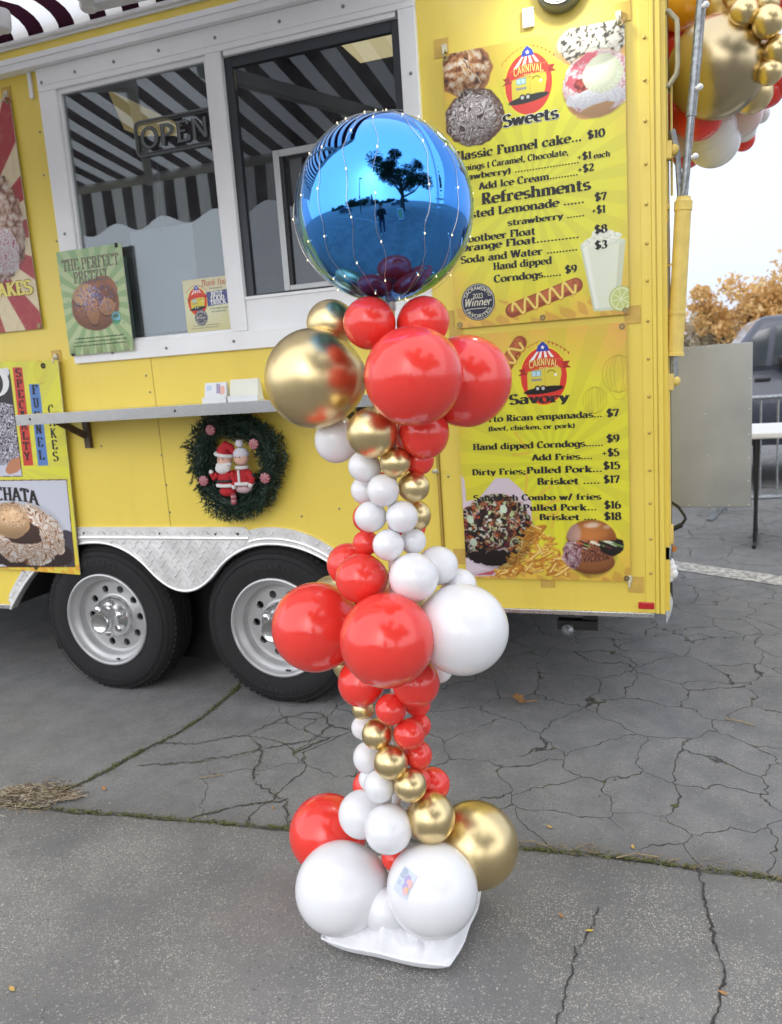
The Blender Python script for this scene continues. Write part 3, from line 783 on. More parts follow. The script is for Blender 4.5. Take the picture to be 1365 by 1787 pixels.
def asphalt():
    m = bpy.data.materials.new("old_asphalt"); m.use_nodes = True
    t = m.node_tree; b = t.nodes["Principled BSDF"]
    g = t.nodes.new("ShaderNodeNewGeometry"); P = g.outputs["Position"]
    sp = t.nodes.new("ShaderNodeSeparateXYZ"); t.links.new(P, sp.inputs[0])
    X, Y = sp.outputs[0], sp.outputs[1]
    # which side of the paving seam: the near strip is coarser, the far part smoother and map-cracked
    nx = math_(t, 'MAXIMUM', math_(t, 'MULTIPLY', math_(t, 'ADD', X, .2), -1.), 0.)
    seam = math_(t, 'ADD', math_(t, 'MULTIPLY', nx, -.088), -.79)
    wob = noise_(t, P, 6, 4)
    seam = math_(t, 'ADD', seam, math_(t, 'MULTIPLY', math_(t, 'SUBTRACT', wob.outputs[0], .5), .05))
    dy = math_(t, 'SUBTRACT', Y, seam)
    far = sm(t, -.012, .012, dy)
    big = noise_(t, P, 1.3, 6, .6); mid = noise_(t, P, 7, 6, .65)
    c0 = mixc(t, sm(t, .3, .7, big.outputs[0]), (.160, .158, .158), (.262, .256, .246))
    c1 = mixc(t, sm(t, .3, .7, mid.outputs[0]), (.182, .182, .184), (.245, .244, .244))
    base = mixc(t, far, c0, c1)
    # aggregate stones
    def stones(scale, thr, seedoff):
        v = t.nodes.new("ShaderNodeTexVoronoi"); v.inputs["Scale"].default_value = scale
        t.links.new(P, v.inputs["Vector"])
        s2 = t.nodes.new("ShaderNodeSeparateColor"); t.links.new(v.outputs["Color"], s2.inputs[0])
        on = math_(t, 'GREATER_THAN', s2.outputs[0], thr)
        sz = math_(t, 'MULTIPLY', s2.outputs[1], .5)
        ins = math_(t, 'LESS_THAN', v.outputs["Distance"], math_(t, 'ADD', sz, .12))
        return math_(t, 'MULTIPLY', on, ins), s2.outputs[2]
    patch = noise_(t, P, 3.2, 7, .7)
    pm = sm(t, .36, .60, patch.outputs[0])
    stA, ca = stones(300, .42, 0)
    stB, cb = stones(165, .86, 1)
    stC, cc = stones(460, .25, 2)
    farw = math_(t, 'SUBTRACT', 1., math_(t, 'MULTIPLY', far, .5))
    stcol = mixc(t, ca, (.28, .265, .235), (.66, .62, .54))
    base = mixc(t, math_(t, 'MULTIPLY', math_(t, 'MULTIPLY', stC, pm), math_(t, 'MULTIPLY', farw, .55)), base, (.40, .38, .33))
    base = mixc(t, math_(t, 'MULTIPLY', math_(t, 'MULTIPLY', stA, math_(t, 'ADD', math_(t, 'MULTIPLY', pm, .85), .15)), farw), base, stcol)
    base = mixc(t, math_(t, 'MULTIPLY', stB, math_(t, 'MULTIPLY', farw, .6)), base, (.46, .44, .40))
    # pits: dark specks
    pit, _ = stones(150, .72, 3)
    mp2 = noise_(t, P, 70, 4)
    base = mixc(t, math_(t, 'MULTIPLY', sm(t, .62, .7, mp2.outputs[0]), .55), base, (.085, .085, .088))
    # oil drips
    oil = noise_(t, P, 9, 2)
    base = mixc(t, math_(t, 'MULTIPLY', sm(t, .73, .78, oil.outputs[0]), .5), base, (.09, .09, .093))
    # map cracking on the far part
    wn = noise_(t, P, 3.0, 4)
    wv = t.nodes.new("ShaderNodeVectorMath"); wv.operation = 'SCALE'; wv.inputs["Scale"].default_value = .34
    t.links.new(wn.outputs["Color"], wv.inputs[0])
    wa = t.nodes.new("ShaderNodeVectorMath"); wa.operation = 'ADD'
    t.links.new(P, wa.inputs[0]); t.links.new(wv.outputs[0], wa.inputs[1])
    wn2 = noise_(t, P, 30, 3)
    wv2 = t.nodes.new("ShaderNodeVectorMath"); wv2.operation = 'SCALE'; wv2.inputs["Scale"].default_value = .03
    t.links.new(wn2.outputs["Color"], wv2.inputs[0])
    wb = t.nodes.new("ShaderNodeVectorMath"); wb.operation = 'ADD'
    t.links.new(wa.outputs[0], wb.inputs[0]); t.links.new(wv2.outputs[0], wb.inputs[1])
    flat = t.nodes.new("ShaderNodeVectorMath"); flat.operation = 'MULTIPLY'; flat.inputs[1].default_value = (1, 1, 0)
    t.links.new(wb.outputs[0], flat.inputs[0])
    vo = t.nodes.new("ShaderNodeTexVoronoi"); vo.feature = 'DISTANCE_TO_EDGE'; vo.inputs["Scale"].default_value = 3.7
    t.links.new(flat.outputs[0], vo.inputs["Vector"])
    wid = math_(t, 'MULTIPLY', sm(t, .3, .75, mid.outputs[0]), .013)
    wid = math_(t, 'ADD', wid, .004)
    ck = math_(t, 'SUBTRACT', 1., math_(t, 'MINIMUM', math_(t, 'DIVIDE', vo.outputs["Distance"], wid), 1.))
    reg = math_(t, 'MULTIPLY', sm(t, -.01, .03, dy), math_(t, 'MAXIMUM', sm(t, -1.75, -1.45, X), 0.))
    brk = sm(t, .33, .45, noise_(t, P, 2.1, 3).outputs[0])
    ck = math_(t, 'MULTIPLY', math_(t, 'MULTIPLY', ck, reg), brk)
    mossy = noise_(t, P, 14, 5)
    ckc = mixc(t, sm(t, .48, .62, mossy.outputs[0]), (.075, .073, .068), (.13, .135, .06))
    base = mixc(t, sm(t, .1, .75, ck), base, ckc)
    # the seam itself
    sl = sm(t, .002, .014, math_(t, 'ABSOLUTE', dy), True)
    base = mixc(t, math_(t, 'MULTIPLY', sl, .85), base, ckc)
    dirt = sm(t, .0, .16, math_(t, 'ABSOLUTE', dy), True)
    base = mixc(t, math_(t, 'MULTIPLY', dirt, .35), base, (.11, .107, .10))
    t.links.new(base, b.inputs["Base Color"])
    b.inputs["Roughness"].default_value = .88
    b.inputs["Specular IOR Level"].default_value = .3
    hgt = math_(t, 'ADD', math_(t, 'MULTIPLY', math_(t, 'ADD', stA, stC), .35), math_(t, 'MULTIPLY', mid.outputs[0], 1.2))
    hgt = math_(t, 'SUBTRACT', hgt, math_(t, 'MULTIPLY', ck, 3.))
    hgt = math_(t, 'SUBTRACT', hgt, math_(t, 'MULTIPLY', sl, 2.5))
    bp = t.nodes.new("ShaderNodeBump"); bp.inputs["Strength"].default_value = .8; bp.inputs["Distance"].default_value = .004
    t.links.new(hgt, bp.inputs["Height"]); t.links.new(bp.outputs[0], b.inputs["Normal"])
    return m
gm = MB()
gm.add([(-400, -400, 0), (400, -400, 0), (400, 400, 0), (-400, 400, 0)], [(0, 1, 2, 3)])
struct(gm.build("asphalt_ground", asphalt(), smooth=0, fixn=False))

def worn_paint():
    m = bpy.data.materials.new("worn_road_paint"); m.use_nodes = True
    t = m.node_tree; b = t.nodes["Principled BSDF"]
    g = t.nodes.new("ShaderNodeNewGeometry")
    n = noise_(t, g.outputs["Position"], 22, 8, .75)
    c = mixc(t, sm(t, .42, .58, n.outputs[0]), (.24, .235, .225), (.58, .55, .49))
    t.links.new(c, b.inputs["Base Color"]); b.inputs["Roughness"].default_value = .85
    return m
M_line = worn_paint()
pm_ = MB()
def strip(mb, pts, w, z=.004, jag=0.):
    pts = [Vector((p[0], p[1], 0)) for p in pts]
    vs, fs = [], []
    for i, p in enumerate(pts):
        d = (pts[min(i + 1, len(pts) - 1)] - pts[max(0, i - 1)]).normalized()
        n = Vector((-d.y, d.x, 0))
        wl = w / 2 * (1 + jag * random.uniform(-1, 1)); wr = w / 2 * (1 + jag * random.uniform(-1, 1))
        vs += [p + n * wl + Vector((0, 0, z)), p - n * wr + Vector((0, 0, z))]
    for i in range(len(pts) - 1): fs.append((2 * i, 2 * i + 1, 2 * i + 3, 2 * i + 2))
    mb.add(vs, fs)
strip(pm_, [(-.9, 2.98), (-.05, 2.53), (.58, 2.18), (1.6, 1.6), (3.0, .8)], .20)
struct(pm_.build("painted_line", M_line, smooth=0))
pm_ = MB()
strip(pm_, [(-9, -11.0), (-3, -7.8), (-.8, -6.2), (.6, -4.6)], .1)
strip(pm_, [(-9, -12.2), (12, -12.2)], .1)
strip(pm_, [(2.2, -8.4), (8.5, -8.4)], .1)
[struct(q) for q in pm_.build_each("parking_line", mat("white_road_paint", (.55, .55, .53), .8), smooth=0)]

def jagged(pts, step=.015, amp=.006, seed=3):
    r = random.Random(seed); out = []
    for a, b in zip(pts[:-1], pts[1:]):
        n = max(2, int(math.hypot(b[0] - a[0], b[1] - a[1]) / step))
        for i in range(n):
            t = i / n
            out.append((a[0] + (b[0] - a[0]) * t + r.uniform(-amp, amp), a[1] + (b[1] - a[1]) * t + r.uniform(-amp, amp)))
    out.append(pts[-1]); return out
SEAM2 = [(-2.2, -.93), (-2.10, -.85), (-2.04, -.80), (-2.0, -.66), (-1.97, -.51), (-1.92, -.35), (-1.905, -.2), (-1.91, .03), (-1.93, .2)]
ck = MB(); strip(ck, jagged([(.047, -.79), (.052, -.87), (.057, -.944), (.07, -1.03), (.077, -1.107), (.09, -1.17), (.091, -1.2), (.075, -1.27), (.062, -1.33), (.068, -1.45), (.05, -1.6)], .012, .006), .0055, .003, .95)
struct(ck.build("pavement_crack", M_tar, smooth=0))
ck = MB(); strip(ck, jagged([(-.20, -1.02), (-.212, -1.12), (-.235, -1.18), (-.24, -1.3), (-.25, -1.42)], .012, .005, 5), .0032, .003, .8)
struct(ck.build("pavement_crack", M_tar, smooth=0))
ck = MB(); strip(ck, jagged(SEAM2, .015, .006, 6), .010, .003, .7)
struct(ck.build("pavement_crack", M_tar, smooth=0))
LEFTCR = [[(-1.95, -.45), (-1.8, -.42), (-1.62, -.30), (-1.5, -.42), (-1.42, -.62), (-1.25, -.72), (-1.17, -.85)],
          [(-1.62, -.30), (-1.55, -.12), (-1.42, -.05), (-1.33, -.16), (-1.34, -.3), (-1.5, -.40)],
          [(-1.33, -.16), (-1.05, -.22), (-.95, -.3)], [(-1.25, -.72), (-1.4, -.8), (-1.5, -.89)], [(-1.5, -.42), (-1.72, -.56), (-1.9, -.62)]]
for q, pts in enumerate(LEFTCR):
    ck = MB(); strip(ck, jagged(pts, .018, .012, 20 + q), .0042, .003, .8)
    struct(ck.build("pavement_crack", M_tar, smooth=0))

# moss and dry grass in the joints
def seam_y(x): return -.79 - .088 * max(0., -(x + .2))
def tufts(mb, pts, n, spread, hgt, r):
    segs = list(zip(pts[:-1], pts[1:]))
    for i in range(n):
        a, b = r.choice(segs); t = r.random()
        cl = math.sin((a[0] + t * .2) * 37) * .5 + math.sin((a[1] + (b[0] - a[0]) * t) * 53 + a[0] * 20) * .5
        if cl < r.uniform(-1, .6): continue
        x = a[0] + (b[0] - a[0]) * t + r.gauss(0, spread); y = a[1] + (b[1] - a[1]) * t + r.gauss(0, spread)
        for k in range(3):
            an = r.uniform(0, 2 * PI); l = hgt * r.uniform(.4, 1.2)
            dx, dy = math.cos(an) * l * .8, math.sin(an) * l * .8
            wx, wy = -math.sin(an) * .0022, math.cos(an) * .0022
            mb.add([(x - wx, y - wy, .001), (x + wx, y + wy, .001), (x + dx, y + dy, l * .7)], [(0, 1, 2)])
r = random.Random(4)
SM = [(x, seam_y(x)) for x in np.linspace(-2.3, 1.2, 36)]
mb = MB(); tufts(mb, SM, 3000, .007, .009, r); tufts(mb, SEAM2, 1500, .008, .009, r)
for pts in LEFTCR: tufts(mb, pts, 110, .004, .006, r)
tag(mb.build("moss", M_moss, smooth=0, fixn=False), kind="stuff")
mb = MB()
for i in range(220):        # straw and chaff along the joint
    x = r.uniform(-2.2, 1.0) if r.random() < .55 else r.choice([-.33, -.02, .12, -.25]) + r.gauss(0, .06)
    y = seam_y(x) + r.gauss(.012, .016); an = r.gauss(0, .5); l = r.uniform(.006, .03); ww = .0012
    mb.bar((x, y, .004), (x + math.cos(an) * l, y + math.sin(an) * l, .004 + r.uniform(0, .006)), ww, .0008)
for i in range(620):        # heap at the left end
    t = r.random(); x = -2.27 + .29 * t + r.gauss(0, .012); w_ = .065 * math.sin(PI * min(1, .12 + t * .86)) + .012
    y = -.905 + .03 * t + r.gauss(0, w_ * .6); an = r.gauss(.15, .45) if r.random() < .75 else r.uniform(0, PI)
    l = r.uniform(.012, .06); z = .004 + .02 * max(0, 1 - abs(y + .9) / .07) * r.random()
    mb.mat(r.choice([0, 0, 1, 2])).bar((x - math.cos(an) * l / 2, y - math.sin(an) * l / 2, z), (x + math.cos(an) * l / 2, y + math.sin(an) * l / 2, z + r.uniform(-.003, .006)), .0018, .0012)
tag(mb.build("dry_grass_litter", [M_straw, mat("brown_debris", (.12, .08, .05), .9, var=.4), mat("pale_debris", (.5, .43, .33), .9, var=.3)], smooth=0, fixn=False), kind="stuff")
mb = MB()                   # loose chips of stone scattered over the near strip
for i in range(900):
    x = r.uniform(-2.2, .9); y = r.uniform(-1.75, -.85)
    a = r.uniform(0, PI); sx = r.uniform(.0015, .0042) * (1.8 if r.random() < .06 else 1); sy = sx * r.uniform(.4, .8)
    mb.mat(r.choice([0, 1])).sph((x, y, .0012), (sx, sy, .0016), 6, 4, Matrix.Rotation(a, 3, 'Z'))
tag(mb.build("gravel_chips", [mat("pale_stone", (.42, .40, .36), .85, var=.2), mat("tan_stone", (.30, .26, .20), .85, var=.2)], smooth=0, fixn=False), kind="stuff")

def leaf_mesh(x, y, size, rot, maple, m, label, curl=.3, tilt=0., z=.004):
    mb = MB()
    if maple:
        prof = [(0, -.1), (.3, -.35), (.25, -.1), (.62, -.25), (.5, .05), (.85, .25), (.5, .3), (.45, .62), (.2, .48), (0, 1.0)]
    else:
        prof = [(0, -.6), (.14, -.35), (.24, 0), (.18, .35), (0, .7)]
    left = [(-a, b) for a, b in reversed(prof[1:-1])]
    out = prof + left
    vs = [(0, .15 if maple else 0)] + out
    V3 = []
    for (a, b) in vs:
        q = a * a + b * b
        zz = curl * q * (.8 + .4 * math.sin(b * 5 + a * 3))
        c, s = math.cos(rot), math.sin(rot)
        V3.append((x + size * (a * c - b * s), y + size * (a * s + b * c), z + size * max(0, zz + tilt * (b + .6))))
    n = len(out)
    mb.add(V3, [(0, 1 + i, 1 + (i + 1) % n) for i in range(n)])
    if maple:
        c, s = math.cos(rot), math.sin(rot)
        p = lambda b: (x - size * b * s, y + size * b * c, z + size * .06)
        mb.tube([p(-.1), p(-.6), p(-1.1)], size * .03, 5)
    o = mb.build("fallen_leaf", m, None, smooth=60, fixn=False)
    tag(o, label, "leaf", "fallen leaves on the asphalt")
leaf_mesh(-.615, .19, .062, 1.9, True, M_leaf, "large curled brown maple leaf lying beside the trailer's shadow", .45, .25)
leaf_mesh(-1.502, -1.649, .022, 1.2, False, M_leafy, "small tan leaf near the bottom left corner", .2)
leaf_mesh(-1.922, -.80, .028, .9, False, M_leaf, "reddish brown leaf just right of the straw heap", .3)
leaf_mesh(-.371, -.687, .02, 1.0, False, M_leafy, "pale leaf by the mossy joint right of the gold balloon", .2)
leaf_mesh(-.128, -.735, .019, .2, False, M_leafy, "pale upright leaf on the mossy joint at the right", .2)
leaf_mesh(-.285, -1.075, .018, .7, False, M_leaf, "small brown leaf on coarse asphalt right of the white bag", .3)
leaf_mesh(-.211, -1.112, .018, 1.9, False, mat("bright_leaf", (.62, .44, .07), .7), "bright yellow leaf on coarse asphalt", .2)
leaf_mesh(.086, -1.24, .018, 1.3, False, M_leaf, "orange brown leaf lying on the jagged crack", .4)
leaf_mesh(-1.26, -.78, .016, .4, False, M_leaf, "tiny rust leaf on the cracked asphalt left of the balloons", .2)
def twig(pts, rad, label):
    tag(MB().tube(pts, rad, 6).build("dry_stalk", M_straw), label, "stalk", "dry stalks on the asphalt")
twig([(.165, .175, .006), (.21, .16, .009), (.262, .137, .005)], .003, "long straw coloured stalk on the cracked asphalt at right")
twig([(-1.62, -.66, .005), (-1.58, -.645, .008), (-1.55, -.62, .005)], .0022, "short straw stalk on the cracked asphalt left of the balloons")
twig([(-.47, -.80, .006), (-.41, -.785, .012), (-.36, -.79, .006)], .0022, "thin stalk sticking out beside the gold balloon at the base")
twig([(-.17, -.80, .005), (-.12, -.775, .01), (-.06, -.77, .006)], .002, "bent pale stalk on the mossy joint at right")

# ------------------------------------------------------------------ the trailer
T = thing("food_trailer", "yellow food trailer with white framed serving windows and silver wheels", "trailer", (-2.0, 1.1, 0))
XL, XR, ZT, ZB = -5.2, -.05, 2.83, .47
wall = MB()
wall.box(XL, -2.455, 0, .04, .78, ZT)
wall.box(-2.455, -.85, 0, .04, 2.69, ZT)
wall.box(-2.455, -.85, 0, .04, .78, 1.523)
wall.box(-.85, XR, 0, .04, ZB, ZT)
wall.box(-1.12, -.85, 0, .04, ZB, .78)
wall.box(XL, -3.05, 0, .04, .40, .78)
wall.box(XL, XL + .04, .04, 2.3, ZB, ZT)
wall.box(XL, XR, 2.3, 2.34, ZB, ZT)
_xs = list(np.linspace(-3.05, -1.12, 60))
def _zi(x):
    if x < -2.49: return max(.38, .715 - .335 * (min(1., (-2.49 - x) / .56)) ** 2.2)
    if x > -1.60: return max(.38, .715 - .335 * (min(1., (x + 1.60) / .52)) ** 2.2)
    return .74
wall.add([(x, 0, _zi(x) + .03) for x in _xs] + [(x, 0, .78) for x in _xs], [(i, i + 1, 60 + i + 1, 60 + i) for i in range(59) if max(_zi(_xs[i]), _zi(_xs[i + 1])) + .03 < .779])
wall.build("body_panel", M_yel, T, smooth=0)
MB().box(XL - .01, XR + .004, -.004, 2.35, ZT, ZT + .05).build("roof", M_grey, T, bevel=.008)
rear = MB()
rear.box(XR - .04, XR, .04, 2.3, ZB, ZT)
rear.build("rear_panel", M_yel, T, smooth=0)
mb = MB()   # corner trims of the rear edge
mb.box(-.112, -.078, -.004, -.0005, .47, ZT); mb.box(-.0775, -.0655, -.009, -.0005, .47, ZT)
mb.box(-.062, -.046, -.006, .02, .468, ZT); mb.box(-.0495, -.030, .02, .05, .472, ZT)
mb.build_each("corner_trim", M_yel, T, bevel=.0015)
mb = MB()
mb.box(-.052, -.026, .052, .075, .5, ZT); mb.box(-.05, -.022, .10, .13, .5, ZT)
mb.build_each("door_gasket", mat("green_black_rubber", (.05, .05, .035), .6), T)
mb = MB()
for z in (2.374, 2.248, 2.125, 1.994, 1.869, 1.745, 1.626, 1.495, 1.369, 1.242, 1.118, .988, .871, .743, .618):
    mb.sph((-.093, -.005, z), (.006, .004, .006), 10, 6)
mb.build_each("rivet", mat("painted_rivet", (.55, .42, .12), .4, .4), T)
mb = MB()
for (x, z) in [(-2.50, 2.47), (-2.51, 2.3), (-2.49, 2.03), (-2.50, 1.85), (-2.12, 1.44), (-2.11, 1.37), (-2.095, 1.28), (-2.09, 1.1), (-2.085, .97), (-2.083, .85), (-1.43, 1.35), (-1.28, .86), (-1.27, 1.1), (-1.45, .83), (-.82, .98), (-.83, .62), (-2.40, 1.15)]:
    mb.sph((x, -.002, z), (.0045, .003, .0045), 8, 6)
mb.build_each("wall_screw", M_screw, T)
mb = MB()
for x in (-2.088,): mb.box(x - .0012, x + .0012, -.0012, -.0002, .781, 1.51)
mb.box(-.862, -.852, -.009, -.0002, .5, 1.51)
mb.box(-.8515, -.8485, -.0015, -.0002, .48, 1.51)
mb.build_each("panel_seam", mat("yellow_seam", (.42, .28, .04), .5), T)
mb = MB().box(-.64, -.085, -.007, .03, .452, .4695); mb.box(-1.12, -.6405, -.007, .03, .452, .4695)
mb.build_each("bottom_rail", M_alu, T, bevel=.002)
mb = MB().box(XL, -3.05, -.006, .03, .378, .3995)
mb.build("skirt_trim", M_alu, T, bevel=.002)
MB().box(-.138, -.083, -.009, -.0005, .485, .510).build("reflector", M_redrefl, T, bevel=.003)
# door latch
mb = MB(); mb.box(-.875, -.855, -.012, 0, .995, 1.01); mb.tube([(-.87, -.012, 1.003), (-.87, -.03, 1.003), (-.848, -.034, 1.005)], .005, 8)
mb.build("door_latch", M_alu, T)

# underside
mb = MB()
mb.box(XL, XR - .04, .30, 2.29, .44, .465); mb.box(-1.1, XR - .04, .05, .2998, .44, .465); mb.box(XL, -3.06, .05, .2998, .44, .465)
for y in (.45, 1.75): mb.box(XL, XR - .05, y, y + .06, .33, .44)
for x in (-2.466, -1.622): mb.tube([(x, .1, .345), (x, 2.2, .345)], .04, 12)
mb.box(-3.06, -1.1, .26, .30, .08, .8)  # wheel-well back plate, extended down to block light behind the wheels
mb.box(-3.06, -1.1, .041, .26, .795, .82)
mb.build("chassis", M_black, T, smooth=30)
mb = MB().box(-4.9, -.4, 2.26, 2.29, .06, .439)  # added black panel, out of view, keeps far-side light from under the trailer
mb.build("underbody_light_blocker", M_black, T, smooth=0)
mb = MB()
for x in (-2.466, -1.622): mb.lathe([(.001, 2.05), (.345, 2.05), (.352, 2.1), (.352, 2.22), (.34, 2.25), (.001, 2.25)], (x, 0, .352), (0, 1, 0), 32)
mb.build_each("far_side_tyre", M_rub, T, smooth=40)
mb = MB()      # stabiliser jack and its round knob under the rear
mb.bar((-.36, .5, .44), (-.36, .5, .28), .06, .06); mb.bar((-.50, .5, .25), (-.33, .5, .25), .05, .04); mb.mat(1)
mb.lathe([(0.001, -.03), (.022, -.028), (.026, -.01), (.026, .02), (.012, .03), (.001, .03)], (-.455, .47, .235), (0, -1, 0), 16)
mb.mat(0).bar((-.42, .48, .34), (-.3, .48, .42), .03, .03)
mb.build("stabilizer_jack", [M_dark, M_galv], T)
MB().obox((-.62, .9, .30), (.08, 0, .006), (0, .02, 0), (0, 0, .012)).build("rusty_bracket", mat("rust", (.22, .11, .04), .8, var=.4), T)

# fender with raised diamond pattern
def zin(x):
    if x < -2.49:
        return max(.38, .715 - .335 * (min(1., (-2.49 - x) / .56)) ** 2.2)
    if x > -1.60:
        return max(.38, .715 - .335 * (min(1., (x + 1.60) / .52)) ** 2.2)
    dx = min(abs(x + 2.49), abs(x + 1.60))
    if dx <= .27: return .35 + math.sqrt(.365 ** 2 - dx * dx)
    q = dx - .27
    return .5956 - 1.10 * q + 1.10 * q * q / .35
def zout(x):
    if x < -2.62: return min(.786, zin(x) + .07)
    if x > -1.70: return min(.786, zin(x) + .07)
    return .786
xs = list(np.linspace(-3.05, -1.08, 100))
out = [(x, zin(x)) for x in xs] + [(x, zout(x) + (.0 if -2.62 < x < -1.7 else 0)) for x in reversed(xs)]
fm = MB()
n = len(xs)
vs = [(x, -.012, zin(x)) for x in xs] + [(x, -.012, zout(x)) for x in xs] + [(x, .03, zin(x)) for x in xs] + [(x, .03, zout(x)) for x in xs]
fs = []
for i in range(n - 1):
    fs += [(i, i + 1, n + i + 1, n + i), (i, 2 * n + i, 2 * n + i + 1, i + 1), (n + i, n + i + 1, 3 * n + i + 1, 3 * n + i)]
fm.add(vs, fs)
p = .034
for iz in range(int(.66 / p)):
    for ix in range(int(2.0 / p)):
        x = -3.05 + (ix + .5 * (iz % 2)) * p; z = .38 + iz * p * .62
        if zin(x) + .012 < z < zout(x) - .010 and not (.728 < z < .748 and -2.62 < x < -1.70):
            s = 1 if (ix + iz) % 2 else -1
            a, b, h = .0150, .0046, .0060
            d = Vector((.7071, 0, .7071 * s)); e = Vector((-.7071 * s, 0, .7071)); c = Vector((x, -.0122, z)); t = c + Vector((0, -h, 0))
            fm.add([c + d * a, c + e * b, c - d * a, c - e * b, t + d * a * .45, t - d * a * .45], [(0, 1, 4), (1, 2, 5, 4), (2, 3, 5), (3, 0, 4, 5)])
fm.tube([(x, -.013, zin(x)) for x in xs], .006, 8)
fm.tube([(x, -.012, .738) for x in np.linspace(-2.62, -1.70, 20)], .0085, 8)
fm.tube([(x, -.012, zin(x) + .022) for x in np.linspace(-1.70, -1.1, 30)], .007, 8)
fender = fm.build("fender", M_diam, T, smooth=30)
mb = MB()
for x in (-2.55, -2.14, -1.86, -1.75): mb.sph((x, -.013, .757), (.006, .004, .006), 8, 6)
mb.build_each("fender_screw", M_dark, T)
# arch lip behind the fender, dark liner above the tyres
mb = MB()
for i in range(n - 1):
    x0, x1 = xs[i], xs[i + 1]
    mb.add([(x0, .03, zin(x0) + .01), (x1, .03, zin(x1) + .01), (x1, .26, zin(x1) + .01), (x0, .26, zin(x0) + .01)], [(0, 1, 2, 3)])
mb.build("wheel_well", M_black, T, smooth=40)

def make_wheel(cx, cz, cap, y0=-.010):
    c = (cx, y0, cz)
    ax = (0, 1, 0)
    w_ = MB()
    pr = [(.215, .012), (.222, .002), (.25, -.004), (.29, -.006), (.32, .004), (.338, .018), (.349, .036), (.352, .06)]
    # tread with circumferential grooves
    for g in (.085, .115, .145): pr += [(.352, g - .006), (.342, g - .0055), (.342, g + .0055), (.352, g + .006)]
    pr += [(.352, .15 + .01), (.345, .185), (.33, .2), (.29, .212), (.22, .205)]
    w_.lathe(pr, c, ax, 72)
    # shoulder lugs
    for k in range(72):
        a = 2 * PI * k / 72
        rr = Vector((math.cos(a), 0, math.sin(a))); tt = Vector((-math.sin(a), 0, math.cos(a)))
        w_.obox(Vector(c) + rr * .346 + Vector((0, .048, 0)), tt * .009, Vector((0, .014, 0)), rr * .0085)
    for rr_ in (.305, .33):   # sidewall rings
        w_.lathe([(rr_, -.0065 + (.006 if rr_ > .31 else 0)), (rr_ + .002, -.0085 + (.006 if rr_ > .31 else 0)), (rr_ + .004, -.006 + (.007 if rr_ > .31 else 0))], c, ax, 72)
    root = w_.build("wheel", M_rub, T, smooth=40)
    lt = MB()
    def arc_place(base, rad):
        def f(u, v, yy):
            a = base + u / rad
            return (cx + (rad + v) * math.cos(a), yy, cz + (rad + v) * math.sin(a))
        return f
    for a0 in (-2.05, 1.2):
        put_text(lt, "ST RADIAL", 0, .20, 0, .024, y0 - .0078, .15, .13, False, place=arc_place(a0, .262))
    lt.build_each("tyre_lettering", M_rubd, root, gap=.02, smooth=0, fixn=False)
    rm = MB()
    rm.lathe([(.217, .02), (.221, .004), (.219, -.004), (.213, -.006), (.207, .0), (.205, .012), (.198, .022), (.19, .026), (.182, .036), (.180, .055), (.174, .066), (.162, .069)], c, ax, 72)
    # the disc with ten round hand holes
    NH, r0, r1, rh, rc = 10, .108, .162, .0175, .134
    for k in range(NH):
        a0 = 2 * PI * k / NH; da = PI / NH
        hole, outer = [], []
        for j in range(24):
            t = 2 * PI * j / 24
            hole.append((rc + rh * math.cos(t), a0 + rh * math.sin(t) / rc))
            cx_, sx_ = math.cos(t), math.sin(t)
            q = max(abs(cx_), abs(sx_))
            du, dv = cx_ / q, sx_ / q
            outer.append(((r0 + r1) / 2 + du * (r1 - r0) / 2, a0 + dv * da))
        P3 = lambda r_, a_, h: (cx + r_ * math.cos(a_), y0 + h, cz + r_ * math.sin(a_))
        vs = [P3(*q, .069) for q in outer] + [P3(*q, .069) for q in hole] + [P3(*q, .084) for q in hole]
        rm.add(vs, [(j, (j + 1) % 24, 24 + (j + 1) % 24, 24 + j) for j in range(24)] + [(24 + j, 24 + (j + 1) % 24, 48 + (j + 1) % 24, 48 + j) for j in range(24)])
    rm.lathe([(.108, .069), (.100, .066), (.092, .052), (.085, .050), (.06, .05), (.001, .05)], c, ax, 60)
    rm.lathe([(.19, .14), (.001, .14)], c, ax, 40)
    rim = rm.build("rim", M_rim, root, smooth=30)
    v = MB().tube([(cx + .02, y0 + .012, cz - .192), (cx + .045, y0 - .002, cz - .186)], .005, 8)
    v.build("valve_stem", M_black, root)
    cp = MB()
    K = 1.16
    cp.lathe([(r_ * K, .056 - (.056 - h_) * K) for r_, h_ in [(.084, .056), (.083, .048), (.074, .036), (.058, .024), (.050, .016), (.044, -.012), (.043, -.030), (.039, -.036), (.034, -.036), (.031, -.033), (.001, -.033)]], c, ax, 48)
    for k in range(6):
        a = 2 * PI * k / 6 + .35
        q = Vector((cx + .068 * math.cos(a), y0 + .022, cz + .068 * math.sin(a)))
        cp.tube([q + Vector((0, .02, 0)), q + Vector((0, -.006, 0)), q + Vector((0, -.016, 0)), q + Vector((0, -.020, 0))], [.0235, .0215, .015, .003], 14)
    cp.build("hub_cap", M_chrome, root, smooth=50)
    return root
make_wheel(-2.492, .347, True)
make_wheel(-1.610, .347, True)

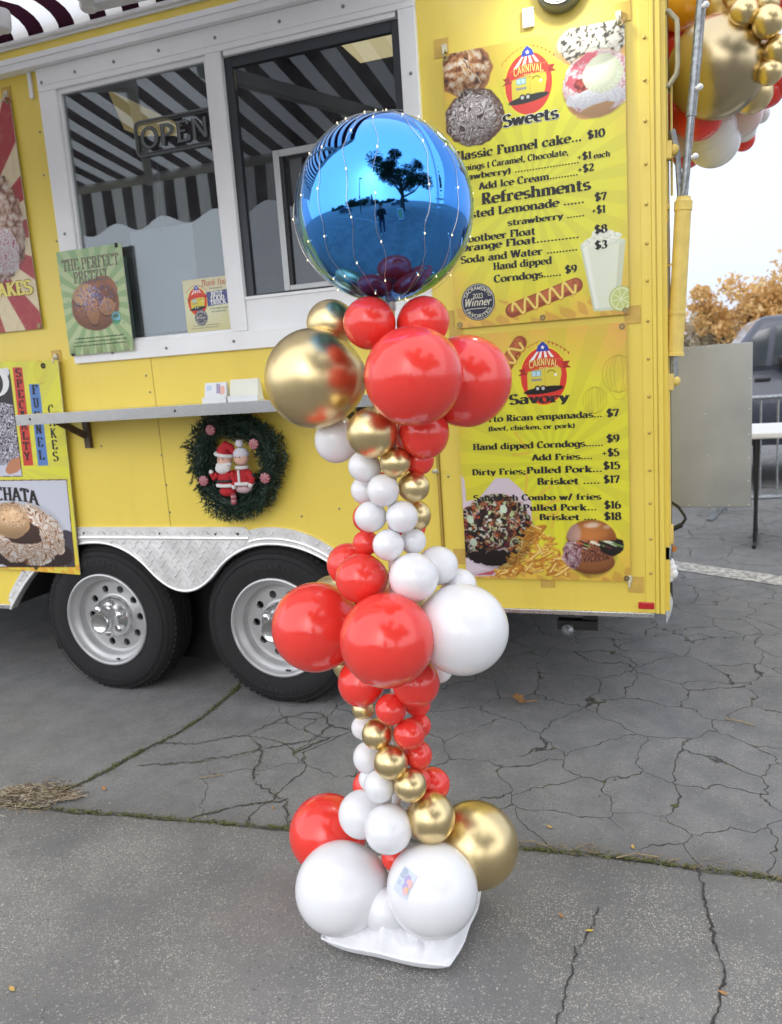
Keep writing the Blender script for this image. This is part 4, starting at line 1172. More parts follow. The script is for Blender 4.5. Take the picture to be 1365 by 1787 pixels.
# ---- serving window
fr = MB()
Y0, Y1 = -.022, .0305
fr.box(-2.465, -.84, Y0, Y1, 2.61, 2.700)          # head
fr.box(-2.465, -.84, Y0, Y1, 1.513, 1.585)         # sill
fr.box(-2.465, -2.378, Y0, Y1, 1.5853, 2.6097)
fr.box(-1.672, -1.606, Y0, Y1, 1.5853, 2.6097)
fr.box(-.902, -.84, Y0, Y1, 1.5853, 2.6097)
WF = fr.build("serving_window", M_white, T, smooth=0, bevel=.003)
fr = MB()
for (a, b) in ((-2.377, -1.673),):                 # inner step moulding of the fixed pane
    fr.box(a, b, -.010, .02, 2.592, 2.6095); fr.box(a, b, -.010, .02, 1.5855, 1.598)
    fr.box(a, a + .013, -.010, .02, 1.5985, 2.5915); fr.box(b - .013, b, -.010, .02, 1.5985, 2.5915)
fr.box(-2.46, -.845, -.0245, -.0222, 2.632, 2.635)
fr.box(-1.605, -.903, -.012, .02, 1.5855, 1.715)
fr.box(-1.605, -.903, -.020, .02, 1.703, 1.7148)
fr.box(-1.597, -.912, -.016, .025, 2.592, 2.6095)
fr.build("window_moulding", M_white, WF, smooth=0, bevel=.002)
mb = MB()
for (x, z) in [(-2.44, 2.645), (-2.27, 2.655), (-2.08, 2.658), (-1.87, 2.66), (-1.62, 2.658), (-1.35, 2.66), (-1.10, 2.66), (-.866, 2.4), (-.866, 2.05), (-2.425, 2.05), (-2.43, 1.75), (-1.99, 1.545), (-1.67, 1.548), (-1.36, 1.55), (-1.1, 1.55), (-2.26, 1.545)]:
    mb.lathe([(.006, .001), (.006, -.003), (.003, -.005), (.001, -.005)], (x, Y0, z), (0, 1, 0), 10)
mb.build_each("frame_screw", M_screw, WF)
mb = MB()
mb.box(-1.6055, -1.572, .000, .022, 1.7155, 2.5915); mb.box(-.935, -.9025, .000, .022, 1.7155, 2.5915)
mb.box(-1.5715, -.9355, .000, .022, 2.553, 2.5915); mb.box(-1.5715, -.9355, .000, .022, 1.7155, 1.722)
mb.build("screen_frame", mat("dark_bronze_frame", (.05, .055, .062), .4, .5), WF, smooth=0, bevel=.002)
mb = MB()   # small sliding pass-through frame
for (a, b, c, d) in ((-1.435, -1.41, 1.722, 2.235), (-1.4095, -.9357, 2.21, 2.235), (-1.4095, -.9357, 1.7222, 1.742)):
    mb.box(a, b, -.004, .012, c, d)
mb.mat(1).box(-1.4095, -1.395, .0, .012, 1.7425, 2.2095)
mb.build("pass_through_frame", [mat("grey_aluminium_frame", (.42, .43, .43), .4, .6), M_black], WF, smooth=0, bevel=.002)
MB().box(-2.3645, -1.6855, .004, .010, 1.5985, 2.5915).build("window_pane", glass_mat("window_glass", .10, (.62, .66, .68), (.86, .92, .97)), WF, smooth=0)
MB().box(-1.5715, -.9355, .013, .018, 1.7222, 2.5525).build("window_pane", glass_mat("tinted_glass", .055, (.34, .36, .39), (.86, .92, 1.)), WF, smooth=0, label="darker tinted sliding pane on the right")
# interior room behind the panes
mb = MB()
mb.box(-2.9, -.6, 1.50, 1.53, 1.0, 2.8); mb.box(-2.93, -2.9, .05, 1.5, 1.0, 2.8); mb.box(-.6, -.57, .05, 1.5, 1.0, 2.8)
mb.box(-2.9, -.6, .05, 1.5, .97, 1.0); mb.box(-2.9, -.6, .05, 1.5, 2.79, 2.82)
mb.build("interior", M_int, T, smooth=0)
mb = MB().box(-1.33, -1.06, .45, .75, 2.755, 2.785)
mb.build("ceiling_light", M_lit, T, smooth=0)
mb = MB(); mb.add([(-2.33, .26, 2.67), (-2.02, .30, 2.49), (-2.05, .36, 2.47), (-2.23, .32, 2.485), (-2.30, .3, 2.52)], [(0, 1, 2, 3, 4)])
mb.add([(-2.33, .262, 2.67), (-2.02, .302, 2.49), (-2.02, .33, 2.50), (-2.33, .30, 2.68)], [(0, 1, 2, 3)])
mb.build("interior_light_cover", mat("brass_cover", (.75, .55, .22), .35, .6, emit=(1., .72, .3), estr=.22), T, smooth=0)
mb = MB(); mb.box(-2.2, -1.2, 1.2, 1.45, 1.9, 1.95); mb.box(-2.5, -1.8, 1.25, 1.48, 1.0, 1.6); mb.box(-1.4, -1.0, 1.2, 1.48, 1.95, 2.3)
mb.build("interior_shelf", mat("interior_steel", (.3, .3, .3), .35, .8), T, smooth=0)

# rail above the window, fascia and awning
mb = MB(); mb.box(XL, -.845, -.05, -.0005, 2.7005, 2.744); mb.box(XL, -.845, -.0535, -.05, 2.726, 2.7475)
mb.build("drip_rail", mat("off_white_rail", (.80, .80, .81), .35, var=.05), T, smooth=0, bevel=.003)
mb = MB(); mb.box(XL, -.845, -.012, -.0005, 2.8, 2.826); mb.tube([(XL, -.018, 2.818), (-.845, -.018, 2.818)], .009, 10)
mb.build("awning_track", M_grey, T)
# canvas: rises in a curve from the track, then runs out to the front bar
prof = [(-.018, 2.826), (-.022, 2.842), (-.036, 2.858), (-.062, 2.872), (-.098, 2.880), (-.14, 2.884)]
z_at = lambda y: 2.884 - .165 * (-.14 - y)
prof += [(y, z_at(y) - .012 * math.sin(PI * (-.14 - y) / 1.36)) for y in np.linspace(-.3, -1.5, 9)]
AX0, AX1 = -4.4, -.86
ns = 46
aw = MB()
sw = (AX1 - AX0) / ns
def vz(x): return -.27 - .03 * math.sin(x * 2 * PI / .36)
for i in range(ns):
    x0, x1 = AX0 + i * sw, AX0 + (i + 1) * sw
    aw.mat(i % 2)
    vs = [(x0, y, z) for y, z in prof] + [(x1, y, z) for y, z in prof]
    m_ = len(prof)
    aw.add(vs, [(j, j + 1, m_ + j + 1, m_ + j) for j in range(m_ - 1)])
    yf, zf = prof[-1]
    # hanging valance with a scalloped lower edge, in four strips per stripe
    for q in range(4):
        a, b = x0 + sw * q / 4, x0 + sw * (q + 1) / 4
        aw.add([(a, yf - .004, zf), (b, yf - .004, zf), (b, yf - .01 - .012 * math.sin(b * 9), zf + vz(b)), (a, yf - .01 - .012 * math.sin(a * 9), zf + vz(a))], [(0, 1, 2, 3)])
for k, (nm, cc) in enumerate((("awning_white", (.84, .83, .82)), ("awning_maroon", (.022, .005, .011)))):
    m = bpy.data.materials.new(nm); m.use_nodes = True
    t = m.node_tree; b = t.nodes["Principled BSDF"]; b.inputs["Base Color"].default_value = (*cc, 1); b.inputs["Roughness"].default_value = .85
    trn = t.nodes.new("ShaderNodeBsdfTranslucent"); trn.inputs[0].default_value = (*cc, 1)
    mx = t.nodes.new("ShaderNodeMixShader"); mx.inputs[0].default_value = .74
    t.links.new(b.outputs[0], mx.inputs[1]); t.links.new(trn.outputs[0], mx.inputs[2]); t.links.new(mx.outputs[0], t.nodes["Material Output"].inputs[0])
    MATS[nm] = m
AW = aw.build("awning", [MATS["awning_white"], MATS["awning_maroon"]], T, smooth=50, fixn=False)
yf, zf = prof[-1]
mb = MB(); mb.tube([(AX0, yf + .02, zf - .02), (AX1, yf + .02, zf - .02)], .028, 12)
mb.build("front_bar", M_grey, AW)
def arm(xa, xe, ze):
    mb = MB()
    mb.bar((xa, -.10, 2.82), (xe, -.36, ze), .06, .062)
    mb.lathe([(.001, -.036), (.026, -.036), (.030, -.026), (.030, .026), (.026, .036), (.001, .036)], (xe, -.36, ze), (0, .1, 1), 16)
    mb.bar((xe, -.36, ze), (xa + .25 * (1 if xe > xa else -1), -1.46, 2.62), .045, .06)
    mb.lathe([(.001, -.04), (.035, -.04), (.035, .04), (.001, .04)], (xa, -.10, 2.82), (0, 0, 1), 14)
    mb.build("awning_arm", M_grey, AW, bevel=.004)
arm(-3.25, -2.29, 2.73)
arm(-.95, -1.91, 2.722)

# rear hardware: handle, lock tubes, hinges
HW = MB(); HW.tube([(-.045, .05, 2.456), (-.02, .05, 2.455), (.004, .05, 2.425), (.006, .05, 2.40), (.006, .05, 2.29), (.002, .05, 2.265), (-.02, .05, 2.236), (-.045, .05, 2.232)], .0085, 10)
HW.build("grab_handle", mat("yellow_grey_handle", (.50, .46, .32), .45, .4, var=.2, vscale=30), T)
mb = MB()
mb.lathe([(.0, .0), (.030, .0), (.030, .01), (.0265, .012), (.0265, .135), (.028, .137), (.028, .145), (.0265, .147), (.0265, .47), (.029, .472), (.029, .50), (.024, .505), (.022, .515), (.0, .515)], (-.008, .05, 1.372), (.06, 0, 1), 20)
mb.build("flag_pole_sleeve", M_yel2, T)
mb = MB()
mb.tube([(.022, .05, 1.87), (.046, .05, 2.13)], .0125, 12); mb.tube([(.046, .05, 2.13), (.047, .05, 2.137)], .016, 12); mb.tube([(.047, .05, 2.137), (.105, .05, 2.75)], .0155, 12)
POLE = mb.build("slanted_pole", M_galv, T)
mb = MB(); mb.tube([(.012, .06, 1.885), (.004, .06, 2.03), (-.012, .06, 2.1)], .010, 10); mb.tube([(-.01, .05, 1.375), (-.008, .05, 1.31), (-.02, .05, 1.285)], .011, 10)
mb.build_each("lock_rod", M_galv, T)
mb = MB()
for z in (2.035, 1.285):
    mb.box(-.05, -.012, .03, .07, z - .028, z + .028); mb.sph((-.006, .05, z + .002), (.016, .016, .018), 12, 8)
for z in (.745,): mb.box(-.048, -.026, .03, .06, z - .03, z + .035); mb.tube([(-.024, .045, z - .03), (-.024, .045, z + .04)], .008, 8)
for z in (1.68, 1.5): mb.tube([(-.03, .045, z - .01), (-.006, .045, z)], .004, 6)
for z in (1.86,): mb.box(-.046, -.02, .04, .055, z - .01, z + .01)
mb.build_each("lock_keeper", M_yel2, T, bevel=.003)
mb = MB(); mb.tube([(-.036, .06, 1.81), (-.034, .06, 1.80), (-.034, .06, 1.55), (-.036, .06, 1.53)], .014, 10)
mb.build("door_strip", mat("dusty_plastic", (.42, .36, .24), .6), T)
mb = MB(); mb.tube([(-.03, .055, .70), (-.03, .055, 2.8)], .006, 8); mb.tube([(-.014, .08, 1.9), (-.014, .08, 2.25)], .004, 8)
mb.build_each("lock_bar", M_yel2, T)
mb = MB(); mb.box(-.046, -.024, .02, .045, .66, .71); mb.build("rear_latch", M_galv, T, bevel=.003)
mb = MB()
for k, (x, z, s) in enumerate([(-.028, .645, .014), (-.022, .625, .015), (-.018, .605, .016), (-.024, .60, .014), (-.03, .585, .012)]): mb.sph((x, .05, z), (s, s * .8, s * 1.2), 10, 7)
tag(mb.build("plastic_bag", mat("thin_white_plastic", (.8, .8, .82), .35)), "crumpled white plastic bag tied to the trailer's rear latch", "bag")
pl = [(.565, .004), (.54, .016), (.51, .024), (.48, .022), (.45, .014), (.425, .002)]
vs = []
for i, (z, ww) in enumerate(pl):
    for sgn in (0, .5, 1): vs.append((-.0445 + ww * sgn, .03 + .012 * math.sin(i * 1.7 + sgn * 2), z))
fs = [(3 * i + j, 3 * i + j + 1, 3 * i + j + 4, 3 * i + j + 3) for i in range(len(pl) - 1) for j in (0, 1)]
mb = MB().add(vs, fs)
tag(mb.build("plastic_sheet", mat("clear_plastic", (.72, .75, .78), .12, coat=.6), smooth=60, fixn=False), "loose clear plastic hanging off the trailer's lower rear corner", "plastic sheet")

# stainless panel swung out at the back
RP = MB(); RP.box(-.045, .327, 1.2, 1.222, .632, 1.405)
rp = RP.build("rear_cabinet", M_steel, T, bevel=.003, label="grey stainless panel with small rivets standing out behind the trailer")
mb = MB()
for z in (1.24, 1.10, .98, .87, .76, .645): 
    for x in (-.033, .315): mb.sph((x, 1.199, z), (.003, .0025, .003), 8, 5)
for (x, z) in ((.125, 1.085), (.135, .885), (.14, .642), (.05, 1.395), (.14, 1.395), (.24, 1.395), (.05, .642), (.23, .642)): mb.sph((x, 1.199, z), (.003, .0025, .003), 8, 5)
mb.build_each("rivet", mat("bright_rivet", (.8, .79, .74), .3, .6), rp)
mb = MB(); mb.tube([(-.04, .9, .72), (.0, .85, .70), (.025, .8, .67), (.03, .8, .655), (.01, .8, .625), (-.03, .8, .60), (-.05, .8, .60)], .0065, 8)
mb.mat(1).tube([(-.02, .8, .60), (-.022, .8, .53)], .0015, 5); mb.lathe([(.001, -.004), (.014, -.004), (.014, .004), (.001, .004)], (-.022, .8, .518), (0, 1, 0), 14)
mb.mat(0).tube([(.015, .8, .628), (-.035, .8, .603)], .011, 8)
mb.build("power_cable", [M_black, M_orange], T)

# wall lamp
mb = MB(); mb.lathe([(.001, .0), (.075, .0), (.078, -.015), (.074, -.05), (.066, -.062), (.060, -.060)], (-.349, -.001, 2.57), (0, 1, 0), 32)
LP = mb.build("wall_lamp", mat("lamp_housing", (.16, .17, .18), .35, .4), T)
mb = MB(); mb.lathe([(.061, -.058), (.056, -.068), (.03, -.078), (.001, -.08)], (-.349, -.001, 2.57), (0, 1, 0), 32)
mb.build("lens", M_lens, LP)
mb = MB()
for k in range(6):
    a = 2 * PI * k / 6
    mb.bar((-.349 + .02 * math.cos(a), -.081, 2.57 + .02 * math.sin(a)), (-.349 + .058 * math.cos(a), -.071, 2.57 + .058 * math.sin(a)), .003, .003)
mb.lathe([(.014, -.078), (.014, -.085), (.02, -.085), (.02, -.078)], (-.349, -.001, 2.57), (0, 1, 0), 20)
mb.build("lens_guard", M_dark, LP)
ld = bpy.data.lights.new("lamp_glow", 'AREA'); ld.shape = 'DISK'; ld.size = .1; ld.energy = 1.6; ld.color = (.93, 1., .80)
lo = bpy.data.objects.new("lamp_glow", ld); COL.objects.link(lo); lo.location = (-.349, -.098, 2.575); lo.rotation_euler = (R_(28), 0, 0)
mb = MB(); mb.box(-.474, -.437, -.014, 0, 2.472, 2.53); mb.mat(1).box(-.466, -.445, -.016, -.0142, 2.486, 2.512)
mb.build("wall_hook", [M_white, M_alu], T, bevel=.002)
MB().box(-2.52, -2.502, -.012, 0, 2.60, 2.70).build("wall_clip", M_white, T, bevel=.002)

# shelf under the window
mb = MB()
mb.box(-2.575, -.98, -.285, -.006, 1.306, 1.3125); mb.box(-2.575, -.98, -.288, -.2855, 1.272, 1.315)
mb.box(-2.577, -2.5755, -.285, -.006, 1.285, 1.3145)
SH = mb.build("serving_shelf", M_shelf, T, smooth=0, bevel=.0015)
mb = MB()
for x in (-2.50, -1.80, -1.2): mb.sph((x, -.289, 1.296), (.005, .003, .005), 8, 5)
mb.build_each("shelf_screw", M_dark, SH)
for x in (-2.455, -1.15):
    mb = MB(); mb.bar((x, -.014, 1.30), (x, -.014, 1.145), .03, .02); mb.bar((x - .005, -.02, 1.20), (x - .03, -.20, 1.298), .012, .03); mb.bar((x, -.02, 1.296), (x - .04, -.25, 1.296), .03, .015)
    mb.tube([(x - .02, -.16, 1.295), (x - .10, -.235, 1.285)], .008, 8)
    mb.build("shelf_bracket", M_brown, SH, bevel=.002)

# plastic mounting pads stuck to the wall at the corners of the boards
mb = MB()
for (x, z) in [(-.757, 2.468), (-.158, 2.462), (-.142, 1.52), (-.79, 1.56), (-.145, .575), (-.79, .67), (-2.645, 2.64), (-2.575, 1.55), (-.76, 1.50), (-.46, .585)]:
    mb.box(x - .026, x + .026, -.0035, -.0002, z - .03, z + .03)
mb.build_each("mounting_pad", M_tan, T, bevel=.0012)
mb = MB()
for (x, z) in [(-.745, 2.452), (-.17, 2.442), (-.166, .588), (-2.64, 2.628), (-2.572, 1.542)]:
    mb.box(x - .009, x + .009, -.016, -.0036, z - .004, z + .022); mb.tube([(x, -.014, z + .006), (x, -.03, z), (x, -.032, z - .014), (x, -.024, z - .02)], .0038, 8)
mb.build_each("hook", mat("clear_hook", (.62, .58, .42), .2, coat=.5), T, bevel=.002)

# ------------------------------------------------------------------ menu boards and posters
CAKE = [(0, (58, 30, 18)), (.25, (120, 68, 36)), (.45, (176, 112, 66)), (.65, (216, 178, 140)), (1, (236, 226, 214))]
POWD = [(0, (44, 30, 28)), (.3, (92, 72, 66)), (.5, (160, 148, 146)), (.75, (206, 200, 202)), (1, (226, 222, 224))]
def pad_food(cv, cx, cy, rx, ry, rot, fn, s, seed, stops, rim=None):
    if rim: cv.mix(cv.ell(cx, cy, rx * 1.06, ry * 1.05, rot, .25, .05, seed + 2), rim)
    fn(cv, cv.ell(cx, cy, rx, ry, rot, .22, .04, seed), s, seed, stops)

def finish_board(root, cv, x0, z0, y, label=None, tilt=0.):
    return cv.mesh("printed_sheet", x0, z0, y, [M_print, M_back], root, tilt=tilt)

# sweets
BX, BZ, BY = -.752, 1.523, -.0155
cv = Canvas(.600, .916)
yellow_ground(cv, .29, .44, 3)
scrolls(cv, .09, (206, 148, 70))
pad_food(cv, .078, .852, .088, .074, 0, funnel, .026, 31, CAKE, (170, 110, 60))
for q in range(16):
    a = random.uniform(0, 6.28); rr_ = random.uniform(.0, .06)
    x, y = .08 + rr_ * math.cos(a), .855 + rr_ * math.sin(a)
    cv.mix(cv.stroke([(x - .012, y + .012), (x, y), (x + .006, y - .016)], .0035), (206, 150, 86) if q % 2 else (236, 224, 206))
pad_food(cv, .098, .701, .098, .088, .1, strands, .011, 55, POWD, (96, 62, 46))
cv.mix(cv.ell(.098, .701, .10, .09, .1, .22, .04, 55) * (1 - cv.ell(.094, .707, .082, .073, .1, .2, .03, 9, 6)) * np.clip((fbm(cv.U, cv.V, .006, 4) - .42) * 5, 0, .75), (104, 66, 48))
pad_food(cv, .50, .865, .108, .072, 0, funnel, .016, 71, [(0, (46, 40, 38)), (.3, (70, 62, 58)), (.42, (196, 188, 178)), (1, (232, 228, 222))], (200, 150, 92))
m = cv.ell(.512, .742, .112, .098, 0, .2, .05, 77)
cv.mix(cv.ell(.512, .735, .115, .104, 0, .2, .05, 76), (196, 140, 84))
strands(cv, m, .016, 78, [(0, (206, 116, 130)), (.4, (228, 196, 204)), (1, (238, 232, 236))])
cv.mix(cv.ell(.50, .765, .082, .062, 0, .5, .03, 79) * np.clip((fbm(cv.U, cv.V, .02, 12) - .35) * 5, 0, 1), (216, 92, 110))
funnel(cv, cv.ell(.50, .733, .062, .034, 0, .5, .03, 80), .018, 81, [(0, (80, 20, 18)), (.4, (150, 40, 38)), (.8, (190, 80, 66)), (1, (214, 130, 104))])
cv.mix(cv.ell(.51, .695, .098, .030, 0, .4, .03, 82) * 0.95, (228, 226, 236))
strands(cv, cv.ell(.51, .695, .098, .030, 0, .4, .03, 82), .013, 83, [(0, (196, 190, 210)), (.4, (226, 224, 234)), (1, (240, 240, 246))])
cv.mix(cv.ell(.505, .657, .06, .018, .2, .3, .02, 84), (204, 150, 96))
ic = cv.ell(.53, .772, .056, .052, 0, .16, .02, 85)
u_, v_ = cv.U - .53, cv.V - .772
t = np.clip(.72 - 5 * (u_ * .6 - v_ * .9) * 0 + .35 * np.sin(v_ * 900 + 6 * fbm(cv.U, cv.V, .02, 5)) * .5 - 3.2 * u_ + 2.4 * v_ - 40 * (u_ ** 2 + v_ ** 2), 0, 1)
cv.mix(ic, cv.ramp(t, [(0, (150, 152, 118)), (.4, (208, 212, 182)), (1, (240, 242, 224))]))
for i in range(26):
    a = 2.9 + i * .14
    cv.mix(cv.ell(.53 + .055 * math.cos(a), .764 + .048 * math.sin(a), .010, .009, 0, .3, .01, i), (214, 220, 190) if i % 2 else (226, 230, 206))
shade(cv, .078, .852, .095, .08); shade(cv, .098, .701, .104, .095, .55); shade(cv, .50, .865, .11, .08, .35); shade(cv, .512, .735, .118, .108, .45); soften(cv)
logo(cv, .290, .776, .078)
# milkshake and lime
cv.mix(cv.poly([(.444, .238), (.592, .241), (.568, .016), (.484, .018)]), (206, 214, 186))
cv.mix(cv.poly([(.452, .232), (.585, .235), (.563, .026), (.489, .027)]), (226, 230, 206))
cv.mix(cv.poly([(.452, .232), (.468, .232), (.5, .027), (.489, .027)]), (238, 240, 226))
cv.mix(cv.poly([(.572, .232), (.585, .235), (.563, .026), (.553, .026)]), (206, 210, 182))
cv.mix(cv.ell(.518, .24, .074, .011), (214, 222, 200))
for (a, b, rx, ry) in ((.49, .247, .04, .016), (.535, .25, .045, .016), (.515, .262, .04, .015), (.505, .274, .022, .012)):
    strands(cv, cv.ell(a, b, rx, ry, .2, .2, .02, int(a * 900)), .012, int(a * 700), [(0, (204, 206, 178)), (.5, (232, 234, 214)), (1, (242, 244, 230))])
cv.mix(cv.ell(.575, .052, .040, .042), (176, 190, 92)); cv.mix(cv.ell(.575, .052, .036, .038), (226, 230, 186)); cv.mix(cv.ell(.575, .052, .031, .033), (196, 206, 122))
for i in range(8):
    a = i * PI / 4 + .2; cv.mix(cv.stroke([(.575, .052), (.575 + .033 * math.cos(a), .052 + .034 * math.sin(a))], .003), (226, 230, 186))
def corndog(cv, a, b, w_, n=5, amp=.6):
    a = np.array(a); b = np.array(b); d = b - a; l = np.hypot(*d); d = d / l; nn = np.array([-d[1], d[0]])
    cv.mix(cv.stroke([tuple(a), tuple(b)], w_), (150, 70, 36))
    cv.mix(cv.stroke([tuple(a + nn * w_ * .12), tuple(b + nn * w_ * .12)], w_ * .62) * np.clip(.5 + 1.6 * (fbm(cv.U, cv.V, .012, 8) - .35), 0, 1), (196, 108, 60))
    pts = [tuple(a + d * l * t_ + nn * w_ * amp * .5 * math.sin(t_ * n * 2 * PI)) for t_ in np.linspace(0, 1, 60)]
    cv.mix(cv.stroke([(p_[0] + .001, p_[1] - .002) for p_ in pts], w_ * .2), (184, 116, 44))
    cv.mix(cv.stroke(pts, w_ * .16), (240, 214, 110))
corndog(cv, (.205, .046), (.425, .110), .050, 5, .9)
# badge
cv.mix(cv.ell(.083, .086, .061, .064), (34, 38, 62)); cv.mix(cv.ell(.083, .086, .058, .061), (206, 204, 200)); cv.mix(cv.ell(.083, .086, .0555, .0585), (34, 38, 62))
SB = thing("menu_board", "upper yellow menu board listing sweets and refreshments, right of the window", "menu board", (BX + .3, BY, BZ))
finish_board(SB, cv, BX, BZ, BY)
hookset(SB, BX, BZ, 0, 0, [(BX + .012, BZ + .903), (BX + .588, BZ + .903), (BX + .012, BZ + .012), (BX + .588, BZ + .012), (BX + .31, BZ + .012)])
SW = [('Sweets', 0.198, 0.387, 0.653, 0.0423), ('Classic Funnel cake...', 0.02, 0.46, 0.57, 0.0377), ('$10', 0.477, 0.534, 0.573, 0.0264), ('Toppings ( Caramel, Chocolate,', 0.011, 0.415, 0.533, 0.0257), ('+$1', 0.442, 0.49, 0.511, 0.0244), ('each', 0.496, 0.549, 0.509, 0.0231), ('Strawberry) ......................', 0.016, 0.45, 0.502, 0.0258), ('+$2', 0.443, 0.496, 0.471, 0.0257), ('Add Ice Cream..........', 0.106, 0.445, 0.464, 0.0293), ('Refreshments', 0.113, 0.485, 0.414, 0.0478), ('Frosted Lemonade ......', 0.002, 0.463, 0.374, 0.035), ('$7', 0.496, 0.535, 0.375, 0.0271), ('strawberry ......', 0.201, 0.462, 0.332, 0.027), ('+$1', 0.485, 0.531, 0.335, 0.0261), ('Rootbeer Float', 0.035, 0.296, 0.293, 0.0315), ('$8', 0.493, 0.535, 0.272, 0.0274), ('Orange Float............', 0.026, 0.443, 0.264, 0.0316), ('$3', 0.493, 0.534, 0.221, 0.0276), ('Soda and Water ..........', 0.027, 0.437, 0.224, 0.0318), ('Hand dipped', 0.144, 0.349, 0.19, 0.0315), ('Corndogs......', 0.144, 0.38, 0.147, 0.0317), ('$9', 0.392, 0.432, 0.153, 0.027)]
SV = [('Savory', 0.192, 0.408, 0.652, 0.0391), ('Puerto Rican empanadas...', 0.05, 0.519, 0.592, 0.0298), ('$7', 0.533, 0.575, 0.592, 0.0281), ('(beef, chicken, or pork)', 0.112, 0.425, 0.559, 0.0219), ('Hand dipped Corndogs......', 0.051, 0.521, 0.491, 0.0301), ('$9', 0.531, 0.575, 0.503, 0.0284), ('Add Fries....', 0.268, 0.483, 0.446, 0.0283), ('+$5', 0.514, 0.574, 0.454, 0.0287), ('Dirty Fries;', 0.043, 0.244, 0.397, 0.0292), ('Pulled Pork...', 0.247, 0.515, 0.399, 0.0311), ('$15', 0.518, 0.576, 0.408, 0.0288), ('Brisket .....', 0.283, 0.506, 0.357, 0.0311), ('$17', 0.518, 0.573, 0.359, 0.029), ('Sandwich Combo', 0.043, 0.349, 0.3, 0.0282), ('w/ fries', 0.362, 0.509, 0.3, 0.0285), ('Pulled Pork...', 0.228, 0.493, 0.261, 0.0304), ('$16', 0.518, 0.576, 0.267, 0.0293), ('Brisket ....', 0.286, 0.492, 0.226, 0.029), ('$18', 0.517, 0.576, 0.226, 0.0295)]
def letters(root, items, x0, z0, y, halo=()):
    mb = MB()
    for (s, a, b, z, h) in items:
        k_ = .92 if s[0] in '$+' else (.88 if s in ('Sweets', 'Savory') else .77)
        put_text(mb, s, x0 + a, x0 + b, z0 + z, h * k_, y - .0009, .265, .085, track=.03)
        if s in halo:
            mb.mat(1); put_text(mb, s, x0 + a, x0 + b, z0 + z, h * k_, y - .0004, .36, .21, track=.03); mb.mat(0)
    return mb.build("lettering", [M_ink, M_inkw], root, smooth=0, fixn=False)
letters(SB, SW, BX, BZ, BY, ("Sweets",))
def logo_text(root, cx, cy, k, y):
    mb = MB()
    pl_ = lambda u, v, yy: (cx + (-.62 + u) * k, yy, cy + (.36 + v + .10 * math.sin((u) * 2.5)) * k)
    put_text(mb, "CARNIVAL", 0, 1.26, 0, .30, y - .0009, .17, .15, False, place=pl_)
    pl2 = lambda u, v, yy: (cx + (-.18 + u) * k, yy, cy + (.27 + v) * k)
    put_text(mb, "FOOD", 0, .40, 0, .12, y - .0009, .2, .18, False, place=pl2)
    mb.build("emblem_lettering", M_inky, root, smooth=0, fixn=False)
logo_text(SB, BX + .29, BZ + .776, .078, BY)
def badge(root, cx, cy, rad, y, small=False):
    mb = MB()
    def top(u, v, yy):
        a = R_(158) - u; rr_ = rad * .74 + v
        return (cx + rr_ * math.cos(a), yy, cy + rr_ * math.sin(a))
    put_text(mb, "SACRAMENTO", 0, R_(136), 0, rad * .2, y - .0009, .16, .15, False, place=top)
    def bot(u, v, yy):
        a = R_(207) + u; rr_ = rad * .93 - v
        return (cx + rr_ * math.cos(a), yy, cy + rr_ * math.sin(a))
    put_text(mb, "FAVORITES", 0, R_(126), 0, rad * .2, y - .0009, .16, .15, False, place=bot)
    put_text(mb, "2023", cx - rad * .32, cx + rad * .32, cy + rad * .22, rad * .28, y - .0009, .15, .13, False)
    put_text(mb, "Winner", cx - rad * .88, cx + rad * .80, cy - rad * .22, rad * .46, y - .0012, .17, .11, False, slant=.25)
    mb.add([(cx - rad * .55, y - .0009, cy - rad * .40), (cx + rad * .5, y - .0009, cy - rad * .40), (cx + rad * .5, y - .0009, cy - rad * .36), (cx - rad * .55, y - .0009, cy - rad * .36)], [(0, 1, 2, 3)])
    mb.build("badge_lettering", mat("silver_ink", (.66, .62, .48), .5), root, smooth=0, fixn=False)
badge(SB, BX + .083, BZ + .086, .0585, BY)

# savory
VX, VZ, VY = -.766, .588, -.0145
cv = Canvas(.604, .908)
yellow_ground(cv, .34, .44, 9)
scrolls(cv, .055, (200, 146, 66))
for (a, b, k) in ((.494, .651, .040), (.576, .737, .055)):
    for i in range(5):
        w_ = k * (1 - i * .24)
        if w_ > 0.004:
            el = [(a + w_ * math.cos(q), b + k * 1.15 * math.sin(q)) for q in np.linspace(0, 2 * PI, 30)]
            cv.mix(cv.stroke(el, .0018) * .45, (150, 120, 40))
    cv.mix(cv.stroke([(a - k * .6, b - k * .9), (a - k * .2, b - k * 1.6), (a + k * .2, b - k * 1.6), (a + k * .6, b - k * .9)], .0018) * .45, (150, 120, 40))
corndog(cv, (.150, .74), (.240, .866), .05, 3, .9)
for pts in (((.21, .55), (.25, .49)), ((.2, .47), (.26, .475)), ((.24, .33), (.25, .42)), ((.28, .31), (.33, .35)), ((.3, .28), (.36, .30)), ((.25, .26), (.31, .27)), ((.27, .23), (.34, .25)), ((.33, .2), (.36, .27))):
    cv.mix(cv.stroke(list(pts), .009) * .55, (232, 176, 76))
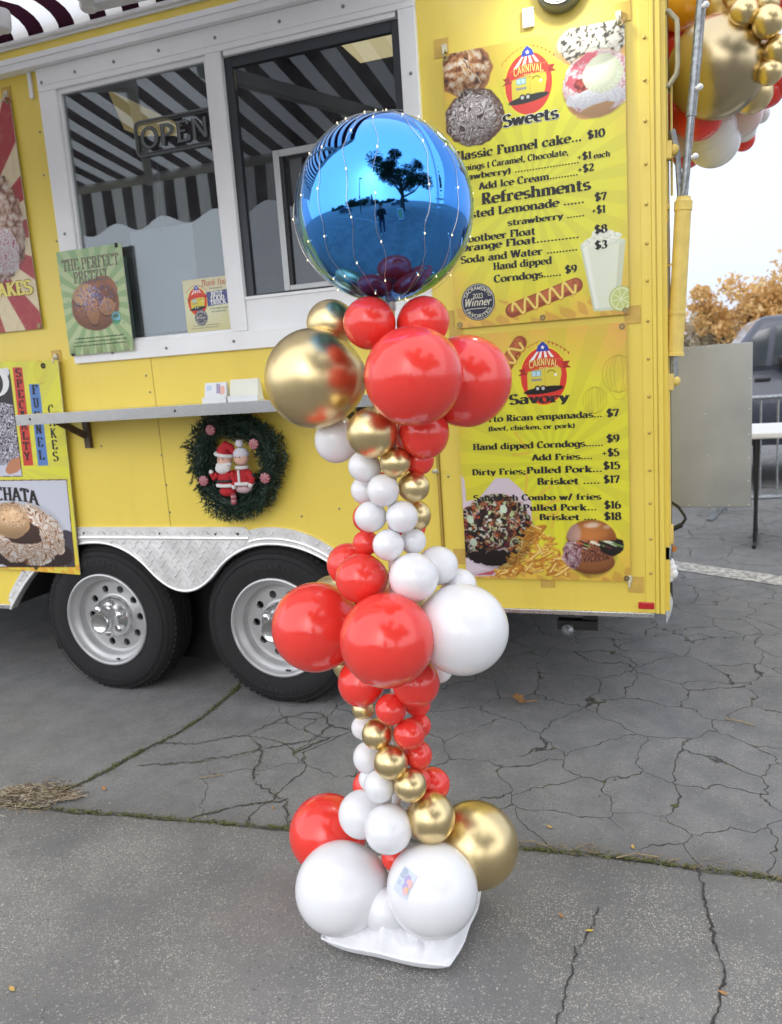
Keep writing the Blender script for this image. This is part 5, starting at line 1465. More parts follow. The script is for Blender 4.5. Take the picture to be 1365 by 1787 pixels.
# checkered paper and slaw tray
paper = cv.poly([(.0, .40), (.012, .38), (.014, .30), (.06, .305), (.13, .385), (.18, .383), (.215, .35), (.258, .30), (.258, .19), (.19, .05), (.13, .02), (.01, .02), (0, .02)])
ck_ = ((np.floor((cv.U + cv.V) / .009) + np.floor((cv.U - cv.V) / .009)) % 2)[..., None]
cv.mix(paper, np.where(ck_ > .5, np.array((214, 212, 226)) / 255, np.array((226, 196, 200)) / 255))
m = np.clip(cv.ell(.125, .185, .138, .135, 0, .2, .03, 91) + cv.poly([(0, .27), (.1, .31), (.24, .27), (.25, .16), (.14, .06), (0, .08)]), 0, 1) * (cv.V > .06)
f1, f2, idd = worley(cv.U + .02 * fbm(cv.U, cv.V, .02, 4), cv.V + .025 * fbm(cv.U, cv.V, .02, 14), .0135, 93)
pal = np.array([(24, 16, 18), (60, 36, 28), (110, 62, 40), (150, 100, 70), (200, 170, 130), (186, 200, 140), (120, 36, 60), (206, 206, 190), (196, 98, 50), (40, 26, 24)]) / 255
ci = pal[(idd * 9.99).astype(int)]
edge = np.clip((f2 - f1) * 4, .12, 1)[..., None]
cv.mix(m, ci * edge)
cv.mix(cv.ell(.10, .085, .10, .035, -.1, .5, .02, 95), (24, 14, 14))
rr2 = random.Random(5)
for i in range(90):
    x, y = rr2.uniform(.01, .24), rr2.uniform(.10, .29); an = rr2.uniform(0, PI); l = rr2.uniform(.012, .035)
    pts = [(x, y), (x + l * .5 * math.cos(an), y + l * .5 * math.sin(an)), (x + l * math.cos(an + .7), y + l * math.sin(an + .7))]
    cv.mix(cv.stroke(pts, rr2.uniform(.002, .005)), rr2.choice([(206, 176, 150), (196, 98, 56), (90, 30, 60), (200, 214, 170), (150, 100, 66), (214, 206, 200), (70, 36, 26)]))
for (a, b) in ((.155, .268), (.026, .23), (.035, .14)): cv.mix(cv.ell(a, b, .013, .017, .4, .3, .02, 3), (206, 222, 196))
cv.mix(cv.poly([(0, .018), (.17, .055), (.13, .012), (0, .004)]), (206, 190, 200)); cv.mix(cv.poly([(.03, .012), (.12, .036), (.1, .014)]), (186, 90, 96))
# fries
for i in range(210):
    t_ = rr2.random(); x = .13 + .25 * rr2.random(); top = .19 * math.exp(-((x - .27) / .085) ** 2)
    y = .022 + top * t_ ** .8; an = rr2.gauss(.25, .6); l = rr2.uniform(.025, .05)
    c = rr2.choice([(238, 196, 96), (228, 172, 66), (244, 214, 130), (214, 150, 52), (190, 126, 44)])
    p1, p2 = (x - math.cos(an) * l / 2, y - math.sin(an) * l / 2), (x + math.cos(an) * l / 2, y + math.sin(an) * l / 2)
    cv.mix(cv.stroke([(p1[0] + .001, p1[1] - .0018), (p2[0] + .001, p2[1] - .0018)], .0075), (170, 104, 40))
    cv.mix(cv.stroke([p1, p2], .0065), c)
# burger
cv.mix(cv.ell(.468, .07, .082, .046, 0, .08, .03, 2), (150, 86, 44)); cv.mix(cv.ell(.466, .074, .075, .036, 0, .1, .03, 2, 8) * .7, (186, 118, 66))
strands(cv, cv.ell(.465, .115, .098, .044, 0, .3, .03, 101), .012, 103, [(0, (46, 22, 16)), (.35, (104, 52, 34)), (.7, (152, 90, 62)), (1, (188, 130, 100))])
funnel(cv, cv.ell(.40, .10, .034, .055, 0, .4, .02, 111), .012, 113, [(0, (70, 30, 34)), (.4, (160, 110, 116)), (1, (222, 208, 214))])
cv.mix(cv.ell(.54, .13, .045, .034, -.2, .4, .02, 117), (28, 24, 20))
for i in range(26):
    x = rr2.uniform(.39, .55); y = .138 + rr2.uniform(-.012, .022); l = rr2.uniform(.02, .05)
    cv.mix(cv.stroke([(x, y), (x + l * .7, y - l * .25)], rr2.uniform(.003, .007)), rr2.choice([(190, 206, 150), (60, 40, 30), (206, 110, 60), (222, 228, 206), (120, 150, 80), (40, 30, 24), (110, 50, 60)]))
bun = cv.ell(.470, .158, .088, .068, 0, .05, .05, 4) * (cv.V > .150 + .12 * (cv.U - .47) ** 2)
cv.mix(bun, (160, 92, 44)); cv.mix(cv.ell(.47, .185, .074, .036, .05, .15, .04, 6, 9) * bun * .8, (192, 122, 62))
cv.mix(cv.ell(.40, .19, .03, .05, .4, .2, .02, 7, 6) * bun * .55, (196, 178, 196)); cv.mix(cv.ell(.475, .207, .026, .010, .1, .3, .01, 9, 5) * bun * .8, (234, 214, 196)); cv.mix(cv.ell(.525, .2, .012, .007, .1, .3, .01, 9, 4) * bun * .6, (230, 206, 184))
shade(cv, .468, .12, .10, .115, .5); shade(cv, .125, .18, .15, .15, .5); soften(cv)
logo(cv, .320, .745, .081)
VB = thing("menu_board", "lower yellow menu board listing savory food with a burger and fries at its foot", "menu board", (VX + .3, VY, VZ))
finish_board(VB, cv, VX, VZ, VY)
hookset(VB, 0, 0, 0, 0, [(VX + .012, VZ + .895), (VX + .590, VZ + .895), (VX + .012, VZ + .012), (VX + .590, VZ + .012)])
letters(VB, SV, VX, VZ, VY, ())
logo_text(VB, VX + .32, VZ + .745, .081, VY)

# upper left poster: funnel cakes on a red and cream burst
PX, PZ, PY = -3.23, 1.677, -.0155
cv = Canvas(.61, .945, .002, (222, 206, 168))
cv.rays(.30, .42, 13, (166, 44, 52), 1.0, .12)
cv.mix(np.clip(fbm(cv.U, cv.V, .02, 3) - .45, 0, 1) * .8, (190, 160, 120))
pad_food(cv, .40, .45, .20, .24, 0, funnel, .035, 131, [(0, (66, 36, 28)), (.25, (140, 92, 70)), (.5, (186, 150, 128)), (1, (226, 214, 204))], None)
strands(cv, cv.ell(.46, .33, .09, .1, 0, .4, .05, 133), .018, 135, [(0, (180, 60, 80)), (.4, (226, 214, 216)), (1, (236, 232, 232))])
shade(cv, .40, .45, .22, .26, .5); soften(cv)
PB = thing("poster", "faded red and cream poster with yellow lettering, upper left edge of the photo", "poster", (PX + .3, PY, PZ))
finish_board(PB, cv, PX, PZ, PY)
hookset(PB, 0, 0, 0, 0, [(PX + .596, PZ + .93), (PX + .596, PZ + .012)])
mb = MB(); put_text(mb, "CAKES", PX + .345, PX + .588, PZ + .152, .056, PY - .0012, .26, .13); mb.mat(1); put_text(mb, "CAKES", PX + .345, PX + .588, PZ + .152, .056, PY - .0006, .36, .24)
mb.build("lettering", [mat("yellow_ink", (.80, .68, .16), .5), mat("brown_ink", (.10, .05, .03), .5)], PB, smooth=0, fixn=False)

# lower left banner, hanging slightly askew
TL = -.044; NX, NZ, NY = -3.198, .593, -.030
ct, st_ = math.cos(TL), math.sin(TL)
def bl(a, b):
    dx, dz = -3.184 + a - NX, .558 + b - NZ
    return (dx * ct + dz * st_, -dx * st_ + dz * ct)
def bplace(u0, v0, sl=0.):
    def f(u, v, yy):
        U, V = u0 + u + sl * v, v0 + v
        return (NX + U * ct - V * st_, yy, NZ + U * st_ + V * ct)
    return f
cv = Canvas(.61, .97, .0018)
cv.C = cv.ramp(np.clip((.35 - cv.V) * 1.2 + .25 * (fbm(cv.U, cv.V, .2, 5) - .5), 0, 1), [(0, (226, 222, 70)), (.4, (232, 204, 72)), (1, (236, 178, 84))])
cv.rays(.3, .5, 20, (214, 206, 90), .5)
scrolls(cv, .045, (226, 150, 60))
k = bl(.534, .93)
for i in range(4):
    el = [(k[0] + .035 * (1 - i * .28) * math.cos(q), k[1] + .05 * math.sin(q)) for q in np.linspace(0, 2 * PI, 26)]
    cv.mix(cv.stroke(el, .002) * .4, (190, 140, 40))
def quad(pts, col): cv.mix(cv.poly([bl(*q) for q in pts]), col)
quad([(-.1, .958), (.364, .954), (.346, .469), (-.1, .475)], (60, 46, 40)); quad([(-.1, .955), (.361, .951), (.343, .472), (-.1, .478)], (44, 42, 46))
m = cv.poly([bl(*q) for q in [(-.1, .82), (.30, .81), (.352, .795), (.343, .472), (-.1, .478)]])
cv.mix(m, (206, 206, 222))
f = fbm(cv.U, cv.V, .03, 141, 3)
cv.mix(m * np.clip((np.abs(np.sin(f * 26)) - .72) * 8, 0, 1) * (cv.V > .5), (48, 34, 32))
cc = bl(.31, .52); cv.mix(cv.ell(cc[0], cc[1], .06, .03, .5, .3, .02, 3) * m, (196, 132, 96))
cc = bl(.34, .945); cv.mix(cv.ell(cc[0], cc[1], .02, .02), (226, 226, 232))
quad([(.381, .962), (.435, .959), (.419, .520), (.363, .519)], (206, 66, 52)); quad([(.460, .884), (.518, .881), (.504, .517), (.445, .517)], (92, 132, 196))
quad([(-.1, .459), (.597, .452), (.575, .044), (-.1, .03)], (96, 60, 42)); quad([(-.1, .455), (.593, .448), (.571, .048), (-.1, .034)], (206, 208, 220))
m = cv.poly([bl(*q) for q in [(-.1, .455), (.593, .448), (.571, .048), (-.1, .034)]])
cc = bl(.56, .12); cv.mix(cv.ell(cc[0], cc[1], .07, .10, .3) * m, (70, 64, 74))
cc = bl(.30, .20); cv.mix(cv.ell(cc[0], cc[1] - .09, .28, .08, 0, .2, .04, 9) * m, (50, 36, 34))
CIN = [(0, (96, 58, 40)), (.25, (176, 122, 86)), (.5, (214, 180, 148)), (.75, (232, 220, 208)), (1, (238, 234, 230))]
pad_food(cv, cc[0], cc[1], .24, .148, -.1, strands, .020, 151, CIN, None)
cv.mix(cv.ell(cc[0] - .02, cc[1] + .01, .125, .06, -.1, .3, .03, 12), (70, 48, 40))
cv.mix(cv.ell(cc[0] - .07, cc[1] + .06, .115, .085, 0, .12, .03, 14), (208, 168, 122))
strands(cv, cv.ell(cc[0] - .06, cc[1] + .085, .10, .055, 0, .4, .03, 15), .013, 155, [(0, (150, 96, 60)), (.4, (212, 172, 130)), (1, (232, 204, 168))])
shade(cv, cc[0], cc[1], .26, .165, .5); shade(cv, cc[0] - .07, cc[1] + .06, .118, .088, .5); soften(cv)
NB = thing("banner", "yellow specialty funnel cakes banner hanging over the left wheel arch", "banner", (-2.92, NY, NZ))
finish_board(NB, cv, NX, NZ, NY, tilt=TL)
mb = MB()
q = bl(.555, .958); Q = bplace(*q)(0, 0, NY - .001); mb.lathe([(.004, 0), (.004, -.0022), (.012, -.0022), (.0125, 0)], Q, (0, 1, 0), 14)
q = bl(.345, .038); Q = bplace(*q)(0, 0, NY - .001); mb.lathe([(.004, 0), (.004, -.0022), (.010, -.0022), (.0105, 0)], Q, (0, 1, 0), 14)
mb.build_each("eyelet", M_dark, NB)
mb = MB()
for word, (u0, v0), (u1, v1), hh in (("SPECIALTY", (.393, .92), (.374, .545), .036), ("FUNNEL", (.472, .838), (.456, .545), .042), ("CAKES", (.546, .745), (.535, .537), .042)):
    for i, ch in enumerate(word):
        t_ = i / (len(word) - 1)
        p_ = bl(u0 + (u1 - u0) * t_, v0 + (v1 - v0) * t_)
        put_text(mb, ch, 0, .032, 0, hh, NY - .0009, .22, .05, True, place=bplace(p_[0], p_[1]))
q = bl(.175, .362)
def arcp(u, v, yy):
    uu = u - .125
    zz = v - 1.3 * max(0, uu) ** 2 - .6 * max(0, uu) * 0
    return bplace(q[0], q[1])(u, zz, yy)
put_text(mb, "HORCHATA", -.17, .242, 0, .062, NY - .0009, .24, .10, True, place=lambda u, v, yy: arcp(u - .17, v, yy))
mb.mat(1); q2 = bl(.195, .845); put_text(mb, "O", 0, .15, 0, .125, NY - .0009, .2, .06, True, place=bplace(q2[0], q2[1]))
mb.build_each("lettering", [M_ink, M_inkw], NB, gap=.012, smooth=0, fixn=False)

# pretzel poster propped on the window sill
ZX, ZZ, ZY = -2.468, 1.548, -.040
cv = Canvas(.330, .430, .0013)
cv.C[:] = np.array((184, 200, 150)) / 255
cv.rays(.165, .22, 20, (146, 176, 124), .9)
cv.mix(np.clip((.06 - cv.V) / .06, 0, 1) * .6 * np.clip(np.sin(cv.U * 90) * 3, 0, 1), (96, 110, 62))
cv.mix(np.clip((cv.V - .30) / .13, 0, 1) * .25, (150, 190, 150))
cv.mix(cv.ell(.165, .20, .123, .105, .2, .08, .05, 3), (150, 92, 56))
cv.mix(cv.ell(.168, .185, .105, .07, .1, .2, .04, 5, 14) * .7, (168, 104, 64))
for (a, b, rx, ry, ro, c) in ((.118, .245, .062, .045, .2, (196, 152, 112)), (.22, .262, .065, .05, -.3, (158, 100, 70)), (.225, .235, .052, .035, -.4, (128, 76, 48)), (.145, .185, .034, .068, .15, (188, 130, 82)), (.225, .185, .04, .035, 0, (190, 136, 90))):
    cv.mix(cv.ell(a, b - .006, rx, ry, ro, .15, .03, int(a * 999)), (86, 54, 40)); cv.mix(cv.ell(a, b, rx, ry, ro, .15, .03, int(a * 999)), c)
sp = random.Random(8)
for i in range(330):
    a = sp.gauss(.16, .045); b = .235 + sp.gauss(0, .032) - .25 * abs(a - .16)
    c = sp.choice([(60, 90, 170), (52, 66, 140), (100, 140, 200), (206, 190, 190), (110, 90, 140)])
    an = sp.uniform(0, PI); cv.mix(cv.stroke([(a, b), (a + .005 * math.cos(an), b + .005 * math.sin(an))], .0028), c)
cv.mix(cv.ell(.262, .138, .024, .027), (90, 160, 120)); cv.mix(cv.ell(.262, .141, .021, .023), (130, 190, 214)); cv.mix(cv.poly([(.243, .128), (.281, .128), (.274, .118), (.25, .118)]), (70, 150, 110)); cv.mix(cv.ell(.256, .145, .008, .006, .5), (60, 130, 70)); cv.mix(cv.ell(.268, .146, .008, .006, -.5), (60, 130, 70))
shade(cv, .165, .20, .13, .112, .6); soften(cv)
ZB_ = thing("poster", "small green pretzel poster propped on the left window sill", "poster", (ZX + .16, ZY, ZZ))
finish_board(ZB_, cv, ZX, ZZ, ZY)
MB().box(ZX + .30, ZX + .318, ZY + .0055, .003, ZZ + .05, ZZ + .38).build("easel_back", mat("dark_green_card", (.05, .08, .07), .7), ZB_, smooth=0)
mb = MB()
put_text(mb, "THE PERFECT", ZX + .022, ZX + .312, ZZ + .348, .046, ZY - .0009, .17, .05)
put_text(mb, "PRETZEL", ZX + .072, ZX + .255, ZZ + .295, .045, ZY - .0009, .17, .05)
mb.mat(1)
def faint_lines(mb, x0, x1, z, h, y, rr_):
    """lines of print too small to read: word-length runs of tiny strokes"""
    x = x0
    while x < x1:
        wl = rr_.uniform(.006, .022)
        q = x
        while q < min(x + wl, x1):
            ht = h * rr_.choice([.6, .6, .7, 1.]); mb.add([(q, y, z), (q + .0012, y, z), (q + .0012, y, z + ht), (q, y, z + ht)], [(0, 1, 2, 3)]); 
            mb.add([(q, y - .0001, z + h * .1), (q + .0022, y - .0001, z + h * .1), (q + .0022, y - .0001, z + h * .3), (q, y - .0001, z + h * .3)], [(0, 1, 2, 3)])
            q += .0026
        x += wl + .004
for z, a, b in ((.064, .04, .29), (.049, .03, .30), (.034, .025, .30)): faint_lines(mb, ZX + a, ZX + b, ZZ + z, .0075, ZY - .0009, sp)
mb.build_each("lettering", [M_inkg, mat("dark_green_ink", (.03, .05, .03), .5)], ZB_, gap=.006, smooth=0, fixn=False)
mb = MB(); mb.box(ZX + .012, ZX + .024, ZY - .004, ZY, ZZ - .004, ZZ + .008); mb.box(ZX + .302, ZX + .314, ZY - .004, ZY, ZZ + .415, ZZ + .433)
mb.build_each("clip", M_dark, ZB_)

# thank-you card stuck inside the lower right of the fixed pane
KX, KZ, KY = -1.895, 1.600, .0024
cv = Canvas(.208, .207, .0009)
cv.C = cv.ramp(np.clip(cv.V / .2 + .5 * (fbm(cv.U, cv.V, .1, 3) - .5), 0, 1), [(0, (214, 206, 150)), (.5, (222, 222, 186)), (1, (222, 214, 176))])
logo(cv, .062, .118, .044)
cv.mix(cv.poly([(.108, .096), (.206, .100), (.206, .156), (.108, .152)]), (78, 86, 140))
cv.mix(cv.ell(.072, .055, .030, .031), (60, 66, 100)); cv.mix(cv.ell(.072, .055, .0275, .0285), (196, 196, 200)); cv.mix(cv.ell(.072, .055, .026, .027), (60, 66, 100))
TC = thing("thank_you_card", "cream thank you card stuck in the lower right of the left pane", "card", (KX + .1, KY, KZ))
cv.mesh("printed_sheet", KX, KZ, KY, [M_print, M_back], TC, thick=.0012)
mb = MB()
put_text(mb, "Thank You", KX + .085, KX + .200, KZ + .176, .024, KY - .0006, .12, .07, False, slant=.3)
mb.mat(1); put_text(mb, "BEST", KX + .128, KX + .182, KZ + .134, .0175, KY - .0006, .24, .09); put_text(mb, "FOOD", KX + .125, KX + .188, KZ + .117, .0175, KY - .0006, .24, .09); put_text(mb, "TRUCK", KX + .121, KX + .194, KZ + .1005, .0175, KY - .0006, .24, .09)
mb.mat(2); put_text(mb, "For Voting Us", KX + .122, KX + .182, KZ + .162, .007, KY - .0006, .14, .1, False); put_text(mb, "It s our honor to serve", KX + .118, KX + .2, KZ + .083, .007, KY - .0006, .14, .1, False); put_text(mb, "our communities", KX + .124, KX + .192, KZ + .071, .007, KY - .0006, .14, .1, False)
faint_lines(mb, KX + .03, KX + .155, KZ + .022, .0045, KY - .0006, sp); faint_lines(mb, KX + .02, KX + .15, KZ + .012, .0045, KY - .0006, sp)
mb.build("lettering", [M_inkr, M_inkw, mat("grey_ink", (.12, .12, .12), .5)], TC, smooth=0, fixn=False)
badge(TC, KX + .072, KZ + .055, .027, KY)

# things seen through and standing in the window
OS = thing("open_sign", "unlit open sign with grey outline letters in the upper right of the left window pane", "sign", (-1.83, .0, 2.34))
def rrect(cx, cz, w_, h_, rad, y, sk=0):
    pts = []
    for (sx, sz, a0) in ((1, 1, 0), (-1, 1, 90), (-1, -1, 180), (1, -1, 270)):
        for i in range(5):
            a = R_(a0 + i * 22.5); pts.append((cx + sx * (w_ / 2 - rad) + rad * math.cos(a), y, cz + sz * (h_ / 2 - rad) + rad * math.sin(a)))
    return pts + [pts[0]]
mb = MB(); mb.tube(rrect(-1.853, 2.365, .360, .128, .022, -.001), .0055, 8)
mb.tube(rrect(-1.853, 2.365, .342, .108, .016, -.001), .0022, 6)
mb.build("sign_frame", mat("grey_sign_frame", (.10, .105, .11), .4), OS)
mb = MB(); put_text(mb, "OPEN", -2.01, -1.69, 2.328, .074, -.0035, .18, .16, False, track=.05)
mb.mat(1); put_text(mb, "OPEN", -2.01, -1.69, 2.328, .074, -.0042, .09, .08, False, track=.05)
mb.build("lettering", [mat("dark_letter_edge", (.03, .033, .036), .4), mat("grey_letter_tube", (.13, .145, .145), .3)], OS, smooth=0, fixn=False)
M_sheet = mat("blue_grey_sheet", (.82, .87, .88), .6)
HS = thing("hanging_sheet", "blank pale sheet hung by a hook inside the left window", "paper sheet", (-2.06, .14, 1.62))
MB().box(-2.205, -1.895, .12, .124, 1.62, 2.05).build("sheet", M_sheet, HS, smooth=0)
mb = MB(); mb.tube([(-2.05, .117, 2.035), (-2.055, .117, 2.09), (-2.04, .117, 2.17), (-2.03, .12, 2.30)], .003, 6); mb.tube([(-2.045, .117, 2.035), (-2.03, .117, 2.09), (-2.025, .12, 2.30)], .003, 6)
mb.build("sheet_hook", mat("grey_cord", (.35, .36, .36), .5), HS)

def holder(x0, x1, y, h, label, m1, printed):
    t = thing("card_holder", label, "card holder", ((x0 + x1) / 2, y, 1.313))
    zb = 1.3132
    mb = MB()
    v = [(x0, y, zb), (x1, y, zb), (x1, y + .045, zb), (x0, y + .045, zb), (x0 + .002, y + .014, zb + h), (x1 - .002, y + .014, zb + h), (x1 - .002, y + .03, zb + h), (x0 + .002, y + .03, zb + h)]
    mb.add(v, [(0, 1, 2, 3), (4, 7, 6, 5), (0, 4, 5, 1), (1, 5, 6, 2), (2, 6, 7, 3), (3, 7, 4, 0)])
    mb.build("card_stack", m1, t, smooth=0, bevel=.001)
    mb = MB(); mb.box(x0 - .003, x1 + .003, y - .010, y - .004, zb, zb + .022); mb.box(x0 - .003, x1 + .003, y - .004, y + .05, zb, zb + .003)
    mb.build("tray", mat("clear_acrylic", (.75, .77, .78), .1, coat=.6), t, smooth=0)
    if printed:
        mb = MB()
        for (a, b, c, d, k_) in ((.10, .34, .62, .86, 0), (.55, .72, .45, .92, 1), (.70, .92, .40, .80, 2)):
            xa, xb = x0 + (x1 - x0) * a, x0 + (x1 - x0) * b
            mb.mat(k_).add([(xa, y + .014 * c - .0006, zb + h * c), (xb, y + .014 * c - .0006, zb + h * c), (xb, y + .014 * d - .0006, zb + h * d), (xa, y + .014 * d - .0006, zb + h * d)], [(0, 1, 2, 3)])
        mb.build("print", [mat("pale_blue_print", (.5, .6, .75), .5), mat("violet_print", (.34, .30, .46), .5), mat("peach_print", (.72, .42, .34), .5)], t, smooth=0, fixn=False)
holder(-1.755, -1.655, -.15, .078, "printed business cards in a small holder on the shelf", M_paper, True)
holder(-1.640, -1.515, -.15, .084, "blank cream stack of cards beside the printed cards on the shelf", mat("cream_paper", (.76, .76, .66), .6), False)

# ------------------------------------------------------------------ wreath with two plush dolls
WX, WZ, WY = -1.700, 1.060, -.055
WR = thing("christmas_wreath", "dark green christmas wreath with two red plush dolls, hung below the shelf", "wreath", (WX, WY, WZ - .22))
mb = MB(); r = random.Random(21)
for i in range(9000):
    a = r.uniform(0, 2 * PI); ph = r.uniform(0, 2 * PI)
    Rm = .162 + .012 * math.sin(3 * a + 1); rt = .055 * (1 + .2 * math.sin(5 * a))
    ca, sa = math.cos(a), math.sin(a)
    k = r.uniform(.35, 1.0) * rt
    c = Vector((WX + (Rm + k * math.cos(ph)) * ca, WY - k * math.sin(ph) * .9, WZ + (Rm + k * math.cos(ph)) * sa * 1.08))
    if c.y > -.004: continue
    out_ = Vector((ca * math.cos(ph), -math.sin(ph), sa * math.cos(ph))); tan = Vector((-sa, 0, ca))
    d = (out_ * r.uniform(.3, 1) + tan * r.uniform(-1.2, 1.2) + Vector((r.gauss(0, .4), r.gauss(0, .4), r.gauss(0, .4)))).normalized()
    l = r.uniform(.016, .036); w_ = d.cross(Vector((r.gauss(0, 1), r.gauss(0, 1), r.gauss(0, 1)))).normalized() * .0027
    e = c + d * l
    if e.y > -.002: e.y = -.002
    mb.mat(0 if r.random() < .75 else 1).add([c - w_, c + w_, e], [(0, 1, 2)])
def sprig(p0, p1, n_):
    p0, p1 = Vector(p0), Vector(p1)
    for i in range(n_):
        c = p0.lerp(p1, r.random()); d = ((p1 - p0).normalized() * .8 + Vector((r.gauss(0, .8), r.gauss(0, .6), r.gauss(0, .8)))).normalized()
        w_ = d.cross(Vector((r.gauss(0, 1), r.gauss(0, 1), r.gauss(0, 1)))).normalized() * .0015
        mb.mat(0).add([c - w_, c + w_, c + d * r.uniform(.01, .02)], [(0, 1, 2)])
for (a, b) in (((-1.86, -.06, 1.12), (-1.945, -.06, 1.14)), ((-1.85, -.06, 1.0), (-1.905, -.06, .955)), ((-1.82, -.06, 1.2), (-1.83, -.06, 1.265)), ((-1.88, -.06, 1.06), (-1.93, -.06, 1.03)), ((-1.88, -.06, 1.08), (-1.92, -.06, .98))): sprig(a, b, 150)
mb.tube([(WX + .16 * math.cos(q), WY, WZ + .172 * math.sin(q)) for q in np.linspace(0, 2 * PI, 40)], .030, 8)
mb.build("greenery", [M_needle, mat("pine_needle_light", (.04, .075, .05), .6, var=.5, vscale=90)], WR, smooth=0, fixn=False)
def candy(x, z, rot=0, y=-.108):
    mb = MB()
    n_ = 16
    vs = [(x, y - .008, z)]
    for i in range(n_ * 2):
        a = PI * i / n_ + rot; q = .0205 + .0012 * math.cos(a * 8)
        vs.append((x + q * math.cos(a), y - .003, z + q * math.sin(a)))
    for i in range(n_):
        for j in (0, 1):
            k_ = 2 * i + j
            mb.mat(i % 2).add([vs[0], vs[1 + k_], vs[1 + (k_ + 1) % (2 * n_)]], [(0, 1, 2)])
            p, q = vs[1 + k_], vs[1 + (k_ + 1) % (2 * n_)]
            mb.add([p, q, (q[0], q[1] + .01, q[2]), (p[0], p[1] + .01, p[2])], [(0, 1, 2, 3)])
    mb.build("peppermint", [M_candy, M_candyw], WR, smooth=40, fixn=False)
for (x, z) in ((-1.768, 1.205), (-1.578, 1.142), (-1.826, 1.000), (-1.543, 1.005)): candy(x, z, x)
mb = MB()
for i in range(5): mb.mat(i % 2).lathe([(.001, 0), (.012, 0), (.012, .009), (.001, .009)], (-1.695, -.105, .902 + i * .009), (0, 0, 1), 12)
mb.build("candy_stick", [M_candy, M_candyw], WR)
DY = -.10
def doll(x, z, cap):
    """generic winter plush doll: cap, round head with a thick white scarf, belted red coat"""
    mb = MB(); mb.sph((x, DY, z + .115), (.031, .026, .030), 18, 12)
    hd = mb.build("doll", M_skin, WR)
    mb = MB(); mb.sph((x, DY, z + .035), (.040, .028, .046), 18, 12); mb.tube([(x - .03, DY - .01, z + .06), (x - .052, DY - .012, z + .045), (x - .058, DY - .014, z + .064)], [.014, .013, .011], 10); mb.tube([(x + .03, DY - .01, z + .06), (x + .05, DY - .016, z + .035), (x + .045, DY - .02, z + .015)], [.014, .013, .012], 10)
    mb.build("coat", M_felt, hd)
    mb = MB()
    mb.tube([(x + .041 * math.cos(q), DY + .029 * math.sin(q), z + .014 - .001 * math.cos(q)) for q in np.linspace(0, 2 * PI, 20)], .0075, 8)
    if cap == 'red':
        mb.sph((x - .004, DY - .012, z + .083), (.034, .022, .024), 16, 10); mb.sph((x, DY - .008, z + .098), (.037, .02, .012), 16, 8)
        mb.tube([(x + .034 * math.cos(q), DY + .029 * math.sin(q), z + .137 - .007 * math.cos(q)) for q in np.linspace(0, 2 * PI, 20)], .008, 8)
    else:
        mb.tube([(x + .022 * math.cos(q), DY + .02 * math.sin(q), z + .078) for q in np.linspace(0, 2 * PI, 18)], .0075, 8); mb.bar((x - .002, DY - .029, z + .07), (x - .002, DY - .03, z + .02), .008, .006)
    mb.sph((x - .058, DY - .016, z + .07), .0095, 10, 7); mb.sph((x + .044, DY - .024, z + .008), .0095, 10, 7)
    mb.build("fleece_trim", M_fluff, hd)
    mb = MB()
    if cap == 'red':
        mb.tube([(x, DY, z + .135), (x + .004, DY, z + .155), (x + .016, DY, z + .172), (x + .034, DY, z + .165), (x + .046, DY + .004, z + .14)], [.032, .029, .023, .016, .008], 14); m_ = M_felt
    else:
        mb.sph((x, DY + .002, z + .132), (.033, .029, .026), 16, 10); mb.sph((x - .002, DY, z + .174), (.017, .016, .016), 12, 8); m_ = mat("pale_knit", (.60, .58, .64), .9, bump=.001, bscale=200)
    mb.build("cap", m_, hd)
    mb = MB()
    for s in (-1, 1): mb.sph((x + s * .009 - .002, DY - .0255, z + .121), (.0022, .0015, .0036), 8, 6)
    if cap == 'red':
        mb.tube([(x + .0405 * math.cos(q), DY + .0285 * math.sin(q), z + .032) for q in np.linspace(0, 2 * PI, 20)], .0055, 8)
    else:
        mb.sph((x + .056, DY - .016, z + .045), .009, 10, 7)
    mb.build("eyes_and_belt", M_black, hd)
    mb = MB()
    if cap == 'red': mb.sph((x, DY, z - .012), (.036, .025, .022), 16, 10); m_ = M_felt
    else: mb.sph((x, DY, z - .008), (.037, .025, .020), 16, 10); m_ = mat("pink_check", (.52, .36, .38), .8, var=.4, vscale=300)
    mb.build("lower_coat", m_, hd)
doll(-1.722, .966, 'red')
doll(-1.645, .972, 'knit')

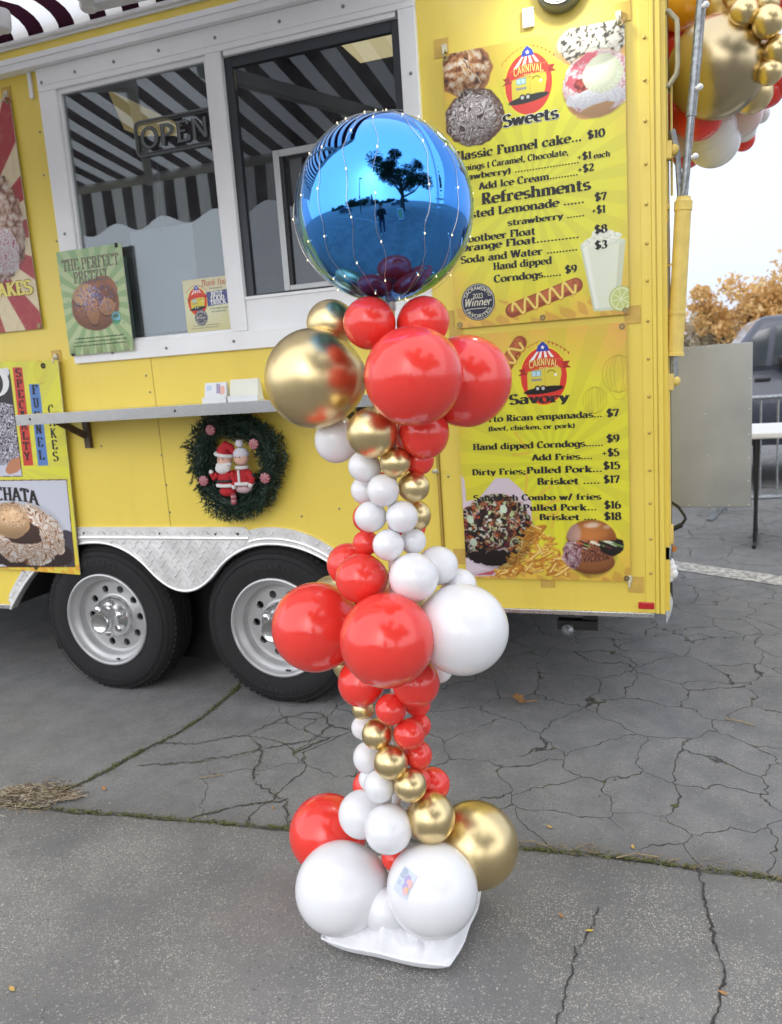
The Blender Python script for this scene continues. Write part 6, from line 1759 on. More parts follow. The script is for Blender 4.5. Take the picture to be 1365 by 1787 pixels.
# ------------------------------------------------------------------ balloon column
BASE = Vector((-.68, -1.2, .0))
BC = thing("balloon_column", "tall balloon column of red, white and gold balloons topped by a blue mirror globe, on a white bag", "balloon column", BASE)
def lerp3(a, b, t): return (a[0] + (b[0] - a[0]) * t, a[1] + (b[1] - a[1]) * t, a[2] + (b[2] - a[2]) * t)
GC, GR = Vector((-.586, -1.21, 1.726)), .1900
mb = MB().tube([(-.68, -1.2, .02), tuple(GC - Vector((0, 0, GR * .9)))], .011, 12)
mb.build("pole", M_white, BC)
def balloon_mesh(c, R, axis_pt, nu=40, nv=26, knot=True):
    """round latex balloon, very slightly drawn out towards the knot that is tied at the pole"""
    c = Vector(c)
    d = Vector(axis_pt) - c
    if d.length < 1e-4: d = Vector((0, 1, 0))
    rot = d.to_track_quat('Z', 'Y').to_matrix()
    mb = MB()
    prof = []
    sq = 1 + .035 * math.sin(c.x * 91 + c.z * 57 + c.y * 33) if R < .07 else 1 + .012 * math.sin(c.x * 91 + c.z * 57)
    for j in range(nv + 1):
        t = PI * j / nv
        rr_ = R * math.sin(t); h = -R * math.cos(t)
        k = max(0, h / R)
        rr_ *= 1 - .05 * k ** 2; h *= 1 + .07 * k ** 3; rr_ *= sq; h /= sq
        prof.append((rr_, h))
    if knot:
        prof = prof[:-1] + [(R * .07, R * 1.09), (R * .045, R * 1.12), (R * .09, R * 1.17), (.0005, R * 1.17)]
    mb.lathe(prof, c, d, nu)
    return mb
BAL = "-0.742,-1.180,1.505,0.0553,g;-0.611,-1.280,1.491,0.0560,r;-0.508,-1.230,1.487,0.0552,r;-0.768,-1.240,1.384,0.1116,g;-0.502,-1.340,1.375,0.0998,r;-0.441,-1.160,1.355,0.1022,r;-0.751,-1.180,1.239,0.0528,w;-0.620,-1.290,1.261,0.0559,g;-0.522,-1.230,1.252,0.0567,r;-0.663,-1.240,1.182,0.0361,w;-0.582,-1.260,1.192,0.0352,g;-0.547,-1.200,1.188,0.0342,r;-0.685,-1.190,1.121,0.0341,w;-0.611,-1.270,1.132,0.0373,w;-0.553,-1.230,1.132,0.0351,g;-0.690,-1.180,1.054,0.0346,r;-0.649,-1.260,1.071,0.0361,w;-0.575,-1.260,1.071,0.0368,w;-0.563,-1.190,1.061,0.0336,g;-0.681,-1.220,1.002,0.0301,r;-0.608,-1.270,1.009,0.0364,w;-0.570,-1.210,1.005,0.0302,w;-0.748,-1.180,0.939,0.0516,r;-0.683,-1.260,0.928,0.0587,r;-0.554,-1.270,0.936,0.0564,w;-0.525,-1.180,0.940,0.0469,w;-0.488,-1.130,0.880,0.0401,w;-0.833,-1.210,0.788,0.1087,r;-0.601,-1.340,0.812,0.1048,r;-0.461,-1.230,0.806,0.1043,w;-0.829,-1.110,0.837,0.0545,g;-0.553,-1.130,0.669,0.0358,w;-0.793,-1.120,0.659,0.0432,g;-0.718,-1.230,0.661,0.0568,r;-0.575,-1.240,0.674,0.0550,r;-0.739,-1.180,0.570,0.0280,g;-0.635,-1.260,0.613,0.0376,r;-0.595,-1.180,0.594,0.0307,r;-0.737,-1.190,0.525,0.0308,w;-0.678,-1.250,0.542,0.0369,g;-0.597,-1.250,0.550,0.0377,r;-0.591,-1.190,0.544,0.0286,r;-0.724,-1.210,0.457,0.0376,w;-0.641,-1.270,0.484,0.0399,g;-0.592,-1.210,0.477,0.0339,r;-0.728,-1.190,0.388,0.0311,w;-0.679,-1.260,0.412,0.0372,w;-0.600,-1.260,0.425,0.0393,g;-0.600,-1.200,0.406,0.0302,r;-0.760,-1.140,0.339,0.0394,r;-0.582,-1.150,0.369,0.0436,r;-0.752,-1.210,0.301,0.0595,w;-0.655,-1.280,0.317,0.0592,w;-0.563,-1.230,0.329,0.0583,g;-0.898,-1.120,0.173,0.1038,r;-0.486,-1.130,0.206,0.1077,g;-0.794,-1.280,0.137,0.1121,w;-0.556,-1.280,0.173,0.1085,w;-0.676,-1.292,0.104,0.0530,w;-0.667,-1.225,0.206,0.0340,r;-0.735,-1.180,0.085,0.040,r"
CN = {'r': (M_red, "red"), 'w': (M_wlat, "white"), 'g': (M_gold, "chrome gold"), 'G': (M_goldf, "gold foil"), 'o': (mat("amber_latex", (.80, .38, .02), .15, coat=.6), "amber"), 'p': (M_pink, "pale pink")}
sticker_parent = None
for row in BAL.split(';'):
    x, y, z, R, c = row.split(',')
    x, y, z, R = map(float, (x, y, z, R))
    t = (z - .0) / 1.733
    ap = (-.68 + .094 * t, -1.2 - .01 * t, z * .98 + .01)
    m, nm = CN[c]
    size = "large" if R > .09 else ("medium" if R > .05 else "small")
    o = balloon_mesh((x, y, z), R, ap).build("balloon", m, BC, smooth=180, label=f"{size} {nm} balloon")
    if abs(x + .556) < .002 and z < .3: sticker_parent = (o, Vector((x, y, z)), R)
# a few balloons on the far side, so the column is whole all round
for (x, y, z, R, c) in [(-.585, -1.06, 1.37, .10, 'w'), (-.66, -1.07, .80, .10, 'g'), (-.66, -1.14, 1.12, .036, 'r'), (-.60, -1.13, 1.02, .036, 'r'), (-.65, -1.13, .48, .036, 'r'), (-.66, -1.12, .57, .036, 'w'), (-.57, -1.14, 1.24, .05, 'r')]:
    m, nm = CN[c]
    balloon_mesh((x, y, z), R, (-.63, -1.2, z)).build("balloon", m, BC, smooth=180)
# printed sticker curved on the front white balloon
so, scn, sR = sticker_parent
mb = MB()
fwd = (Vector((-.612, -1.39, .265)) - scn).normalized()
rt = Vector((0, 0, 1)).cross(fwd).normalized()
if rt.x < 0: rt = -rt
up = (Vector((0, 0, 1)) - fwd * fwd.z).normalized()
rt, up = rt * math.cos(.14) - up * math.sin(.14), up * math.cos(.14) + rt * math.sin(.14)
def spt(u, v, e): 
    d = (fwd * sR + rt * u + up * v).normalized()
    return tuple(scn + d * (sR * 1.0 + e))
def spatch(u0, u1, v0, v1, k, e, n=6):
    mb.mat(k)
    vs = [spt(u0 + (u1 - u0) * i / n, v0 + (v1 - v0) * j / n, e) for j in range(n + 1) for i in range(n + 1)]
    mb.add(vs, [(j * (n + 1) + i, j * (n + 1) + i + 1, (j + 1) * (n + 1) + i + 1, (j + 1) * (n + 1) + i) for j in range(n) for i in range(n)])
spatch(-.024, .024, -.030, .030, 0, .0012)
def sdisc(u, v, r1, k, e):
    mb.mat(k); vs = [spt(u, v, e)] + [spt(u + r1 * math.cos(q * PI / 8), v + r1 * 1.15 * math.sin(q * PI / 8), e) for q in range(16)]
    mb.add(vs, [(0, 1 + i, 1 + (i + 1) % 16) for i in range(16)])
sdisc(.006, .010, .009, 1, .0016); sdisc(.015, .004, .009, 2, .0018); sdisc(.008, -.006, .008, 1, .0020); sdisc(.014, -.013, .008, 2, .0022); sdisc(.016, -.008, .004, 3, .0024)
for k in range(5): spatch(-.020, -.020 + .016 + .004 * (k % 2), .024 - k * .0045, .0262 - k * .0045, 4, .0017, 2)
for k in range(3): spatch(-.018, -.004 - .003 * (k % 2), -.002 - k * .004, -.0008 - k * .004, 4, .0017, 2)
mb.build("sticker", [mat("pale_blue_sticker", (.62, .68, .78), .3), mat("lavender_print", (.45, .40, .64), .4), mat("rose_print", (.78, .48, .48), .4), mat("orange_print", (.8, .5, .25), .4), mat("slate_print", (.30, .36, .48), .4)], so, smooth=60, fixn=True)

# white weighted bag under the column: a stuffed square cushion with creased edges
mb = MB()
N = 56
def bagpt(u, v, top):
    # u,v in -1..1 ; corners pulled out, sides pinched in
    pin = .10
    pu = math.sqrt(1 - .11 * v ** 4) * (1 - .008 * (1 + math.cos(v * 7.5)) * abs(u) ** 3); pv = math.sqrt(1 - .11 * u ** 4) * (1 - .011 * (1 + math.cos(u * 6.5 + .6)) * abs(v) ** 3)
    x, y = u * pu * .174, v * pv * .152
    th = ((1 - u ** 6) * (1 - v ** 6)) ** .5
    rid = .006 * math.sin(u * 9 + 1.2) * max(0, abs(v) - .45) * 1.8 + .006 * math.sin(v * 8) * max(0, abs(u) - .45) * 1.8
    rid += .010 * math.exp(-((u + .05 + .25 * (v + .7)) / .07) ** 2) * max(0, -v - .2) - .012 * math.exp(-((u - .62 + .3 * (v + .9)) / .06) ** 2) * max(0, -v - .3)
    rid += .009 * math.exp(-((v + .35 - .2 * u) / .07) ** 2) * max(0, u - .35) * 1.5
    zc = .036
    for (cu_, cv_) in ((-1, -1), (1, -1), (1, 1), (-1, 1), (-.15, -1.05), (.45, -1.05), (1.05, -.1)):
        an_ = math.atan2(v - cv_, u - cu_); ds_ = math.hypot(v - cv_, u - cu_)
        rid += .0016 * math.sin(an_ * 15 + cu_ * 2 + cv_) * math.exp(-ds_ / .42) * min(1, ds_ * 6)
    z = zc + (.050 * th ** .75 + rid * 2.6 * th ** .12 if top else -.032 * min(1., th * 1.15))
    cs, sn = math.cos(-.03), math.sin(-.03)
    return (-.662 + x * cs - y * sn, -1.205 + x * sn + y * cs, max(.002, z))
for top in (True, False):
    vs = [bagpt(-1 + 2 * i / N, -1 + 2 * j / N, top) for j in range(N + 1) for i in range(N + 1)]
    mb.add(vs, [(j * (N + 1) + i, j * (N + 1) + i + 1, (j + 1) * (N + 1) + i + 1, (j + 1) * (N + 1) + i) for j in range(N) for i in range(N)])
per = [(-1 + 2 * i / N, -1) for i in range(N)] + [(1, -1 + 2 * i / N) for i in range(N)] + [(1 - 2 * i / N, 1) for i in range(N)] + [(-1, 1 - 2 * i / N) for i in range(N + 1)]
mb.tube([bagpt(u, v, True) for u, v in per], .0032, 8, False)
mb.build("base_bag", M_cloth, BC, smooth=70)

# the mirror globe: foil with faint puckered seams along four meridians
nu, nv = 320, 200
th = np.linspace(0, PI, nv + 1)[:, None]; ph = (2 * PI * np.arange(nu) / nu)[None, :]
rad = np.full((nv + 1, nu), GR)
for s0 in (-2.62, -.62, 1.0, 2.4):
    dph = np.angle(np.exp(1j * (ph - s0)))
    arc = dph * np.sin(th)
    rad = rad - GR * .0085 * np.exp(-(arc / .018) ** 2)
    rad = rad + GR * .0017 * np.sin(th * 150 + 3 * np.sin(th * 17)) * np.exp(-(arc / .06) ** 2) * (np.sin(th) > .25)
V = np.stack([GC.x + rad * np.sin(th) * np.cos(ph), GC.y + rad * np.sin(th) * np.sin(ph), GC.z + rad * np.cos(th)], -1).reshape(-1, 3)
mb = MB(); mb.add([tuple(q) for q in V], [(j * nu + i, (j + 1) * nu + i, (j + 1) * nu + (i + 1) % nu, j * nu + (i + 1) % nu) for j in range(nv) for i in range(nu)])
gl = mb.build("globe_balloon", M_globe, BC, smooth=180, label="blue mirror foil globe balloon at the top")
mb = MB(); mb.tube([GC + Vector((0, 0, -GR * 1.0)), GC + Vector((0, 0, -GR * 1.10))], .012, 12); mb.build("neck", mat("clear_neck", (.6, .62, .6), .2, coat=.5), BC)

# ---- string of tiny warm lights draped over the globe
FL = thing("string_lights", "thin copper wire string lights draped down over the blue globe", "string lights", GC + Vector((0, 0, -GR)))
r = random.Random(12)
for s_ in (-2.85, -2.30, -1.98, -1.62, -1.30, -.75, -.35, .35, 1.1, 1.9, 2.6):
    pts, bulbs = [], []
    p0 = r.uniform(0, 6)
    for j in range(44):
        t_ = .05 + (2.92 - .05) * j / 43
        a = s_ + .030 * math.sin(t_ * 5 + p0) + .02 * math.sin(t_ * 11 + p0) + r.gauss(0, .004)
        off = 1.006 + .003 * math.sin(t_ * 9 + p0) ** 2 + (.02 * max(0, math.sin(t_ * 3 + p0)) if abs(math.cos(s_ + 1.57)) < .35 and abs(s_ + 1.6) > 1.2 else 0)
        p_ = GC + Vector((math.sin(t_) * math.cos(a), math.sin(t_) * math.sin(a), math.cos(t_))) * GR * off
        pts.append(p_)
        if j % 7 == int(p0) % 7: bulbs.append(p_)
    MB().tube(pts, .00042, 5).build("wire", M_wire, FL, smooth=60)
    for p_ in bulbs:
        d = (p_ - GC).normalized()
        mb = MB(); mb.sph(p_ + d * .0012, (.0013, .0013, .0022), 10, 7)
        mb.build("bulb", M_led, FL, smooth=180)

# ---- balloon garland beyond the trailer's rear corner
GB = "0.165,1.000,2.543,0.2024,G;0.255,0.850,2.683,0.0554,g;0.342,0.850,2.632,0.0595,g;0.383,0.900,2.537,0.0559,g;0.355,0.900,2.462,0.0496,g;0.307,1.120,2.458,0.0891,g;0.027,1.150,2.890,0.1270,o;0.198,1.250,2.877,0.1530,g;0.096,1.150,2.403,0.1044,r;-0.002,1.300,2.768,0.0922,r;0.006,1.300,2.474,0.0934,r;0.379,1.200,2.468,0.0659,r;0.426,1.200,2.506,0.0728,r;0.165,1.350,2.336,0.1199,w;0.149,1.300,2.384,0.1183,w;0.277,1.350,2.430,0.0976,p;0.363,1.400,2.434,0.0439,w;0.298,1.400,2.370,0.0521,w;0.032,1.450,2.413,0.1131,p;0.050,1.500,2.328,0.0710,r;0.300,1.500,2.357,0.0561,r;0.344,1.000,2.755,0.0594,g;0.244,0.950,2.799,0.0681,g;0.402,1.050,2.772,0.0552,r"
GG = thing("balloon_garland", "hanging cluster of gold, red and white balloons behind the trailer's rear top corner", "balloon garland", (.2, 1.2, 2.3))
for row in GB.split(';'):
    x, y, z, R, c = row.split(','); x, y, z, R = map(float, (x, y, z, R))
    m, nm = CN[c]
    size = "large" if R > .14 else ("medium" if R > .08 else "small")
    balloon_mesh((x, y, z), R, (.2, 1.3, 2.75), 32, 20).build("balloon", m, GG, smooth=180, label=f"{size} {nm} balloon")
for (x, y, z, R, c) in [(.5, 1.2, 2.85, .15, 'r'), (.62, 1.25, 2.95, .14, 'w'), (.45, 1.3, 3.05, .16, 'g'), (.25, 1.3, 3.1, .15, 'w'), (.12, 1.2, 3.08, .13, 'r'), (.75, 1.2, 3.0, .13, 'g')]:
    balloon_mesh((x, y, z), R, (.2, 1.3, 2.9), 32, 20).build("balloon", CN[c][0], GG, smooth=180)
MB().tube([(-.04, 1.3, 2.86), (.2, 1.3, 2.84), (.6, 1.3, 2.98), (.9, 1.25, 3.05)], .006, 6).build("garland_cord", M_plast, GG)
# white bulbs on a cord down the slanted pole
PL = thing("festoon_lights", "cord with small white unlit bulbs running down the slanted pole", "string lights", (.05, .02, 1.88))
mb = MB(); mb.tube([(.104, .028, 2.76), (.085, .025, 2.47), (.078, .02, 2.3), (.064, .022, 2.2), (.05, .025, 2.08), (.04, .025, 1.95), (.022, .03, 1.885)], .0022, 6); mb.build("cord", mat("grey_cord_dark", (.2, .2, .2), .5), PL)
for (x, z) in ((.072, 2.205), (.058, 2.0), (.09, 2.44)):
    mb = MB(); mb.sph((x, .018, z), .0105, 14, 10); mb.build("bulb", M_plast, PL)
    mb = MB(); mb.tube([(x - .012, .02, z - .002), (x - .002, .018, z)], .006, 8); mb.build("socket", M_plast, PL)

# ------------------------------------------------------------------ things beyond the trailer
FT = thing("folding_table", "white folding table with black legs beside the grey stainless panel", "table", (1.1, 3.3, 0))
mb = MB(); mb.box(.40, 1.9, 2.98, 3.70, .765, .81); mb.build("tabletop", M_plast, FT, bevel=.012)
for xx, dx in ((.52, 0), (1.78, 0)):
    mb = MB(); mb.tube([(xx, 3.10, .76), (xx - .02, 3.08, .03)], .013, 8); mb.tube([(xx, 3.42, .76), (xx + .02, 3.44, .03)], .013, 8)
    mb.tube([(xx - .03, 3.0, .015), (xx - .02, 3.08, .03), (xx + .02, 3.44, .03), (xx + .03, 3.53, .015)], .014, 8); mb.tube([(xx - .006, 3.1, .33), (xx + .006, 3.43, .33)], .01, 8)
    mb.build("leg_frame", M_black, FT)
CB = thing("crowd_barrier", "grey steel crowd barrier standing behind the folding table", "barrier", (1.2, 4.6, 0))
mb = MB(); mb.tube([(.12, 4.3, .12), (.12, 4.3, .92), (.16, 4.3, .96), (2.2, 4.75, .96), (2.24, 4.76, .92), (2.24, 4.76, .12), (.12, 4.3, .12)], .019, 8)
mb.build("frame", M_galv, CB)
for k in range(15):
    t_ = (k + 1) / 16; x = .12 + 2.12 * t_; y = 4.3 + .46 * t_
    mb = MB().tube([(x, y, .12), (x, y, .955)], .009, 6); mb.build("upright", M_galv, CB)
for x, y in ((.33, 4.345), (2.05, 4.72)):
    mb = MB(); mb.bar((x - .09, y - .36, .012), (x + .05, y + .3, .012), .05, .012); mb.tube([(x, y, .02), (x, y, .13)], .012, 6); mb.tube([(x + .06, y + .01, .02), (x + .06, y + .01, .13)], .012, 6)
    mb.build("foot", M_galv, CB)

# parked pickup
CA = thing("parked_car", "dark blue grey pickup parked behind the barrier at the right edge", "pickup", (2.6, 6.5, 0))
M_car = mat("blue_grey_car_paint", (.062, .070, .098), .26, .3, coat=.6, var=.03)
M_cgl = mat("car_glass", (.05, .06, .07), .06, 0., coat=1., spec=.9)
def loft(mb, secs):
    """secs: list of (x, [(y,z)...]) closed rings"""
    n_ = len(secs[0][1]); vs = [(x, y, z) for x, ring in secs for (y, z) in ring]; fs = []
    for i in range(len(secs) - 1):
        for k in range(n_): fs.append((i * n_ + k, i * n_ + (k + 1) % n_, (i + 1) * n_ + (k + 1) % n_, (i + 1) * n_ + k))
    fs.append(tuple(reversed(range(n_)))); fs.append(tuple(range((len(secs) - 1) * n_, len(secs) * n_)))
    mb.add(vs, fs)
def ring(y0, y1, zb, zt, tuck=.05):
    return [(y0 + tuck, zb), (y1 - tuck, zb), (y1, zb + .18), (y1, (zb + zt) / 2 + .1), (y1 - tuck, zt), (y0 + tuck, zt), (y0, (zb + zt) / 2 + .1), (y0, zb + .18)]
YA, YB = 5.62, 7.5
mb = MB()
loft(mb, [(-.95, ring(YA + .1, YB - .1, .55, 1.0)), (-.85, ring(YA + .03, YB - .03, .45, 1.10)), (.3, ring(YA, YB, .42, 1.14)), (2.4, ring(YA, YB, .42, 1.16)), (3.5, ring(YA + .02, YB - .02, .44, 1.12)), (3.95, ring(YA + .12, YB - .12, .5, 1.02)), (4.1, ring(YA + .25, YB - .25, .55, .9))])
mb.build("body", M_car, CA, smooth=50)
def cab(x0, x1, x2, x3, zt, ins, m_name, m_, yo):
    mb = MB()
    vs = []
    for (x, z, yy) in ((x0, 1.13, ins), (x1, zt, ins + .16), (x2, zt + .01, ins + .16), (x3, 1.13, ins)):
        vs += [(x, YA + yy - yo, z), (x, YB - yy + yo, z)]
    mb.add(vs, [(0, 2, 4, 6), (7, 5, 3, 1), (0, 1, 3, 2), (2, 3, 5, 4), (4, 5, 7, 6), (6, 7, 1, 0)])
    return mb.build(m_name, m_, CA, smooth=0, bevel=.06)
cab(.36, .76, 2.2, 2.95, 1.66, .03, "cabin", M_car, 0)
def sidewin(pts, nm="window"):
    mb = MB(); vs = []
    for e in (.012, -.02):
        for (x, z) in pts: vs.append((x, YA + .03 + (z - 1.13) / .53 * .16 - e, z))
    n_ = len(pts); mb.add(vs, [tuple(range(n_)), tuple(reversed(range(n_, 2 * n_)))] + [(i, (i + 1) % n_, n_ + (i + 1) % n_, n_ + i) for i in range(n_)])
    mb.build(nm, M_cgl, CA, smooth=0)
sidewin([(.66, 1.19), (.685, 1.46), (.74, 1.52), (.845, 1.545), (.795, 1.19)])
sidewin([(.85, 1.19), (.90, 1.56), (1.62, 1.58), (1.62, 1.19)])
sidewin([(1.70, 1.19), (1.70, 1.58), (2.16, 1.58), (2.62, 1.19)])
mb = MB(); mb.box(.70, .84, YA - .03, YA - .005, 1.045, 1.075); mb.build("door_handle", M_black, CA, bevel=.008)
mb = MB(); mb.obox((.98, YA - .10, 1.22), (.085, .0, .01), (0, .06, 0), (-.01, 0, .065)); mb.bar((1.0, YA - .06, 1.17), (1.02, YA + .04, 1.15), .05, .04); mb.build("mirror", M_black, CA, bevel=.02)
mb = MB(); mb.box(-.9, 3.9, YA - .012, YA + .02, .50, .56); mb.build("side_trim", M_black, CA, bevel=.01)
for x in (.05, 3.2):
    for yc, s_ in ((YA + .11, -1), (YB - .11, 1)):
        mb = MB(); mb.lathe([(.22, -.09), (.36, -.1), (.39, -.06), (.39, .09), (.36, .1), (.2, .1)], (x, yc, .39), (0, 1, 0), 32); wh = mb.build("wheel", M_rub, CA)
        mb = MB(); mb.lathe([(.23, -.095), (.21, -.07), (.06, -.075), (.001, -.09)], (x, yc, .39), (0, -s_ * -1 if s_ < 0 else -1, 0), 24); mb.build("rim", M_rim, wh)
mb = MB(); mb.box(-1.05, -.88, YA + .1, YB - .1, .48, .62); mb.build("bumper", M_chrome, CA, bevel=.02)
mb = MB(); mb.box(-.955, -.90, YA + .03, YA + .14, .8, 1.0); mb.build("tail_light", M_redrefl, CA, bevel=.01)

def copy_thing(root, loc, rz, label):
    r0 = root.copy(); COL.objects.link(r0); r0.location = loc; r0.rotation_euler = (0, 0, rz); r0["label"] = label
    for ch in list(root.children):
        c0 = ch.copy(); COL.objects.link(c0); c0.parent = r0
        for g0 in list(ch.children):
            d0 = g0.copy(); COL.objects.link(d0); d0.parent = c0
    return r0
copy_thing(CA, (-7.5, -15, 0), R_(8), "grey pickup parked far across the car park on the left of the globe's mirror image")
copy_thing(CA, (9.5, -17, 0), R_(180), "grey pickup parked far across the car park under the mirrored dark tree")
copy_thing(CA, (-12.5, -20, 0), R_(95), "grey pickup seen end on at the far left of the mirrored car park")
# ------------------------------------------------------------------ trees
def leaf_mat(name, cols):
    m = bpy.data.materials.new(name); m.use_nodes = True
    t = m.node_tree; b = t.nodes["Principled BSDF"]; b.inputs["Roughness"].default_value = .7
    g = t.nodes.new("ShaderNodeNewGeometry")
    rp_ = t.nodes.new("ShaderNodeValToRGB")
    rp_.color_ramp.elements[0].color = (*cols[0], 1); rp_.color_ramp.elements[1].color = (*cols[-1], 1)
    for i, c in enumerate(cols[1:-1]):
        e = rp_.color_ramp.elements.new((i + 1) / (len(cols) - 1)); e.color = (*c, 1)
    n_ = noise_(t, g.outputs["Position"], 1.6, 6, .75)
    mr = t.nodes.new("ShaderNodeMapRange"); mr.inputs[1].default_value = .3; mr.inputs[2].default_value = .7
    t.links.new(n_.outputs[0], mr.inputs[0])
    ad = math_(t, 'ADD', math_(t, 'MULTIPLY', mr.outputs[0], .6), math_(t, 'MULTIPLY', g.outputs["Random Per Island"], .4))
    t.links.new(ad, rp_.inputs[0]); t.links.new(rp_.outputs[0], b.inputs["Base Color"])
    tr = t.nodes.new("ShaderNodeBsdfTranslucent"); t.links.new(rp_.outputs[0], tr.inputs[0])
    mx = t.nodes.new("ShaderNodeMixShader"); mx.inputs[0].default_value = .35
    t.links.new(b.outputs[0], mx.inputs[1]); t.links.new(tr.outputs[0], mx.inputs[2]); t.links.new(mx.outputs[0], t.nodes["Material Output"].inputs[0])
    return m
M_aut = leaf_mat("autumn_leaves", [(.30, .20, .09), (.58, .36, .13), (.72, .46, .17), (.76, .58, .30), (.56, .50, .30)])
M_autp = leaf_mat("pale_autumn_leaves", [(.36, .31, .23), (.52, .45, .32), (.60, .52, .36), (.52, .49, .42)])
M_grn = leaf_mat("green_leaves", [(.018, .03, .012), (.04, .06, .02), (.06, .08, .03)])
M_bark = mat("bark", (.07, .055, .042), .9, var=.4, vscale=20)
def tree(x, y, H, W, mleaf, label, seed, nl, ls, trunk_h=.3, cat="tree", group=None):
    r = np.random.default_rng(seed); rr_ = random.Random(seed)
    t = thing("tree", label, cat, (x, y, 0), group)
    mb = MB(); th_ = H * trunk_h
    mb.tube([(x, y, -.05), (x + rr_.uniform(-.1, .1), y, th_ * .5), (x + rr_.uniform(-.15, .15), y, th_), (x, y, H * .75)], [W * .045, W * .036, W * .03, W * .008], 10)
    limbs = []
    for k in range(11):
        a = k * 2.4 + rr_.uniform(0, .8); z0 = th_ * rr_.uniform(.75, 1.5); l = W * .5 * rr_.uniform(.55, .95); z1 = min(H * .93, z0 + H * rr_.uniform(.22, .5))
        p0 = Vector((x, y, z0)); p2 = Vector((x + l * math.cos(a), y + l * math.sin(a), z1)); p1 = p0.lerp(p2, .5) + Vector((0, 0, -.05 * H))
        mb.tube([p0, p1, p2], [W * .02, W * .012, W * .004], 6); limbs.append((p1, p2))
        for q in range(3):
            s0 = p1.lerp(p2, rr_.random()); e = s0 + Vector((rr_.gauss(0, 1), rr_.gauss(0, 1), rr_.uniform(.2, 1.2))).normalized() * W * .18
            mb.tube([s0, e], [W * .006, W * .002], 5); limbs.append((s0, e))
    mb.build("trunk", M_bark, t, smooth=60)
    # leaf clumps: around limb ends and scattered through a lumpy crown volume
    nc = 46
    cl_ = []
    for i in range(nc):
        if i < len(limbs): c = np.array(limbs[i][1]) + r.normal(0, W * .04, 3)
        else:
            d = r.normal(0, 1, 3); d /= np.linalg.norm(d); q = r.uniform(.3, 1) ** .5
            c = np.array((x, y, th_ + (H - th_) * .52)) + d * q * np.array((W * .43, W * .43, (H - th_) * .42))
        cl_.append((c, W * r.uniform(.07, .15)))
    per = nl // nc
    P, Fv = [], []
    for c, rad_ in cl_:
        n_ = int(per * r.uniform(.5, 1.5))
        d = r.normal(0, 1, (n_, 3)); d /= np.linalg.norm(d, axis=1)[:, None]
        p = c + d * (rad_ * r.uniform(.2, 1.15, (n_, 1)) ** .6)
        p[:, 2] = np.maximum(p[:, 2], .25)
        u = r.normal(0, 1, (n_, 3)); u /= np.linalg.norm(u, axis=1)[:, None]; v = np.cross(u, r.normal(0, 1, (n_, 3))); v /= np.linalg.norm(v, axis=1)[:, None]
        s_ = ls * r.uniform(.5, 1.3, (n_, 1))
        P.append(np.stack([p - u * s_, p + v * s_ * .6, p + u * s_, p - v * s_ * .6], 1).reshape(-1, 3))
    P = np.vstack(P)
    off = WO[t.name]; P = P - np.array(off)
    me = bpy.data.meshes.new("crown"); nq = len(P) // 4
    me.vertices.add(len(P)); me.vertices.foreach_set("co", P.astype(np.float32).ravel())
    me.loops.add(len(P)); me.loops.foreach_set("vertex_index", np.arange(len(P), dtype=np.int32))
    me.polygons.add(nq); me.polygons.foreach_set("loop_start", np.arange(0, len(P), 4, dtype=np.int32))
    me.materials.append(mleaf); me.update(calc_edges=True)
    o = bpy.data.objects.new("crown", me); COL.objects.link(o); o.parent = t
    return t
GT = "autumn trees beyond the car park"
tree(4.6, 27, 4.5, 4.6, M_aut, "tallest orange autumn tree behind the pickup at the right edge", 3, 9000, .085, .22, group=GT)
tree(2.2, 28, 4.0, 3.6, M_aut, "orange autumn tree left of the tallest one, above the pickup's roof", 5, 8000, .085, .2, group=GT)
tree(.55, 30, 3.3, 2.8, M_autp, "pale tan half bare tree beside the yellow pole sleeve", 8, 4500, .07, .22, group=GT)
tree(-1.4, 31, 3.4, 3.4, M_aut, "orange tree mostly hidden behind the trailer", 9, 5000, .085, .2, group=GT)
tree(7.6, 28, 4.8, 4.6, M_aut, "orange tree just beyond the right edge of the photo", 10, 6000, .09, .22, group=GT)
mb = MB(); r = random.Random(2)
for i in range(5000):
    x = r.uniform(-8, 14); z = r.uniform(.05, 1.9 + .4 * math.sin(x * 1.3)) ; y = 33 + r.gauss(0, .8); s_ = r.uniform(.05, .12); a = r.uniform(0, PI)
    c_ = Vector((x, y, z)); u = Vector((math.cos(a), r.gauss(0, .4), math.sin(a))) * s_; v = Vector((-math.sin(a), r.gauss(0, .4), math.cos(a))) * s_ * .7
    mb.add([c_ - u, c_ + v, c_ + u, c_ - v], [(0, 1, 2, 3)])
tag(mb.build("far_hedge", M_autp, smooth=0, fixn=False), kind="stuff")

# ------------------------------------------------------------------ what stands behind the camera (seen mirrored in the globe and the panes)
tree(5.2, -7.6, 11, 10.5, M_grn, "broad dark tree across the car park, mirrored in the blue globe", 14, 17000, .16, .26)
tree(-3.0, -26, 5.0, 6.0, M_grn, "low round tree far across the car park, mirrored in the globe", 15, 3000, .2, .2)
tree(-9.5, -24, 5.0, 6.5, M_grn, "distant dark tree at the far left of the mirrored car park", 16, 3000, .2, .2)
mb = MB(); r = random.Random(3)
for i in range(6000):
    x = r.uniform(-45, 45); y = -42 + r.gauss(0, 1.5); z = r.uniform(.1, 2.6 + 1.0 * math.sin(x * .37) + .7 * math.sin(x * 1.1)); s_ = r.uniform(.2, .5); a = r.uniform(0, PI)
    c_ = Vector((x, y, z)); u = Vector((math.cos(a), 0, math.sin(a))) * s_; v = Vector((-math.sin(a), r.gauss(0, .4), math.cos(a))) * s_
    mb.add([c_ - u, c_ + v, c_ + u, c_ - v], [(0, 1, 2, 3)])
tag(mb.build("distant_trees", M_grn, smooth=0, fixn=False), kind="stuff")
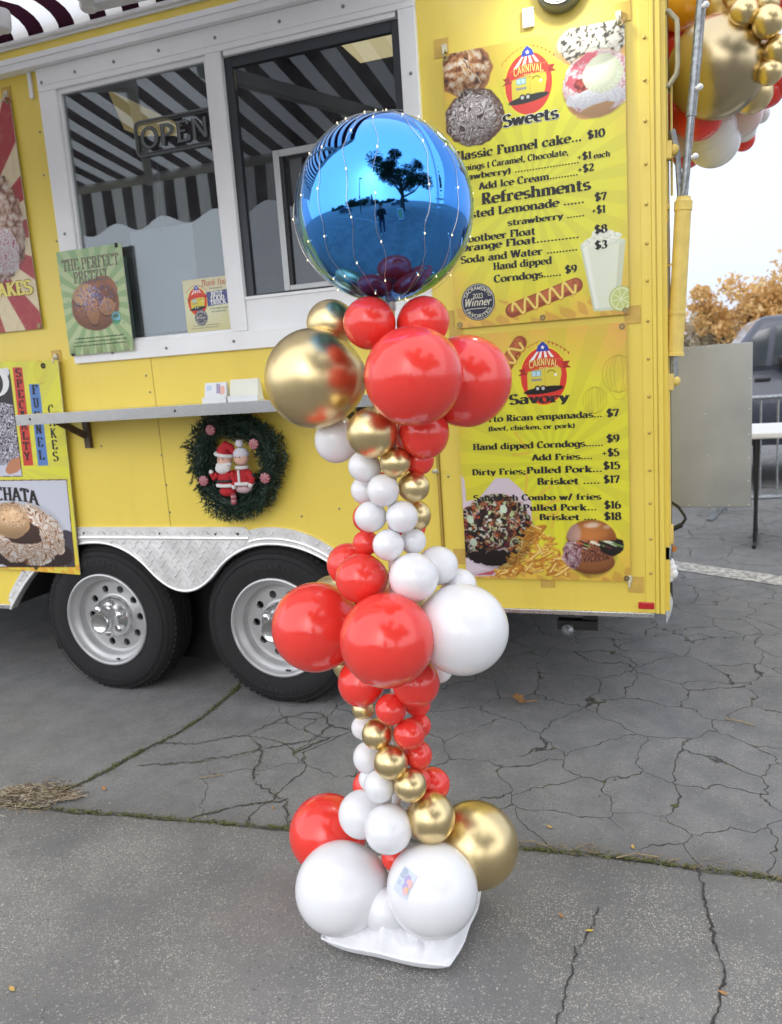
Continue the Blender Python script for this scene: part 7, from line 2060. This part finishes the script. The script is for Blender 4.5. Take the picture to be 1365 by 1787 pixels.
BD = thing("building", "plain pale building across the car park, mirrored in the globe", "building", (.8, -30, 0))
mb = MB(); mb.box(-1.6, 1.2, -34, -30, 0, 5.2); mb.build("wall", mat("pale_stucco", (.5, .5, .48), .8), BD, smooth=0)
mb = MB(); mb.add([(1.3, -30, 0), (3.6, -30, 0), (3.6, -34, 0), (1.3, -34, 0), (1.9, -31, 6.8), (2.3, -31, 6.8), (2.3, -33, 6.8), (1.9, -33, 6.8)], [(0, 1, 5, 4), (1, 2, 6, 5), (2, 3, 7, 6), (3, 0, 4, 7), (4, 5, 6, 7)]); mb.build("roof", mat("dark_roof", (.06, .06, .065), .8), BD, smooth=0)
LPO = thing("street_lamp", "tall car park lamp post mirrored left of centre in the globe", "lamp post", (-2.1, -10.5, 0))
MB().tube([(-2.1, -10.5, 0), (-2.1, -10.5, 6.6)], [.09, .06], 10).build("pole", M_dark, LPO)
mb = MB(); mb.box(-2.3, -1.6, -10.65, -10.35, 6.6, 6.72); mb.build("lamp_head", M_dark, LPO, bevel=.02)
AF = thing("sandwich_board", "white folding sandwich board standing on the car park, mirrored in the globe", "sign", (2.3, -4.9, 0))
for s_ in (-1, 1):
    mb = MB(); c_ = Vector((2.3, -4.9 + s_ * .16, .5)); mb.obox(c_, (.30, .1, 0), Vector((-.08, .24, 0)).normalized() * .012, (0, -s_ * .15, .5)); mb.build("panel", M_plast, AF, smooth=0)
mb = MB(); mb.obox((2.3 - .015, -4.72, .52), (.22, .073, 0), (-.002, .006, 0), (0, -.12, .40)); mb.build("poster_print", mat("pale_green_print", (.45, .52, .25), .6), AF, smooth=0)

def person(px, py, face, label):
    """standing figure holding a phone up at chest height, one skinned surface"""
    c, s = math.cos(face), math.sin(face)
    def W_(x, y, z): return Vector((px + x * c - y * s, py + x * s + y * c, z))
    J = {'pel': (0, 0, .92, .135), 'wai': (0, .0, 1.06, .125), 'che': (0, .0, 1.24, .145), 'nec': (0, .01, 1.40, .06), 'hea': (0, .02, 1.50, .085), 'hed': (0, .025, 1.58, .085),
         'shl': (-.17, 0, 1.33, .06), 'ell': (-.22, .06, 1.10, .045), 'hal': (-.06, .24, 1.24, .03), 'shr': (.17, 0, 1.33, .06), 'elr': (.22, .06, 1.10, .045), 'har': (.06, .24, 1.24, .03),
         'hpl': (-.085, 0, .86, .09), 'knl': (-.095, .02, .48, .06), 'anl': (-.10, -.01, .08, .042), 'tol': (-.11, .14, .04, .038), 'hpr': (.085, 0, .86, .09), 'knr': (.10, .02, .48, .06), 'anr': (.11, -.01, .08, .042), 'tor': (.13, .14, .04, .038)}
    E_ = [('pel', 'wai'), ('wai', 'che'), ('che', 'nec'), ('nec', 'hea'), ('hea', 'hed'), ('che', 'shl'), ('shl', 'ell'), ('ell', 'hal'), ('che', 'shr'), ('shr', 'elr'), ('elr', 'har'), ('pel', 'hpl'), ('hpl', 'knl'), ('knl', 'anl'), ('anl', 'tol'), ('pel', 'hpr'), ('hpr', 'knr'), ('knr', 'anr'), ('anr', 'tor')]
    nm = list(J); vs = [W_(*J[k][:3]) for k in nm]; rad_ = [J[k][3] for k in nm]
    ed = [(nm.index(a), nm.index(b)) for a, b in E_]
    for sx, h in ((-1, 'hal'), (1, 'har')):       # five fingers curled round the phone
        for q in range(5):
            b0 = Vector((sx * (.06 - .003 * q), .25 + .004 * q, 1.275 - .017 * q)) if q < 4 else Vector((sx * .055, .215, 1.27))
            p1 = b0 + Vector((-sx * .012, .03, .004)) if q < 4 else b0 + Vector((-sx * .01, .0, .03))
            p2 = p1 + Vector((-sx * .028, .004, .002)) if q < 4 else p1 + Vector((-sx * .018, .012, .012))
            k0 = len(vs); vs += [W_(*b0), W_(*p1), W_(*p2)]; rad_ += [.010, .009, .0075]; ed += [(nm.index(h), k0), (k0, k0 + 1), (k0 + 1, k0 + 2)]
    me = bpy.data.meshes.new("person"); me.from_pydata([tuple(v) for v in vs], ed, [])
    o = bpy.data.objects.new("person", me); COL.objects.link(o)
    sk = o.modifiers.new("skin", 'SKIN'); sk.use_smooth_shade = True
    for i, sv in enumerate(me.skin_vertices[0].data): sv.radius = (rad_[i], rad_[i]); sv.use_root = (i == 0)
    su = o.modifiers.new("sub", 'SUBSURF'); su.levels = 2; su.render_levels = 2
    m = bpy.data.materials.new("clothes_and_skin"); m.use_nodes = True; t = m.node_tree; b = t.nodes["Principled BSDF"]; b.inputs["Roughness"].default_value = .8
    g = t.nodes.new("ShaderNodeNewGeometry"); sp_ = t.nodes.new("ShaderNodeSeparateXYZ"); t.links.new(g.outputs["Position"], sp_.inputs[0]); Z = sp_.outputs[2]
    cc_ = mixc(t, math_(t, 'GREATER_THAN', Z, .11), (.6, .6, .6), (.05, .07, .13))
    cc_ = mixc(t, math_(t, 'GREATER_THAN', Z, .90), cc_, (.015, .015, .018))
    cc_ = mixc(t, math_(t, 'GREATER_THAN', Z, 1.405), cc_, (.52, .32, .24))
    t.links.new(cc_, b.inputs["Base Color"]); me.materials.append(m)
    tag(o, label, "person"); WO[o.name] = Vector((0, 0, 0))
    mb = MB(); mb.sph(W_(0, -.01, 1.575), (.105, .105, .115), 18, 12); mb.sph(W_(0, -.05, 1.46), (.09, .06, .10), 14, 9)
    mb.build("hair", mat("brown_hair", (.05, .03, .02), .6), o)
    mb = MB()
    for sx in (-1, 1): mb.sph(W_(sx * .033, .107, 1.56), (.011, .008, .007), 8, 6)
    mb.sph(W_(0, .122, 1.53), (.012, .016, .016), 8, 6); mb.sph(W_(0, .112, 1.50), (.02, .008, .005), 8, 5)
    for sx in (-1, 1): mb.sph(W_(sx * .095, .02, 1.545), (.012, .02, .03), 8, 6)
    mb.build("face", mat("face_tone", (.36, .18, .14), .6), o)
    mb = MB(); mb.obox(W_(0, .262, 1.27), W_(.04, 0, 0) - W_(0, 0, 0), W_(0, .004, 0) - W_(0, 0, 0), (0, 0, .08))
    tag(mb.build("phone", M_black, None, bevel=.004), "black phone held up in both hands by the person behind the camera", "phone")
person(.02, -3.42, .0, "person in a black jacket and blue jeans holding up a phone, mirrored in the globe")
